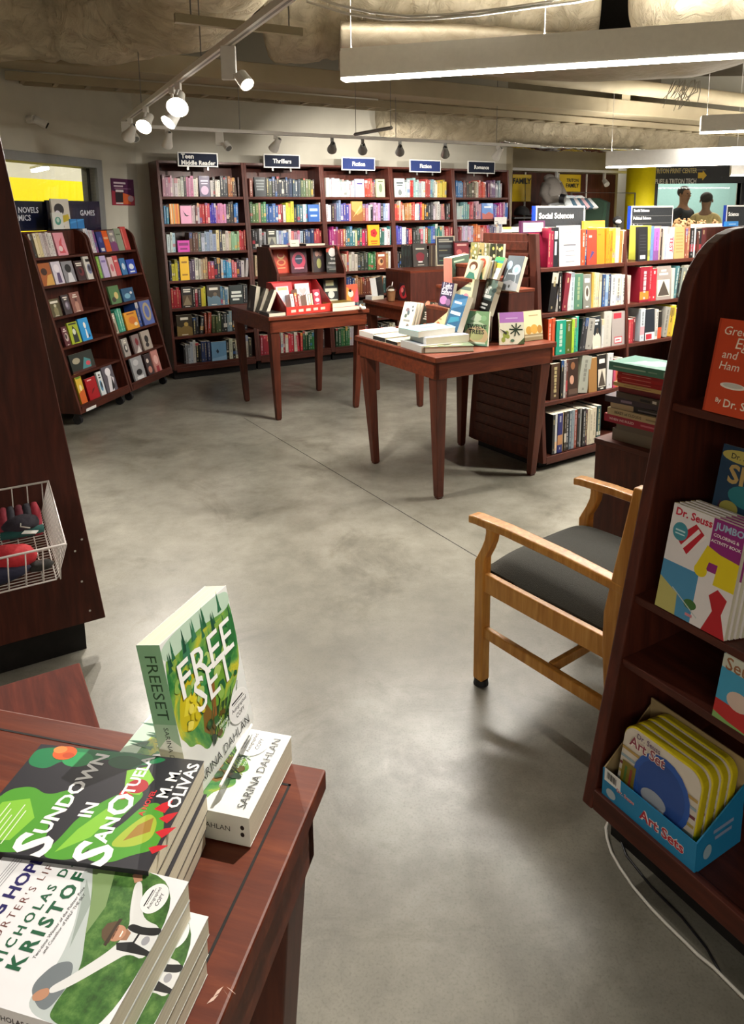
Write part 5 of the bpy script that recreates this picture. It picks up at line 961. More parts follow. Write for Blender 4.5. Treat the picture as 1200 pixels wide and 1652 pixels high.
stand('slate grey book with two pale round seed heads on the riser', (806, 467.5), (832, 470), 413, 1.044, -.36, '#5b646a', [('e', .70, .6, .24, .15, '#b4ccd8'), ('e', .70, .6, .13, .08, '#8fb0c0'), ('e', .22, .72, .16, .13, '#a8c4d8'), ('l', .72, .5, .8, .2, .03, '#c8d4d8'), ('l', .2, .6, .1, .3, .03, '#c8d4d8'), ('r', .25, .46, .72, .5, '#d0d8dc'), ('p', [(0, 0), (1, 0), (1, .2), (.5, .3), (0, .22)], '#8f9296'), ('e', .5, .12, .06, .05, '#2a2c2e')], .024, group=g1)
for i, (u0, u1, c, n_) in enumerate([(758, 769, '#8a8a58', 'first olive patterned book on the top step of the riser'), (769.5, 779, '#a89a68', 'second tan patterned book on the top step of the riser'), (779.5, 787, '#7a7a54', 'third green patterned book on the top step of the riser'), (787.5, 798, '#2e3224', 'black book with yellow flowers on the top step of the riser'), (798.5, 810, '#33362a', 'second black book with yellow flowers at the end of the top step')]):
    dk = i > 2; stand(n_, (u0, 425+i*.8), (u1, 426+i*.8), 391.5+i*.5, 1.165, -.05, c, [('e', r7.uniform(.1, .9), r7.uniform(.1, .9), .16, .08, r7.choice(['#d8c860', '#e8e0a0', '#3a4a30'] if dk else ['#d8d0a0', '#4a5030', '#c8a860', '#e0dcc0'])) for k in range(14 if not dk else 4)], .016, group=g1)
for i in range(3): stand(f'{["first", "second", "third"][i]} narrow floral spined book beside the slatted shelving end', (806+i*11, 427), (816+i*11, 428), 400, 1.10, -.1, '#d8c8b4', [('e', r7.uniform(.1, .9), r7.uniform(.1, .9), .2, .1, r7.choice(['#c86a60', '#7a8a60', '#b08a78'])) for k in range(9)], .02, group=g1)
# ---- the table with the red cardboard display
g2 = 'books on the red display table'
t = thing('display_riser', 'two tier dark wood display stand on the red display table', 'riser', T2M)
for x in (.19, .745): m = MB('shelf_wood'); m.yz([(.28, .761), (.66, .761), (.66, 1.215), (.42, 1.215), (.28, 1.04)], x, x+.016); m.build('side_panel', t, bevel=.002)
m = MB('shelf_wood_h'); m.box((.206, .275, .978), (.745, .66, 1.006)); m.build('shelf', t, bevel=.002)
m = MB('shelf_wood_h'); m.box((.206, .44, 1.2), (.745, .66, 1.215)); m.build('top', t, bevel=.002)
m = MB('shelf_wood'); m.box((.206, .645, .761), (.745, .66, 1.2)); m.build('back_panel', t)
stand('red book with gold ornament on the upper shelf of the red display table', (443, 442), (467, 440.5), 402, 1.007, -.1, '#c33a26', [('r', .06, .04, .94, .96, '#d04a30'), ('e', .5, .72, .24, .13, '#e8b878'), ('e', .5, .75, .2, .1, '#c8402a'), ('e', .5, .45, .3, .14, '#e09058'), ('e', .5, .45, .2, .08, '#b83424'), ('r', .25, .2, .75, .24, '#e8b878')], .03, hard=True, group=g2)
stand('dark crimson patterned book beside the red ornamented book', (470.5, 441), (496, 439.5), 401, 1.007, -.1, '#4a1a2c', [('e', .5, .5, .42, .36, '#c03a58'), ('e', .5, .55, .24, .2, '#28304a'), ('r', .2, .16, .8, .22, '#e090a0'), ('r', .3, .56, .7, .6, '#a8a8c0')], .03, hard=True, group=g2)
stand('thick book with white pages and dark portraits on the upper display shelf', (507, 439.5), (524, 438.5), 399, 1.007, -.1, '#3a2e30', [('e', .35, .75, .18, .12, '#a87868'), ('e', .68, .75, .18, .12, '#9a7060'), ('e', .5, .35, .22, .2, '#98985a')], .034, '#e8e4d8', group=g2)
stand('black book with a white moon and orange corner on the upper display shelf', (527, 439.6), (548, 439.2), 398, 1.007, -.1, '#262824', [('r', 0, .78, 1, 1, '#b84a38'), ('e', .45, .78, .28, .17, '#d8d4d0'), ('t', 'THE', .5, .52, .4, '#d8d8d0'), ('t', 'DESERT', .5, .36, .66, '#d8d8d0'), ('r', .2, .1, .8, .14, '#8a8a80')], .026, group=g2)
lying('thin white paged book lying on top of the display stand, over the red book', T2M, .22, .47, 1.216, 0, .15, .16, .014, '#221e20', group=g2)
lying('thin white paged book lying on top of the display stand, over the black moon book', T2M, .52, .47, 1.216, .1, .17, .15, .014, '#2a2628', group=g2)
small_book('price_card', 'small cream price card standing on the display stand above the crimson book', 'card', T2M @ M4((.37, .43, 1.2165), 0, -.1), .075, .05, .003, '#d8d2bc', art=[('r', .15, .4, .6, .52, '#8a9a80')])
# red cardboard counter display
DM = T2M @ M4((.135, .0, .761), .13); t = thing('cardboard_display', 'bright red cardboard counter display on the front of the table', 'display', DM)
mb = MB('print', '#c23a30'); mb.box((0, 0, 0), (.385, .004, .058)); mb.draw((0, 0, 0), (1, 0, 0), (0, 0, 1), .385, .058, [('r', .1+.16*i, .3, .2+.16*i, .62, '#f0c8b8') for i in range(5)]); mb.build('front_lip', t)
for x in (0, .381): mb = MB('print', '#a01c20'); mb.yz([(.004, 0), (.27, 0), (.27, .215), (.20, .215), (.004, .058)], x, x+.004); mb.build('side_wall', t)
mb = MB('print', '#a81e22'); mb.box((.004, .266, 0), (.381, .27, .215)); mb.build('back_wall', t); mb = MB('print', '#a81e22'); mb.box((.004, .004, 0), (.381, .266, .004)); mb.build('base', t)
def indisp(label, x, y, w, h, t_, c, art=None, sp=None, tilt=-.22, spine_out=False, z=.006):
    M = DM @ (M4((x, y, z), 0, tilt) if not spine_out else M4((x+t_, y, z), 0, tilt) @ Matrix.Rotation(pi/2, 4, 'Z'))
    small_book('book', label, 'book', M, w, h, t_, c, sp, art or (None if spine_out else auto_art(r7, c, ('#e8d8c8', '#902020'))), spine_art(r7, c) if spine_out else None, 'books in the red cardboard display')
indisp('tall red book at the back of the cardboard display', .02, .19, .17, .205, .015, '#c02a30', [('e', .5, .6, .3, .2, '#e8d0a8'), ('e', .5, .62, .14, .1, '#a84a30')])
indisp('white swirled book at the left of the cardboard display', .02, .13, .10, .185, .014, '#e0dcd8', [('e', .45, .6, .3, .22, '#b8c8d4'), ('r', .1, .85, .9, .97, '#d8a878')])
indisp('white spine with black dots in the cardboard display', .085, .06, .08, .135, .026, '#d8d4cc', spine_out=True); indisp('black and red spine in the cardboard display', .118, .06, .08, .14, .022, '#b83a34', spine_out=True)
indisp('red and black spine beside the divider of the cardboard display', .145, .06, .08, .13, .018, '#c04a40', spine_out=True); indisp('tall white spine in the middle of the cardboard display', .166, .09, .08, .165, .018, '#e4e0dc', spine_out=True)
indisp('white book with a heart shape at the back of the cardboard display', .215, .19, .12, .19, .015, '#e2d8d8', [('p', [(.5, .5), (.2, .75), (.35, .85), (.5, .76), (.65, .85), (.8, .75)], '#d8a8a8'), ('p', [(.1, .7), (.5, .4), (.9, .7), (.5, .5)], '#8a8a90')])
indisp('first white spine at the right of the cardboard display', .222, .07, .08, .12, .016, '#e0dccc', spine_out=True); indisp('second white spine at the right of the cardboard display', .242, .07, .08, .12, .016, '#cfcabc', spine_out=True); indisp('third cream spine at the right of the cardboard display', .262, .07, .08, .125, .014, '#d8cfa8', spine_out=True)
indisp('crimson book with white circles at the right of the cardboard display', .285, .07, .06, .15, .03, '#c0203a', [('e', .5, .78, .3, .1, '#e8b8c0'), ('e', .5, .5, .3, .1, '#e8b8c0'), ('e', .5, .22, .3, .1, '#e8b8c0')])
stand('black and cream book with bold blocks inside the display stand', (524, 492.5), (547, 491), 449, .762, -.12, '#2a2c28', [('r', .15, .72, .7, .92, '#d8d8a8'), ('r', .08, .5, .92, .62, '#d8d8c0'), ('e', .5, .38, .22, .14, '#c8ccc0'), ('r', .1, .06, .92, .2, '#d8d8c0')], .024, group=g2)
stand('orange and pink book in a clear bag at the end of the red display table', (555, 490), (579, 487), 459, .764, -.12, '#d4634a', [('p', [(0, 0), (.5, 0), (.4, .8), (0, 1)], '#e89a4a'), ('e', .5, .5, .18, .2, '#f0d8c8'), ('e', .48, .66, .1, .08, '#3a2420'), ('p', [(.6, 0), (1, 0), (1, .8), (.8, .5)], '#c85a68')], .03, group=g2, mat='glossy')
lying('red book at the bottom of the small pile on the red display table', T2M, .50, .01, .761, .0, .22, .16, .026, '#b8423c', [('r', .1, .1, .9, .9, '#c85048')], '#b83c38', False, g2)
lying('yellow gold book on top of the small pile on the red display table', T2M, .505, .02, .788, .05, .19, .15, .03, '#8a7028', [('r', .1, .1, .9, .9, '#7a6428')], '#a8862e', False, g2)
a = atz(586, 500, .76); t = thing('figurine', 'tiny white animal figurine at the far corner of the red display table', 'figurine', M4((a.x, a.y, .761), .3))
m = MB('matte', '#e0dcd4'); m.ball((0, 0, .014), (.02, .014, .014)); m.build('body', t, smooth=True); m = MB('matte', '#e8e4dc'); m.ball((-.02, 0, .026), .011); m.ball((-.026, -.004, .037), (.003, .002, .008)); m.ball((-.02, .006, .037), (.003, .002, .008)); m.build('head', t, smooth=True)
stand('black book with white page edge standing at the left end of red display table', (398, 499), (409, 503), 461, .762, -.16, '#14130f', [('p', [(.2, .1), (.35, .45), (.5, .1)], '#8a8a84'), ('r', .1, .9, .9, .94, '#3a3834')], .03, group=g2)
stand('first dark brown book leaning with its pages showing, left end of the red display table', (406, 501), (417, 505), 464, .762, -.36, '#2a261e', [('r', .2, .6, .8, .66, '#4a463a')], .024, group=g2)
stand('second dark brown book leaning with its pages showing, left end of the red display table', (417, 503), (428, 507.5), 466, .762, -.4, '#35302a', [('r', .2, .5, .8, .58, '#55503f')], .024, group=g2)
lying('dark book with white pages lying at the near left corner of the red display table', T2M, .012, .015, .761, -.02, .14, .2, .022, '#2c2a26', [('r', .1, .1, .9, .9, '#38342e')], '#2c2a26', False, g2)
# ---- the shadowed third table
g3_ = 'books on the shadowed table'
riser('dark wood riser on the shadowed table', T3M, [((.22, .42, .761), (.79, .79, 1.005))])
a = atz(631, 486, .76); t = thing('drink_cup', 'clear cup of brown iced coffee with a domed lid on the shadowed table', 'cup', M4((a.x, a.y, .761)))
plain('coffee', '#7a5636', .5); plain('cream_foam', '#c8bca8', .7)
m = MB('coffee'); m.tube([(0, 0, .002), (0, 0, .075)], [.028, .036], 20); m.build('drink', t, smooth=False); m = MB('cream_foam'); m.ball((0, 0, .078), (.035, .035, .022)); m.build('whipped_cream', t, smooth=True)
m = MB('coffee'); m.tube([(0, 0, .074), (0, 0, .085)], [.0362, .0385], 20, caps=False); m.build('cup_rim', t, smooth=True)
m = MB('acrylic'); m.tube([(0, 0, .084), (0, 0, .09), (0, 0, .105), (0, 0, .118), (0, 0, .124)], [.041, .041, .036, .022, .012], 20); m.build('domed_lid', t, smooth=True); m = MB('metal_white'); m.cyl((.005, 0, .11), (.012, .004, .155), .004, n=8); m.build('straw', t)
lying('flat white boxed book lying at the end of the shadowed table', T3M, .03, .70, .761, .1, .12, .09, .03, '#d8d8d6', [('r', .1, .2, .9, .8, '#c8c8c8')], '#d8d8d8', False, g3_)
stand('black faced book with a thick white side standing on the shadowed table', (610, 483), (620, 479), 447, .762, -.12, '#22262a', [('r', .1, .8, .9, .86, '#3a4044')], .05, '#dcdcda', group=g3_)
stand('dark book with a red round picture on the shadowed table', (642, 484.5), (658.5, 486), 457, .762, -.1, '#2a1416', [('e', .5, .5, .42, .38, '#a82a30'), ('e', .5, .5, .16, .26, '#40282a'), ('e', .35, .6, .12, .14, '#d06a68')], .03, group=g3_)
stand('teal swirl book on the shadowed table', (671.5, 484), (694.5, 483), 448, .762, -.1, '#1c7076', [('r', .2, .84, .95, .95, '#a8d8b8'), ('p', [(0, .2), (.5, .7), (.9, .75), (.5, .5), (.3, 0), (0, 0)], '#4ab0b0'), ('e', .75, .45, .12, .16, '#d8e4e0'), ('e', .6, .36, .16, .12, '#0c2c34')], .024, group=g3_)
stand('dark red patterned book partly hidden beside the teal swirl book', (696, 482), (718, 480), 443, .762, -.1, '#3c1a1c', [('e', .3, .7, .2, .16, '#6a4a40'), ('e', .7, .6, .16, .2, '#a84038'), ('e', .4, .25, .2, .14, '#8a2428'), ('r', .1, .9, .9, .95, '#b8b0a0')], .024, group=g3_)
for i in range(4): stand(f'{["first", "second", "third", "fourth"][i]} black spined book on the riser of the shadowed table', (647+i*5, 430.5), (651.6+i*5, 430.5), 395+i*.6, 1.007, -.04, '#141614', [('r', .2, .5, .8, .8, '#24302a')], .1, group=g3_)
stand('black book with a dark red emblem on the riser of the shadowed table', (667, 431), (690, 430), 393, 1.007, -.1, '#3a342e', [('p', [(.2, .55), (.5, .38), (.8, .55), (.75, .3), (.5, .22), (.25, .3)], '#7a1224'), ('e', .5, .48, .26, .14, '#7a1224'), ('r', .2, .74, .8, .8, '#b8b8a8'), ('r', .35, .18, .65, .24, '#d8d4cc'), ('r', .3, .06, .75, .1, '#a8a498')], .024, group=g3_)
stand('dark spined book beside the framed black notice', (691.5, 430), (702, 430), 396, 1.007, -.04, '#3a2a20', [('r', .4, 0, .5, 1, '#8a7a60')], .08, group=g3_)
stand('small framed black notice with lines of writing on the shadowed table riser', (704, 429), (734, 428), 381, 1.008, -.08, '#191b1d', [('r', 0, 0, 1, .03, '#c8bca0'), ('r', 0, .97, 1, 1, '#c8bca0'), ('r', 0, 0, .05, 1, '#c8bca0'), ('r', .95, 0, 1, 1, '#c8bca0'), ('r', .15, .86, .7, .9, '#a8a494'), ('r', .15, .79, .88, .84, '#a8a494'), ('r', .15, .6, .85, .7, '#3f4648'), ('r', .15, .5, .6, .53, '#7a7350'), ('r', .15, .3, .85, .38, '#3f4648'), ('r', .15, .16, .7, .19, '#4a7a4a')], .012, cat='sign', name='framed_notice')
stand('red floral book beside the framed black notice', (735, 429), (757, 428), 389, 1.007, -.1, '#8a3038', [('e', .3, .55, .2, .12, '#c86a68'), ('e', .65, .4, .22, .14, '#d88a84'), ('r', .15, .8, .85, .88, '#d8a8a0'), ('r', 0, .93, 1, 1, '#3a2024')], .024, group=g3_)
# ---- the stack on the boxy stand (spines face the aisle)
g4 = 'stack of books on the wooden stand'
z = BXZ+.001
for i, (w, h, t_, c, dx, dy, yw, lb, ln) in enumerate([
 (.21, .30, .045, '#6e685c', .03, .02, 0, 'thick grey art book at the bottom of the stack on the boxy stand', None), (.2, .29, .022, '#5f5a50', .05, .015, .02, 'second grey art book from the bottom of the stack', None),
 (.16, .25, .030, '#9a1c3a', -.002, .01, .02, 'crimson book reading when we ruled in the stack', [('t', 'WHEN WE RULED', .30, .5, .42, '#e8c0c8', {'bold': .03}), ('r', .62, .38, .86, .6, '#c86a80')]),
 (.16, .235, .026, '#b5a886', .012, .008, -.01, 'tan book reading beast of clouds in the stack', [('t', 'BEAST of CLOUDS', .38, .5, .48, '#3a3428', {'bold': .01}), ('r', .7, .35, .9, .6, '#8a7e62')]),
 (.15, .23, .020, '#2a2a2e', .02, .016, .03, 'half black and half tan thin book in the middle of the stack', [('r', 0, 0, .42, 1, '#b8a88a'), ('r', .5, .35, .85, .6, '#7a7a80')]),
 (.17, .22, .024, '#3c3440', .0, .006, .1, 'dark purple glossy book sticking out of the stack', [('r', .3, .3, .5, .7, '#8a7a90')]), (.15, .21, .022, '#4a4038', .045, .012, -.05, 'dark brown book with a white label in the stack', [('r', .5, .2, .7, .6, '#16161a'), ('r', .74, .25, .82, .7, '#d8d4cc')]),
 (.15, .2, .020, '#6a1a24', .05, .016, .0, 'dark red book third from the top of the stack', None), (.16, .225, .014, '#c8ac72', .032, .008, .02, 'cream spined book under the four red books of the stack', [('r', .2, .4, .7, .55, '#8a744a')]),
 (.14, .2, .014, '#a01a20', .046, .012, .0, 'lowest of the bright red paperbacks in the stack', [('r', .1, .4, .7, .55, '#d88a80')]), (.14, .2, .014, '#aa1c22', .044, .012, .01, 'middle one of the bright red paperbacks in the stack', [('r', .1, .4, .7, .55, '#d88a80')]), (.14, .2, .014, '#981820', .046, .012, -.01, 'upper of the bright red paperbacks in the stack', [('r', .1, .4, .7, .55, '#d88a80')]),
 (.17, .25, .032, '#4c8a78', .012, .004, .0, 'large green book on top of the stack on the boxy stand', [('r', .08, .42, .62, .58, '#a8ccbc'), ('r', .66, .42, .8, .56, '#88b4a4'), ('r', .9, .2, .94, .8, '#b8d8cc')])]):
    # lying with the spine on the -y side: width (spine to fore edge) along +y, height along +x
    M = BXM @ M4((dx+.02, dy+.012, z), yw) @ Matrix(((0, 0, 1, 0), (1, 0, 0, 0), (0, -1, 0, t_), (0, 0, 0, 1)))
    mb = MB('print'); book_mesh(mb, w, h, t_, c, hard=i in (2, 3, 12)); 
    if i == 12: mb.draw((0, 0, 0), (1, 0, 0), (0, 0, 1), w, h, [('p', [(.1, .2), (.8, .5), (.7, .9), (.2, .7)], '#8ab8a8'), ('p', [(.3, .3), (.6, .35), (.5, .6)], '#c8dcd4')])
    if ln: mb.draw((0, t_, 0), (0, 0, 1), (0, -1, 0), h, t_, ln, .0003) if False else mb.draw((0, 0, 0), (0, 0, 1), (0, 1, 0), h, t_, [], .0003)
    o = tag(mb.build('book', mat4=M), lb, 'book', g4)
    if ln:
        s_ = MB('print'); s_.draw((-.0016, t_, 0), (0, 0, 1), (0, -1, 0), h, t_, ln, .0002); s_.f = [f[::-1] for f in s_.f]; l = s_.build('spine_lettering', mat4=M); l.parent = o; l.matrix_parent_inverse = o.matrix_world.inverted()
    z += t_+.0006
# ------------------------------------------------------------------ autographed paperbacks on the near table
NTM = Matrix(((ntx.x, nty.x, 0, NTC.x), (ntx.y, nty.y, 0, NTC.y), (0, 0, 1, 0), (0, 0, 0, 1)))
def ntbook(xr, yn, ztop, yaw=0): return NTM @ M4((xr, yn, ztop), yaw) @ Matrix(((0, 0, -1, 0), (1, 0, 0, 0), (0, -1, 0, 0), (0, 0, 0, 1)))
STK = lambda x, y, rx, ry: [('e', x, y, rx, ry, '#f2f2f0', 36), ('e', x, y, rx*.95, ry*.95, '#e9e9e7', 36), ('r', x-rx*.62, y+ry*.42, x+rx*.5, y+ry*.52, '#1c1c1e'), ('r', x-rx*.5, y+ry*.3, x+rx*.62, y+ry*.34, '#1c1c1e'), ('t', 'Autographed', x, y+ry*.02, rx*1.45, '#1c1c1e', {'bold': .012}), ('t', 'COPY', x, y-ry*.42, rx*.85, '#1c1c1e', {'bold': .012})]
rt = random.Random(3)
def tree(x, y, s_, c): return [('p', [(x-s_*.28, y), (x+s_*.28, y), (x+s_*.1, y+s_*.5), (x+s_*.16, y+s_*.45), (x, y+s_*1.3), (x-s_*.14, y+s_*.45), (x-s_*.1, y+s_*.5)], c)]
FSART = [('r', 0, 0, 1, 1, '#e3e5e2'), ('m', 'watercolour'), ('p', [(0, .42), (.06, .36), (.1, .30), (.2, .28), (.3, .17), (.42, .21), (.5, .14), (.62, .2), (.7, .27), (.78, .34), (.85, .36), (1, .5), (1, .9), (.9, .95), (.7, .93), (.5, .97), (.3, .9), (.12, .93), (0, .88)], '#fff'), ('m', 'print'),
  ('p', [(0, .88), (.2, .86), (.5, .9), (1, .84), (1, 1), (0, 1)], '#b9d2bd'), ('p', [(.02, .44), (.2, .36), (.36, .42), (.42, .6), (.3, .7), (.1, .64)], '#c4b51a'), ('p', [(.1, .5), (.3, .44), (.34, .56), (.2, .62)], '#dcd03a'), ('p', [(.45, .3), (.65, .36), (.8, .5), (.72, .62), (.5, .5)], '#6a9a30'), ('p', [(.4, .2), (.6, .24), (.7, .34), (.5, .36)], '#2c4a28'), ('p', [(.3, .3), (.42, .2), (.46, .34), (.36, .5)], '#7a5a20'), ('p', [(.44, .3), (.5, .3), (.56, .52), (.5, .56)], '#8a5a28')]
for i in range(22): FSART += tree(rt.uniform(.04, .96), .78+rt.uniform(-.04, .1), rt.uniform(.07, .13), rt.choice(['#1f5a3a', '#2c6a48', '#184a34', '#3a7a58']))
for i in range(18): x = rt.uniform(.34, .74); FSART.append(('l', x, rt.uniform(.16, .24), x+rt.uniform(.1, .2), rt.uniform(.3, .42), .008, rt.choice(['#16301c', '#2c5a30', '#8aa838'])))
FSART += [('t', 'FREE', .53, .70, .80, ('0.125', '#f4f5f2') if False else '#f4f5f2', {'bold': .004}), ('t', 'SET', .56, .53, .58, '#f4f5f2', {'bold': .004}), ('t', 'WHAT', .5, .26, .1, '#cfe0c8'), ('t', 'DREAM', .56, .225, .13, '#cfe0c8'), ('t', 'YOU FREE?', .62, .19, .2, '#cfe0c8'), ('t', 'SARINA DAHLAN', .5, .075, .84, '#2b2c2c', {'bold': -.006})] + STK(.82, .215, .17, .105)
def soft(art): return [('c', a[1], a[2]) if a[0] == 'p' and 6 <= len(a[1]) and len(a[1]) != 7 else a for a in art]
def blot(x, y, r_, c): n = 9; return ('c', [(x+r_*rt.uniform(.5, 1.2)*cos(2*pi*i/n), y+r_*.75*rt.uniform(.5, 1.2)*sin(2*pi*i/n)) for i in range(n)], c)
k_ = [i for i, a in enumerate(FSART) if a[0] == 't'][0]
FSART[k_:k_] = [blot(rt.uniform(.1, .9), rt.uniform(.4, .8), rt.uniform(.02, .07), rt.choice(['#2f7a3c', '#6fa048', '#3a8a4a', '#1f5a34', '#8ab050', '#a8c468'])) for i in range(46)] + [blot(rt.uniform(.05, .4), rt.uniform(.42, .62), rt.uniform(.02, .06), rt.choice(['#d8c820', '#c4b51a', '#e0d458'])) for i in range(10)] + [blot(rt.uniform(.3, .7), rt.uniform(.2, .32), rt.uniform(.02, .05), rt.choice(['#24421f', '#34602c', '#1c3420', '#5a4a1c'])) for i in range(12)]
FSART = soft(FSART)
FSSP = [('r', 0, 0, 1, 1, '#d9ded6'), ('r', 0, 0, .5, 1, '#7fa884'), ('p', [(.5, 0), (.66, 0), (.58, .5), (.64, 1), (.5, 1)], '#a4c0a4'), ('t', 'FREESET', .27, .5, .40, '#1c3a22', {'bold': 0}), ('t', 'SARINA DAHLAN', .70, .5, .36, '#1f2a22', {'bold': 0}), ('e', .955, .62, .012, .08, '#1c1c1c'), ('e', .955, .38, .012, .08, '#1c1c1c')]
big_book('book', 'white forest paperback lying flat at the corner of the near table', ntbook(-.045, -.130, .798), .130, .195, .036, '#e3e5e2', art=FSART, sart=FSSP, group='forest cover autographed paperbacks')
o = big_book('book', 'forest cover paperback standing upright on the near table with its spine showing', M4((-.2035, .6985, .7995), 1.257, -.188, .031), .144, .187, .031, '#e3e5e2', art=FSART, sart=FSSP, group='forest cover autographed paperbacks')
t = thing('book_easel', 'clear acrylic lip holding up the standing forest paperback', 'stand', NTM @ M4((-.088, -.115, .799), pi/2+.06))
m = MB('metal_white'); m.tube([(0, -.0025, .018), (.10, -.0025, .018)], .0018, 8); m.build('lip', t); m = MB('glass'); m.poly([(0, -.0025, .0005), (.10, -.0025, .0005), (.10, -.0025, .017), (0, -.0025, .017)]); m.build('clear_front', t)
# ---- sundown stack
GR, GL, DK = '#4f9a2c', '#86c43c', '#2b2a30'
def claw(x, y, a, s_): c_, d_ = cos(a), sin(a); return ('p', [(x-d_*s_*.35, y+c_*s_*.35), (x+c_*s_*.6-d_*s_*.3, y+d_*s_*.6+c_*s_*.3), (x+c_*s_*1.2, y+d_*s_*1.2), (x+c_*s_*.5+d_*s_*.25, y+d_*s_*.5-c_*s_*.25), (x+d_*s_*.35, y-c_*s_*.35)], '#c8202c')
SDART = [('r', 0, 0, 1, 1, DK), ('p', [(.78, 1), (1, 1), (1, .2), (.92, .25), (.86, .42), (.93, .55), (.82, .66), (.86, .8), (.74, .86)], '#1f7a4a'), ('e', .88, .72, .08, .09, '#2f9a58'), ('e', .90, .44, .07, .1, '#176038'), ('p', [(0, 1), (.5, 1), (.58, .86), (.5, .74), (.6, .62), (.44, .58), (.3, .64), (.14, .58), (0, .66)], GR), ('p', [(.05, .98), (.4, .95), (.46, .82), (.3, .72), (.1, .76)], GL), ('p', [(0, .56), (.16, .52), (.34, .5), (.52, .42), (.66, .3), (.62, .22), (.45, .26), (.3, .3), (.1, .34), (0, .4)], GR), ('p', [(.05, .5), (.25, .46), (.45, .38), (.4, .32), (.2, .37)], GL),
  ('p', [(.02, .34), (.2, .34), (.3, .26), (.52, .2), (.56, .12), (.44, .06), (.3, .02), (.16, .02), (.1, .12), (.02, .2)], GR), ('p', [(.14, .26), (.3, .22), (.46, .15), (.4, .08), (.24, .06), (.16, .14)], '#a4b83a'), ('p', [(.2, .2), (.34, .17), (.42, .11), (.3, .09)], '#a07a30'), claw(.48, .10, -.35, .1), claw(.40, .055, -.55, .09), claw(.28, .04, -.7, .09), claw(.15, .04, -.9, .08), ('p', [(.6, .34), (.82, .4), (.88, .3), (.76, .22), (.6, .25)], GL), ('e', .68, .29, .07, .06, '#b02830'), claw(.6, .3, 2.6, .06), claw(.62, .34, 2.9, .06),
  ('e', .93, .82, .075, .07, '#e0602c'), ('e', .96, .86, .04, .04, '#f08a48'), ('e', .91, .79, .03, .035, '#c04a24'),
  ('t', 'S', .09, .63, .17, '#f4f4f2', {'bold': .03, 'rot': -.1}), ('t', 'UNDOWN', .57, .615, .78, '#f4f4f2', {'bold': .03, 'rot': -.08}), ('t', 'IN', .42, .47, .13, '#f4f4f2', {'bold': .03}), ('t', 'S', .08, .31, .17, '#f4f4f2', {'bold': .03, 'rot': -.1}), ('t', 'AN', .27, .315, .22, '#f4f4f2', {'bold': .03}), ('t', 'O', .50, .32, .20, '#f4f4f2', {'bold': .03}), ('t', 'TUELA', .79, .32, .40, '#f4f4f2', {'bold': .03}), ('t', 'A NOVEL', .54, .185, .24, '#d83038', {'bold': .02}), ('t', 'M. M.', .74, .125, .28, '#f4f4f2', {'bold': .025}), ('t', 'OLIVAS', .74, .045, .44, '#f4f4f2', {'bold': .025})]
SDART += [('r', .06+.02*(i % 2), .9-.028*i, .4-.05*((i*7) % 3), .906-.028*i, '#dfe8d0') for i in range(5)]
SDART = soft(SDART)
for i in range(5):
    d = (i*37 % 5-2)*.0012; top = i == 4
    big_book('book', f'{["lowest", "second lowest", "middle", "second highest", "topmost"][i]} black and green sundown novel in the near table pile', ntbook(-.079+d, -.270+d*.5, .761+.0208*(i+1), .10+d*2), .134, .190, .0203, DK, '#26262a', '#2a2a2e', SDART if top else [], [('t', 'SUNDOWN IN SAN OTUELA', .5, .5, .6, '#f0f0ee')], group='sundown novels piled on the near table')
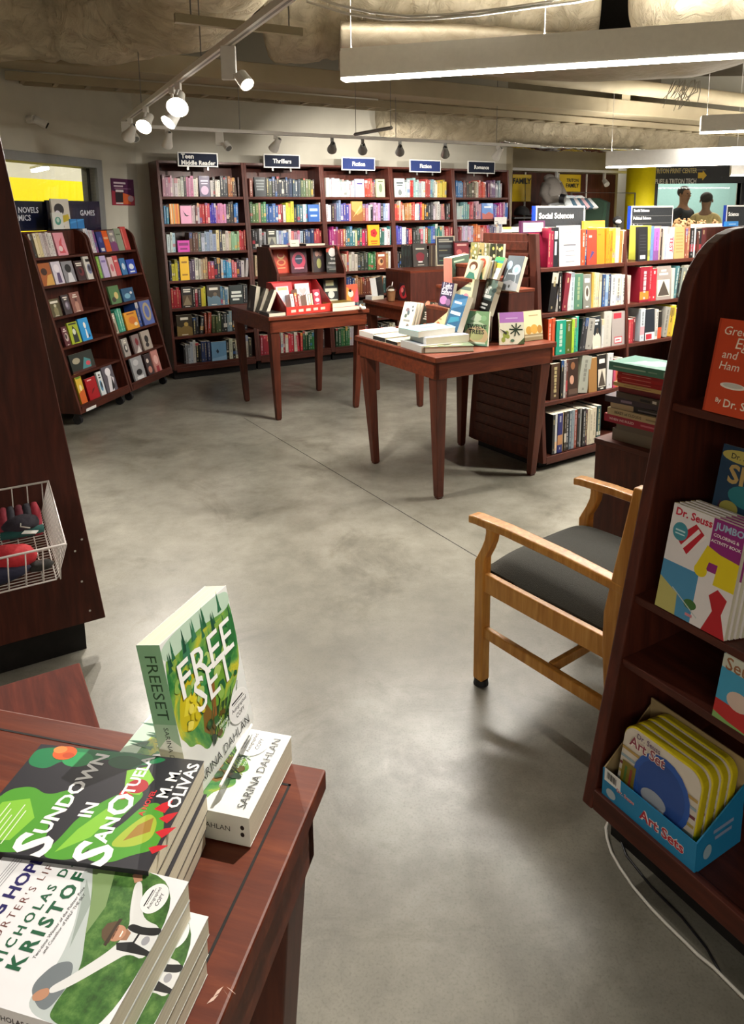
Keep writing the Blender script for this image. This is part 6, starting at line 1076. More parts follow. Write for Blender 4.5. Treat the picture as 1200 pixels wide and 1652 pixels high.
# ---- journalist memoir stacks
SK = '#b8876a'
KART = [('r', 0, 0, 1, 1, '#e6e6e8'), ('p', [(0, .40), (.3, .36), (.6, .42), (1, .6), (1, 0), (0, 0)], '#b9c2c0'), ('p', [(.05, .33), (.14, .42), (.3, .38), (.34, .3), (.2, .26), (.05, .28)], '#70787c'), ('p', [(.4, .36), (.6, .42), (.85, .5), (.7, .4)], '#97a39c'), ('m', 'meadow'), ('p', [(0, .26), (.12, .27), (.3, .25), (.5, .33), (.75, .42), (1, .54), (1, 0), (0, 0)], '#fff'), ('m', 'print'), ('p', [(.5, .33), (.75, .42), (1, .54), (1, .4), (.7, .32)], '#7a9460'),
  ('p', [(.44, .0), (.46, .09), (.38, .14), (.2, .25), (.13, .315), (.165, .335), (.25, .28), (.42, .19), (.52, .155), (.62, .155), (.72, .2), (.90, .255), (.93, .225), (.78, .16), (.68, .11), (.66, .0)], '#d9dad8'), ('p', [(.13, .315), (.165, .335), (.14, .37), (.1, .385), (.075, .365), (.09, .33)], SK), ('p', [(.90, .255), (.93, .225), (.975, .245), (.985, .275), (.95, .29)], SK),
  ('p', [(.46, .15), (.5, .17), (.53, .1), (.5, .0), (.47, .0)], '#1a1a1c'), ('p', [(.60, .165), (.64, .15), (.63, .08), (.66, .0), (.6, .0), (.58, .1)], '#1a1a1c'), ('p', [(.49, .1), (.62, .095), (.62, .085), (.49, .09)], '#1a1a1c'), ('e', .555, .045, .03, .018, '#9a9aa0'), ('p', [(.52, .16), (.6, .16), (.58, .13), (.53, .13)], '#9a6f54'),
  ('e', .557, .193, .055, .042, SK), ('p', [(.485, .2), (.63, .215), (.625, .23), (.6, .262), (.55, .268), (.51, .25), (.49, .225)], '#5a4630'), ('p', [(.465, .205), (.65, .205), (.645, .222), (.47, .222)], '#3a2c1e'), ('p', [(.515, .205), (.6, .208), (.6, .2), (.515, .196)], '#7a5038'), ('r', .53, .198, .545, .202, '#2a1a14'), ('r', .568, .2, .583, .204, '#2a1a14'), ('p', [(.535, .172), (.58, .174), (.575, .167), (.54, .166)], '#f0e4dc'),
  ('t', 'CHASING HOPE', .46, .81, 1.0 if False else .93, '#241f5e', {'bold': .03}), ("t", "A REPORTER'S LIFE", .5, .725, .86, '#6a3a34', {'bold': -.004, 'sp': 1.35}), ('t', 'NICHOLAS D.', .55, .635, .74, '#1f5a3c', {'bold': .02, 'sp': 1.4}), ('t', 'KRISTOF', .54, .545, .68, '#1f5a3c', {'bold': .035, 'sp': 1.4}), ('t', 'Two-time Winner of the Pulitzer Prize', .54, .485, .5, '#4a4a4c', {'shear': .2, 'bold': 0}), ('t', 'and Coauthor of HALF THE SKY', .54, .46, .42, '#4a4a4c', {'shear': .2, 'bold': 0})] + [('r', .35-.02*i, .93-.014*i, .9-.03*(i % 2), .934-.014*i, '#8a8a90') for i in range(4)] + STK(.83, .115, .11, .062)
KART = soft(KART)
KSP = [('r', 0, 0, 1, 1, '#dcdcd8'), ('t', 'CHASING HOPE', .25, .5, .3, '#241f5e'), ('t', 'NICHOLAS D. KRISTOF', .64, .5, .38, '#3a3a3a')]
for i in range(5):
    up = i > 2; zt = .761+.0198*(i+1) if not up else .8205+.0198*(i-2)
    big_book('book', f'{["lowest", "second lowest", "third lowest", "second highest", "topmost"][i]} white reporter memoir in the pile by the near table edge', ntbook(-.040 if up else -.028+.001*i, -.394 if up else -.392+.002*i, zt, 0), .128, .180, .0192, '#e6e6e8', '#dcdcd8', '#c8ccc8', KART if i in (2, 4) else [], KSP, group='reporter memoirs piled on the near table')
mb = MB('matte', '#d8b8a8')
for (u, v, a) in ((352, 1600, .9), (343, 1612, .7), (366, 1604, -.8), (373, 1598, -.6)): p = atz(u, v, .7604); mb.poly([(p.x-.006*cos(a), p.y-.006*sin(a), .7604), (p.x+.001, p.y-.001, .7604), (p.x+.006*cos(a), p.y+.006*sin(a), .7604), (p.x-.001, p.y+.0012, .7604)])
o = mb.build('scuff_mark'); o.parent = [x for x in bpy.data.objects if x.get('label', '').startswith('reddish wood table in the near')][0]; o.matrix_parent_inverse = o.parent.matrix_world.inverted()
# ------------------------------------------------------------------ the children's rack on the near side
def rfp(s_, z, off=.004): return RFM @ M4((s_, .2*(z-.1)+off, z), 0, -.197)
g5 = 'children\'s books on the near rack'
big_book('book', 'orange green eggs and ham book on the children\'s rack', rfp(.104, 1.032), .155, .195, .012, '#c8431e', '#c03c1c', art=[('r', 0, 0, .03, 1, '#b03818'), ('t', 'Green', .30, .88, .40, '#ecdfcc', {'shear': .15, 'bold': 0}), ('t', 'Eggs', .46, .74, .34, '#ecdfcc', {'shear': .15, 'bold': 0}), ('t', 'and', .24, .63, .22, '#ecdfcc', {'shear': .15, 'bold': 0}), ('t', 'Ham', .26, .51, .28, '#ecdfcc', {'shear': .15, 'bold': 0}), ('e', .36, .31, .18, .035, '#e8e0d4'), ('e', .36, .315, .14, .024, '#c8c4b8'), ('t', 'By', .2, .135, .08, '#ecdfcc'), ('t', 'Dr. Seuss', .56, .125, .56, '#ecdfcc', {'bold': .012})], group=g5, hard=True)
big_book('book', 'blue picture book with pale SH lettering behind the colouring books', rfp(.108, .7495, .10), .15, .20, .01, '#24405a', art=[('p', [(0, 0), (.5, 0), (.4, .3), (.1, .4)], '#4a2c44'), ('e', .5, .5, .3, .12, '#2f7f88'), ('e', .25, .34, .14, .08, '#a8a050'), ('e', .6, .2, .2, .1, '#3a6a34'), ('e', .33, .90, .32, .07, '#c8b860'), ('t', 'Dr. Seuss', .36, .90, .42, '#2a2a30', {'bold': .01}), ('t', 'SH', .36, .71, .42, '#c8a868', {'bold': .03})], group=g5)
m = MB('shelf_wood_h'); m.box((.03, .22, .735), (.67, .50, .748)); o = m.build('shelf'); o.parent = [x for x in bpy.data.objects if x.get('label', '').startswith('dark wood children')][0]
big_book('book', 'sky blue book with red lower edge at the frame edge on the low shelf', rfp(.252, .457), .15, .13, .01, '#3f92b2', art=[('p', [(0, 0), (1, 0), (1, .35), (.5, .28), (0, .3)], '#b02a28'), ('p', [(0, 1), (1, 1), (1, .75), (0, .8)], '#b8b8a8'), ('e', .3, .4, .16, .14, '#c8b0a0'), ('t', 'Seuss', .3, .88, .5, '#8a5a38', {'bold': .012}), ('p', [(0, .1), (.2, .05), (.6, 0), (0, 0)], '#7aa05a')], group=g5)
JART = [('r', 0, 0, 1, 1, '#ddd6d4'), ('r', .58, .52, 1, 1, '#8a2470'), ('r', 0, 0, .52, .46, '#4a8ab0'), ('p', [(0, 0), (.3, 0), (.28, .2), (0, .3)], '#b8b068'), ('p', [(.44, .5), (.56, .74), (.74, .7), (1, .68), (1, .42), (.72, .42), (.74, .6), (.62, .6), (.58, .46)], '#dcc418'), ('e', .53, .5, .09, .06, '#dcc418'), ('p', [(.68, 0), (1, 0), (.9, .2), (.94, .34), (.8, .4), (.7, .32), (.78, .2)], '#b02028'), ('p', [(.12, .7), (.3, .58), (.52, .8), (.36, .88)], '#b81c2c'), ('p', [(.2, .64), (.24, .62), (.44, .82), (.4, .845)], '#e6dcd8'), ('p', [(.32, .60), (.36, .63), (.53, .80), (.5, .82)], '#e6dcd8'), ('e', .16, .76, .11, .085, '#3f8a98'), ('r', .09, .76, .23, .775, '#bcd8dc'), ('r', .09, .73, .23, .742, '#bcd8dc'), ('e', .48, .16, .09, .045, '#3f6a34'), ('l', .2, .24, .6, .07, .014, '#b8c0bc'), ('t', 'Dr. Seuss', .31, .935, .52, '#c01c38', {'bold': .03}), ('t', 'JUMBO', .80, .93, .38, '#9ab4c8', {'bold': .03}), ('t', 'COLORING &', .78, .855, .34, '#ece4e0', {'bold': .02}), ('t', 'ACTIVITY BOOK', .79, .80, .40, '#ece4e0', {'bold': .02}), ('r', .44, .05, .54, .075, '#c88088')]
for i in range(5):
    big_book('book', f'{["front", "second", "third", "fourth", "hindmost"][i]} copy of the jumbo colouring book with red, blue and purple squares', rfp(.082, .603, .006+i*.0125) @ Matrix.Translation((.004*i, 0, 0)), .163, .229, .0118, '#ddd6d4', '#c8b030', '#c8c0b8', JART if i == 0 else [('r', .58, .52, 1, 1, '#8a2470')], group='colouring books on the near rack')
# art set box and pads
BM = RFM @ M4((.046, .004+.2*.045, .1465), 0)
t = thing('display_box', 'blue cardboard art sets display box on the bottom shelf of the children\'s rack', 'box', BM); BWd, BDp, BH2 = .236, .15, .07; BLU = '#1f7fae'
m = MB('print', BLU); m.box((0, 0, 0), (BWd, .003, BH2)); m.draw((0, 0, 0), (1, 0, 0), (0, 0, 1), BWd, BH2, [('t', 'Art Sets', .66, .5, .46, '#f0dcd8', {'bold': .07}), ('t', 'Dr. Seuss', .27, .62, .20, '#f0dcd8', {'bold': .06})], .0003); m.draw((0, -.0006, 0), (1, 0, 0), (0, 0, 1), BWd, BH2, [('t', 'Art Sets', .66, .5, .455, '#b02030', {'bold': .018}), ('t', 'Dr. Seuss', .27, .62, .195, '#a83048', {'bold': .012}), ('e', .11, .3, .055, .16, '#a8b4bc')], .0003); m.build('front_panel', t)
m = MB('print', '#e8e6e0'); m.box((.006, -.001, BH2-.026), (.05, -.0002, BH2+.004)); m.draw((.006, -.001, BH2-.026), (1, 0, 0), (0, 0, 1), .044, .03, [('r', .15+.06*i, .3, .17+.06*i+(.02 if i % 3 else 0), .85, '#2a2a2c') for i in range(11)], .0003); m.build('price_label', t)
m = MB('print', BLU); m.yz([(.003, 0), (BDp, 0), (BDp, .135), (.003, BH2)], BWd-.003, BWd); m.draw((BWd, .02, .01), (0, 1, 0), (0, 0, 1), .11, .08, [('r', .3, .7, .9, .8, '#8a9ab8'), ('r', .35, .5, .85, .6, '#8a9ab8'), ('e', .15, .3, .12, .2, '#9ab4c0')], .0003); m.build('side_panel', t)
m = MB('print', '#a08a62'); m.yz([(.003, 0), (BDp, 0), (BDp, .17), (.003, BH2)], 0, .003); m.build('side_panel', t)
m = MB('print', '#a08a62'); m.box((.003, BDp-.003, 0), (BWd-.003, BDp, .19)); m.build('back_panel', t); m = MB('print', BLU); m.box((.003, .003, 0), (BWd-.003, BDp-.003, .003)); m.build('base', t)
def pad(i, label):
    M = BM @ M4((.022+i*.003, .010+i*.027, .004), 0, -.16); w, h, r_ = .195, .185, .03; t_ = .024
    prof = [(0, 0), (w, 0)] + [(w-r_+r_*cos(a*pi/12), h-r_+r_*sin(a*pi/12)) for a in range(7)] + [(r_+r_*cos(pi/2+a*pi/12), h-r_+r_*sin(pi/2+a*pi/12)) for a in range(7)]
    e = thing('art_set', label, 'art set', M, 'art sets in the blue box'); m = MB('print', '#c8b418'); m.xz(prof, .002, t_); m.build('tray', e, bevel=.003)
    m = MB('print', '#cfc4b4'); m.xz([(a*.97+.003, b*.97+.002) for a, b in prof], .0, .002)
    m.draw((0, 0, 0), (1, 0, 0), (0, 0, 1), w, h, [('r', .02, .18+.1*k, .98, .215+.1*k, ['#3a3040', '#7a8a88', '#b09a50', '#6a2a34', '#8a9aa0', '#a8884a'][k]) for k in range(6)] + [('e', .56, .5, .36, .4, '#2d55a0'), ('e', .56, .5, .3, .33, '#2a4a8c'), ('r', .06, .15, .24, .55, '#7a6a20'), ('r', .1, .2, .13, .5, '#4a6a30'), ('r', .17, .2, .2, .5, '#8a3a30'), ('e', .5, .36, .16, .1, '#9aa0a8'), ('p', [(.56, .3), (.64, .34), (.68, .02), (.6, .06)], '#b8bcc0'), ('t', 'Dr. Seuss', .34, .935, .3, '#5a3a60', {'bold': .01}), ('t', 'Art Set', .34, .84, .46, '#e8dcd0', {'bold': .07}), ('t', 'Art Set', .34, .84, .46, '#8a3a48', {'bold': .015})], .0003); m.build('front_card', e)
for i in range(4): pad(i, f'{["front", "second", "third", "hindmost"][i]} yellow backed art set standing in the blue display box')
# ------------------------------------------------------------------ floor cables
mb = MB('cable_white'); pts = [atz(u, v, .004) for u, v in ((985, 1318), (977, 1335), (979, 1352), (986, 1375), (1000, 1400), (1022, 1432), (1050, 1465), (1076, 1492), (1100, 1515), (1125, 1540), (1150, 1560), (1175, 1585), (1206, 1616), (1240, 1650))]
tag(mb.tube(pts, .0034, 8).build('floor_cable', smooth=True), 'white cable curving over the floor under the children\'s rack', 'cable')
mb = MB('black_plastic'); pts = [atz(u, v, .003) for u, v in ((992, 1330), (1010, 1380), (1050, 1430), (1100, 1480), (1140, 1530), (1165, 1575), (1200, 1610), (1240, 1660))]
tag(mb.tube(pts, .0025, 8).build('floor_cable', smooth=True), 'dark thin cable beside the white one under the children\'s rack', 'cable')
# ------------------------------------------------------------------ wire basket on the big end panel
BKM = FM4(.35, 2.416, 0); t = thing('wire_basket', 'white wire basket hooked on the big dark end panel, holding knit goods', 'basket', BKM)
xr_, xl_ = -.137, -.60; yb, yf_ = -.008, -.37; zb, zf = .620, .555; ib = .035; bz, fz = .522, .452
rim = [(xr_, yb, zb), (xr_-.004, yf_, zf), (xl_, yf_, zf), (xl_, yb, zb)]
m = MB('wire_white'); m.tube(rim, .0036, 8, closed=True); m.build('rim', t, smooth=True)
m = MB('wire_white')
for i in range(27):
    k = i/26; y = yb+(yf_-yb)*k; z1, z0 = zb+(zf-zb)*k, bz+(fz-bz)*k; yy_ = y + (ib*.5 if k > .5 else 0)*0; m.tube([(xr_-.002, y, z1), (xr_-ib+.006, y*.93-.012, z0+.006), (xr_-ib, y*.93-.012, z0), (xl_+ib, y*.93-.012, z0), (xl_, y, z1)], .0015, 5)
for i in range(11):
    x = xr_-.02-i*.043; m.tube([(x, yb, zb), (x-.003, yb-.012, bz-.002), (x-.004, yf_*.93-.012, fz-.002), (x, yf_, zf)], .0019, 5)
m.tube([(xr_-ib, -.016, bz), (xr_-ib, yf_*.93-.012, fz), (xl_+ib, yf_*.93-.012, fz)], .0026, 6); o = m.build('wires', t, smooth=True)
def knit(name, label, c, r, col, cat, M=None, extra=None, fnz=.12):
    e = thing(name, label, cat, BKM @ Matrix.Translation(V(c))); m = MB('matte', col); m.ball((0, 0, 0), r, 20, 12, fn=lambda p, d: p*(1+fnz*noise.noise(d*2.3+V(c)*9))); m.build('body', e, smooth=True)
    if extra: extra(e)
    return e
def glove_extra(e):
    for k, (dx, c) in enumerate(((-.042, '#8a2a38'), (-.022, '#34323a'), (0, '#6a2430'), (.022, '#34323a'), (.042, '#a83040'))):
        m = MB('matte', c); m.tube([(dx, -.028, -.03), (dx*1.03, .0, -.002), (dx*1.03, .03, .02), (dx, .055, .035)], [.013, .015, .015, .010], 12); m.build('knit_band', e, smooth=True)
    m = MB('matte', '#1f5450'); m.tube([(-.056, -.030, -.014), (0, -.042, -.012), (.056, -.030, -.014)], .012, 10); m.build('band', e, smooth=True)
    m = MB('print', '#dfe0da'); m.box((.035, -.075, .002), (.075, -.055, .004), M=Matrix.Rotation(-.5, 4, 'Z')); m.build('price_tag', e); m = MB('cable_white'); m.tube([(0, -.02, .02), (-.004, -.05, .012), (.02, -.06, .006)], .002, 5); m.build('tag_string', e, smooth=True)
knit('knit_gloves', 'bundle of dark and red knit gloves with a teal band and price tag', (-.235, -.15, .552), (.052, .05, .026), '#2c2630', 'gloves', extra=glove_extra)
knit('knit_hat', 'bright red knit hat in the front of the wire basket', (-.285, -.285, .510), (.075, .05, .04), '#b8242c', 'hat')
knit('knit_scarf', 'dark navy knit scarf under the red hat in the wire basket', (-.33, -.315, .487), (.10, .04, .028), '#22223a', 'scarf')
knit('knit_mitten', 'small dark grey mitten at the front corner of the wire basket', (-.205, -.31, .482), (.035, .022, .014), '#2b2a26', 'mitten')
# ------------------------------------------------------------------ window wall boards, poster, camera
def wallobj(name, label, cat, u0, u1, v0, v1, nn, build, t=.006):
    pt = cn + WN*nn; a = atp(u0, v1, pt, WN)-cn; b = atp(u1, v0, pt, WN)-cn; e = thing(name, label, cat, LW @ Matrix(((1, 0, 0, a.dot(W)), (0, -1, 0, nn), (0, 0, 1, a.z), (0, 0, 0, 1))) @ Matrix.Scale(1, 4)) if False else None
    w, h = (b-a).dot(W), b.z-a.z; M = M4(cn + W*a.dot(W) + WN*nn + Z*a.z, 1.31); return M, w, h
def board(label, u0, u1, v0, v1, lines, nn=.04):
    M, w, h = wallobj('', '', '', u0, u1, v0, v1, nn, None); t = thing('shelf_sign', label, 'sign', M); m = MB('glossy', '#131a38'); m.box((0, 0, 0), (w, .02, h)); m.build('board', t)
    m = MB('matte', '#dfe2ea'); [m.text(s_, (x*w, -.0006, y*h), (1, 0, 0), (0, 0, 1), h=hh*h, bold=.02, anchor=an) for s_, x, y, hh, an in lines]; m.build('lettering', t)
board('navy sign board with novels and comics lettering, half hidden by the basket panel', 2, 75, 325, 374, [('NOVELS', .80, .70, .2, 'r'), ('COMICS', .62, .44, .2, 'r')], .03)
board('navy games sign board in front of the window beside the grey frame', 79, 160, 325, 374, [('GAMES', .74, .60, .19, 'c')], .05)
M, w, h = wallobj('', '', '', 181.5, 215, 290, 331, .004, None); t = thing('poster', 'small purple and orange poster taped to the wall by the tall bookcases', 'poster', M)
m = MB('print', '#5a2a52'); m.box((0, 0, 0), (w, .002, h)); m.draw((0, 0, 0), (1, 0, 0), (0, 0, 1), w, h, [('p', [(0, 0), (1, 0), (1, .35), (0, .55)], '#a8384a'), ('p', [(.35, .05), (.8, .05), (.8, .4), (.35, .5)], '#d8663a'), ('r', .1, .8, .62, .87, '#e0cfd8'), ('r', .1, .69, .5, .75, '#e0cfd8'), ('r', .12, .62, .85, .64, '#b890a8'), ('r', .16, .5, .5, .58, '#f0e8e8'), ('r', .14, .12, .46, .48, '#3a3438'), ('r', .14, .05, .45, .1, '#e8e0e0'), ('e', .8, .26, .13, .12, '#c8a8b8')], .0006); m.build('sheet', t)
p = atp(50, 197, cn+WN*.02, WN); t = thing('security_camera', 'small pale security camera high on the wall above the window', 'camera', M4(p, 1.31))
m = MB('metal_white'); m.cyl((0, .02, .02), (0, -.03, .02), .03, n=16); m.build('mount', t, smooth=False); m = MB('metal_white'); m.cyl((0, -.03, .02), (.05, -.09, -.02), .026, .03, 16); m.build('housing', t); m = MB('black_plastic'); m.cyl((.05, -.09, -.02), (.056, -.097, -.025), .022, n=14); m.build('lens', t)
# ------------------------------------------------------------------ clothing corner beyond the bookcases
def fe(u, v, off=0): return g3(atp(u, v, E2*(FE-off), E2))
t = thing('slatwall', 'dark brown wall panels behind the clothing and yellow posters', 'panel', FM4(6.06, FE, 0))
for x0, x1 in ((.0, .62), (.64, 1.22), (1.24, 1.75), (1.77, 2.35)): m = MB('shelf_wood'); m.box((x0, -.015, .05), (x1, .015, 1.975)); [m.box((x0, -.017, .2+.15*k), (x1, -.0149, .34+.15*k)) for k in range(11)]; m.build('panel', t)
for x in (.618, 1.218, 1.748): m = MB('metal_white'); m.box((x+.003, -.03, .05), (x+.022, .01, 1.975)); m.build('strip', t)
def poster(label, u0, u1, v0, v1, art):
    a, b = fe(u0, v1, .03), fe(u1, v0, .03); e = thing('poster', label, 'poster', FM4(a.x, FE-.03, a.z)); w, h = b.x-a.x, b.z-a.z; m = MB('print', '#e8c416'); m.box((0, 0, 0), (w, .004, h)); m.draw((0, 0, 0), (1, 0, 0), (0, 0, 1), w, h, art, .002); m.build('sheet', e)
poster('tall yellow poster reading family on the dark panel', 826, 857, 282, 325, [('r', 0, .9, 1, 1, '#f0d040'), ('t', 'FAMILY', .5, .76, .98, '#14120c', {'bold': .04})])
poster('yellow triton family poster behind the grey sweatshirt', 901, 937, 282, 309, [('t', 'TRITON', .62, .66, .56, '#14120c', {'bold': .03}), ('t', 'FAMILY', .62, .36, .6, '#14120c', {'bold': .03})])
a = fe(846, 345, .35); t = thing('clothing_shelf', 'dark shelf of caps under the family poster', 'shelf', FM4(6.25, FE-.5, 0)); 
for z in (1.18, 1.40): m = MB('black_plastic'); m.box((-.15, 0, z-.02), (.55, .44, z)); m.build('shelf_board', t)
for x in (-.15, .52): m = MB('black_plastic'); m.box((x, .40, 0), (x+.03, .44, 1.42)); m.build('post', t)
def cap(label, e1_, z, col, yaw):
    t = thing('cap', label, 'cap', FM4(e1_, FE-.36, z, TH+yaw)); m = MB('matte', col); m.ball((0, 0, .02), (.10, .11, .10), 18, 8, fn=lambda p, d: V((p.x, p.y, max(p.z, -.02)))); m.build('crown', t, smooth=True)
    m = MB('matte', col); m.tube([(-.07, -.09, .01), (-.05, -.16, .005), (0, -.185, .005), (.05, -.16, .005), (.07, -.09, .01), (0, -.07, .01)], .008, 6, closed=True); m.poly([(-.07, -.09, .012), (-.05, -.16, .008), (0, -.185, .008), (.05, -.16, .008), (.07, -.09, .012)]); m.build('brim', t)
cap('bright pink cap on the upper shelf under the family poster', 6.62, 1.42, '#d8509a', .9); cap('black cap beside the bright pink cap', 6.34, 1.42, '#141416', -.3); cap('black and white cap on the lower shelf under the pink cap', 6.52, 1.20, '#1c1c20', .4); cap('grey cap on the lower shelf beside the black one', 6.28, 1.20, '#6a6a68', -.5)
p = fe(889, 331, .45); t = thing('sweatshirt', 'grey hooded sweatshirt on a display form in front of the yellow poster', 'sweatshirt', FM4(p.x, FE-.45, 1.42))
ff = lambda p, d: p*(1+.06*noise.noise(d*3+V((5, 1, 2))))
m = MB('matte', '#8d8781'); m.tube([(0, 0, .0), (0, 0, .05), (.0, 0, .18), (.01, 0, .32), (0, .01, .42), (0, .01, .47)], [.13, .135, .12, .125, .09, .05], 24, rz=None); m.build('body', t, smooth=True)
for s_ in (-1, 1): m = MB('matte', '#857f79'); m.tube([(s_*.10, 0, .38), (s_*.165, -.03, .26), (s_*.15, -.10, .18), (s_*.03, -.15, .2)], [.06, .055, .05, .045], 14); m.build('sleeve', t, smooth=True)
m = MB('matte', '#8a847e'); m.ball((0, .05, .46), (.08, .06, .055), 18, 9, fn=ff); m.build('hood', t, smooth=True); m = MB('black_plastic'); m.cyl((0, 0, -1.38), (0, 0, .02), .02, n=10); m.cyl((0, 0, -1.399), (0, 0, -1.37), .16, n=24); m.build('stand', t)
p = fe(892, 318, .7); t = thing('camera_bag', 'round black lens shaped plush held in front of the sweatshirt', 'bag', FM4(p.x+.1, FE-.72, 1.62)); m = MB('black_plastic'); m.cyl((0, 0, 0), (.03, -.05, -.01), .06, n=20); m.build('body', t); m = MB('metal_grey'); m.cyl((.03, -.05, -.01), (.033, -.055, -.011), .04, n=18); m.build('face', t)
for i in range(7):
    p = fe(906+i*4.6, 333, .6); t = thing('shirt', f'{ORD[i]} pale tie dye shirt on the rack below the yellow poster', 'shirt', FM4(p.x, FE-.6, 1.28, TH+1.2+.1*i), 'tie dye shirts'); c = ['#dfe6ea', '#a8cbe0', '#e8e2e4', '#c8dcec', '#e0b8c0', '#b8d4e4', '#e4e8ea'][i]
    m = MB('matte', c); m.tube([(0, 0, -.1), (0, 0, .2), (0, 0, .34), (0, 0, .38)], [.16, .17, .19, .05], 14, rz=.03); m.build('body', t, smooth=True)
    for s_ in (-1, 1): m = MB('matte', '#4a6a80' if i % 2 else c); m.tube([(s_*.13, 0, .33), (s_*.24, 0, .22)], [.05, .06], 10, rz=.025); m.build('sleeve', t, smooth=True)
for i in range(3):
    p = fe(944+i*5, 350, .5); t = thing('jacket', f'{ORD[i]} dark green jacket hanging beside the tie dye shirts', 'jacket', FM4(p.x, FE-.55, 1.15, TH+1.0), 'dark green jackets'); m = MB('matte', ['#16301f', '#1d3a28', '#10241a'][i]); m.tube([(0, 0, -.2), (0, 0, .2), (0, 0, .42), (0, 0, .48)], [.19, .19, .2, .06], 14, rz=.05); m.build('body', t, smooth=True); m = MB('matte', '#1a3424'); m.tube([(.17, 0, .4), (.25, -.02, .1), (.24, -.03, -.1)], [.06, .055, .05], 10); m.build('sleeve', t, smooth=True)
t = thing('clothes_rail', 'grey metal rail carrying the shirts and jackets', 'rail', FM4(7.1, FE-.55, 0)); m = MB('metal_grey'); m.tube([(-.1, 0, 0), (-.1, 0, 1.70), (1.1, 0, 1.70), (1.1, 0, 0)], .012, 8); m.build('bar', t, smooth=True)
for u in (897, 974): p = fe(u, 290, .14); t = thing('rail_spotlight', f'small white spotlight on the clothing rail {"over the sweatshirt" if u < 900 else "near the dark panel end"}', 'spotlight', FM4(p.x, FE-.145, 1.985)); m = MB('metal_white'); m.box((-.015, -.015, -.1), (.015, .015, 0)); m.build('bracket', t); m = MB('metal_white'); m.cyl((0, 0, -.1), (-.03, -.08, -.16), .03, .04, 14); m.build('bell', t)
# print centre signs
p = aty(1053, 303, PY-.06); q = aty(1146, 271, PY-.06); t = thing('wall_sign', 'long grey overhead sign reading triton print center with a yellow arrow', 'sign', M4((4.0, PY-.08, 1.815)))
WSX = 4.0
m = MB('matte', '#34363a'); m.box((0, 0, .02), (2.1, .04, .46)); m.build('board', t); x0 = p.x-WSX
m = MB('matte', '#b8a86a'); m.text('TRITON PRINT CENTER', (aty(1090, 275, PY-.08).x-WSX, -.002, aty(1090, 275.5, PY-.08).z-1.815), (1, 0, 0), (0, 0, 1), w=(aty(1124, 275, PY).x-aty(1056, 275, PY).x), h=.07, bold=.02)
m.use(col='#c8c8c4'); m.text('SUPPLIES & TRITON TECH', (aty(1084, 292.5, PY-.08).x-WSX, -.002, aty(1084, 292.5, PY-.08).z-1.815), (1, 0, 0), (0, 0, 1), w=(aty(1123, 292, PY).x-aty(1046, 292, PY).x), h=.07, bold=.02); m.build('lettering', t)
m = MB('matte', '#c8a83a'); cx = aty(1133, 283, PY-.08); X, Zz = cx.x-WSX, cx.z-1.815; m.poly([(X-.065, -.003, Zz-.04), (X, -.003, Zz-.04), (X, -.003, Zz-.07), (X+.06, -.003, Zz), (X, -.003, Zz+.07), (X, -.003, Zz+.04), (X-.065, -.003, Zz+.04)]); m.build('arrow', t)
m = MB('metal_grey'); m.box((0, -.003, .205), (.76, 0, .21)); m.build('divider', t)
p = aty(984, 362, 13.1); q = aty(1002, 316, 13.1); t = thing('notice_board', 'tall blue notice board with two yellow squares beside the column', 'board', M4((p.x, 13.13, p.z-.6))); w, h = q.x-p.x, q.z-p.z+.6
m = MB('print', '#1c3f8c'); m.box((0, 0, 0), (w, .03, h)); m.build('panel', t); m = MB('print', '#d8b048'); m.box((.02, -.003, h-.19), (w*.55, 0, h-.1)); m.box((.02, -.003, h-.32), (w*.45, 0, h-.23)); m.build('notices', t)
t = thing('dark_cabinet', 'tall dark panelled cabinet beyond the print center window', 'cabinet', M4((5.45, 10.1, 0))); m = MB('shelf_wood'); m.box((0, 0, .08), (1.1, .42, 2.0)); m.build('body', t, bevel=.006); m = MB('kick_black'); m.box((.02, .03, 0), (1.08, .40, .08)); m.build('base', t)
for x in (.03, .56): m = MB('shelf_wood'); m.box((x, -.015, .12), (x+.5, 0, 1.95)); m.build('door', t, bevel=.004)
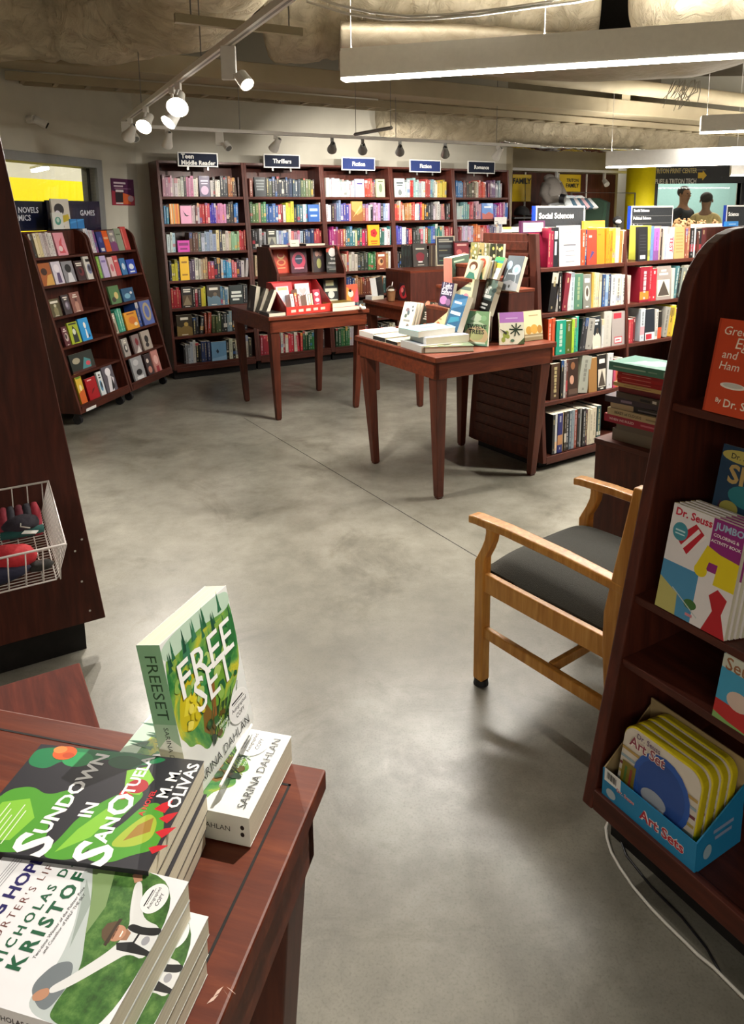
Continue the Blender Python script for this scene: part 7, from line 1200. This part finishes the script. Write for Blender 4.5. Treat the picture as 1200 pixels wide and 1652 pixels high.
# people behind the print centre window
def person(label, loc, yaw, shirt, hair, skin='#8a6248', k=1.0):
    t = thing('person', label, 'person', M4(loc, yaw))
    J = [((0, 0, .92), .13), ((0, .01, 1.1), .125), ((0, .01, 1.3), .15), ((0, .02, 1.44), .09), ((0, .01, 1.52), .052), ((0, -.005, 1.60), .075), ((0, -.01, 1.68), .088), ((0, 0, 1.75), .07), ((-.17, .01, 1.40), .06), ((-.23, .02, 1.14), .045), ((-.21, -.08, .92), .034), ((-.20, -.14, .84), .036), ((.17, .01, 1.40), .06), ((.23, .02, 1.14), .045), ((.21, -.08, .92), .034), ((.20, -.14, .84), .036), ((-.09, 0, .86), .09), ((-.10, -.01, .48), .06), ((-.10, .01, .08), .042), ((-.10, -.12, .03), .035), ((.09, 0, .86), .09), ((.10, -.01, .48), .06), ((.10, .01, .08), .042), ((.10, -.12, .03), .035)]
    Ed = [(0, 1), (1, 2), (2, 3), (3, 4), (4, 5), (5, 6), (6, 7), (3, 8), (8, 9), (9, 10), (10, 11), (3, 12), (12, 13), (13, 14), (14, 15), (0, 16), (16, 17), (17, 18), (18, 19), (0, 20), (20, 21), (21, 22), (22, 23)]
    def skin_ob(name, idx, ex, mat, col):
        me = bpy.data.meshes.new(name); mp = {j: n for n, j in enumerate(idx)}; me.from_pydata([tuple(c*k*S for c in J[j][0]) for j in idx], [(mp[a], mp[b]) for a, b in Ed if a in mp and b in mp], [])
        nm = name+'_'+col.strip('#'); plain(nm, col, .8) if nm not in MATS else None; me.materials.append(MATS[nm])
        o = bpy.data.objects.new(name, me); COL.objects.link(o); o.parent = t; o.modifiers.new('skin', 'SKIN').use_smooth_shade = True; sd = me.skin_vertices[0].data
        for n, j in enumerate(idx): r = (J[j][1]*ex)*k*S; sd[n].radius = (r, r*(.72 if j in (0, 1, 2, 3) else 1)); sd[n].use_root = n == 0
        s_ = o.modifiers.new('smooth', 'SUBSURF'); s_.levels = 2; s_.render_levels = 2; return o
    skin_ob('body', list(range(24)), 1, 'skin', skin); skin_ob('shirt', [0, 1, 2, 3, 8, 9, 12, 13], 1.12, 'cloth', shirt); skin_ob('trousers', [0, 16, 17, 18, 20, 21, 22], 1.13, 'cloth', '#23242a')
    m = MB('matte', hair); m.ball((0, .012*k, 1.705*k), (.092*k, .098*k, .088*k), 18, 10, fn=lambda p, d: p if d.y > -.35 or d.z > .35 else p*.80); m.build('hair', t, smooth=True)
    m = MB('matte', skin); m.ball((0, -.096*k, 1.645*k), (.014*k, .018*k, .018*k), 8, 6); [m.ball((x*.088*k, 0, 1.655*k), (.012*k, .02*k, .028*k), 8, 6) for x in (-1, 1)]; m.build('nose_and_ears', t, smooth=True)
    m = MB('matte', '#1a1412'); [m.ball((x*.034*k, -.082*k, 1.675*k), (.012*k, .008*k, .007*k), 8, 5) for x in (-1, 1)]; m.box((-.025*k, -.088*k, 1.595*k), (.025*k, -.08*k, 1.602*k), '#7a3a34'); m.build('eyes_and_mouth', t)
p = aty(1103, 330, 11.2); person('person in a black shirt standing behind the print center window', (p.x, 11.2, 0), .5, '#14161a', '#1e1a18', k=1.02)
p = aty(1139, 330, 11.05); person('person in a tan shirt behind the window, beside the one in black', (p.x, 11.05, 0), pi-.6, '#b8a06a', '#2a2420', '#7a5a44', k=.965)
# heap of plush toys on a low fixture
p = aty(1120, 375, 7.6); PB = V((p.x, 7.6, 0)); zt = p.z-.05
t = thing('toy_bin', 'dark low fixture topped by the heap of tan plush toys', 'bin', M4((PB.x-.35, 7.5, 0))); m = MB('shelf_wood'); m.box((-.1, 0, 0), (.85, .6, zt)); m.build('body', t, bevel=.005)
proto = thing('plush_toy', 'tan plush toy in the heap by the print center window', 'plush toy', M4((PB.x, 7.7, zt+.03)), 'tan plush toys heaped on the low fixture')
m = MB('matte', '#6e5230'); m.ball((0, 0, 0), (.055, .05, .045), 12, 8); m.build('body', proto, smooth=True); m = MB('matte', '#7a5c38'); m.ball((.0, -.045, .045), .036, 12, 8); m.ball((-.026, -.045, .078), .013, 8, 5); m.ball((.026, -.045, .078), .013, 8, 5); m.build('head', proto, smooth=True)
for x in (-1, 1): m = MB('matte', '#9a8058'); m.ball((x*.045, -.04, -.01), (.018, .03, .018), 8, 6); m.build('paw', proto, smooth=True)
rp = random.Random(4)
for i in range(21):
    x = PB.x-.40+.043*i*.92; zz = zt+.04+rp.uniform(0, .02)+(.05*sin(pi*i/20)); dup(proto, M4((x, 7.6+rp.uniform(0, .35), zz), rp.uniform(-2, 2), rp.uniform(-.5, .5), rp.uniform(-.4, .4)))
p = aty(996, 356, 8.2); t = thing('plush_toy', 'round black and white plush head peeking over the social science books', 'plush toy', M4((p.x, 8.2, p.z))); m = MB('matte', '#141414'); m.ball((0, 0, 0), (.055, .045, .05), 16, 10); m.build('head', t, smooth=True); m = MB('matte', '#e4e2de'); m.ball((0, -.03, -.012), (.036, .03, .026), 12, 8); m.build('face', t, smooth=True)
t2_ = thing('toy_stand', 'slim dark stand under the black and white plush head', 'stand', M4((p.x, 8.2, 0))); m = MB('black_plastic'); m.cyl((0, 0, 0), (0, 0, .02), .12, n=20); m.cyl((0, 0, .02), (0, 0, p.z-.052), .012, n=10); m.build('post', t2_)
# ------------------------------------------------------------------ light
for p, L, lb, k in [(V((-2.2, -2.2, PZ)), 3.4, 'white linear pendant lamp behind the near table', .5), (V((3.6, 4.2, PZ)), 3.0, 'white linear pendant lamp over the aisle past the colouring book rack', .2)]:
    pendant(lb, p, L); a = p + PD*(L/2); area('pendant_lamp', (a.x, a.y, PZ-.004), L, .08, PEND_E*L/3.4*k, PYAW)  # both pendants are invented out of view and added as fill light
w = bpy.data.worlds.new('world'); SC.world = w; w.use_nodes = True
w.node_tree.nodes['Background'].inputs[0].default_value = (.9, .85, .78, 1); w.node_tree.nodes['Background'].inputs[1].default_value = .3
SC.view_settings.view_transform = 'Standard'; SC.view_settings.look = 'None'; SC.view_settings.exposure = .75; SC.view_settings.gamma = 1
SC.cycles.use_denoising = True; SC.cycles.max_bounces = 8; SC.cycles.diffuse_bounces = 4; SC.cycles.glossy_bounces = 4; SC.cycles.transmission_bounces = 6; SC.cycles.caustics_reflective = False; SC.cycles.caustics_refractive = False; SC.cycles.sample_clamp_indirect = 4
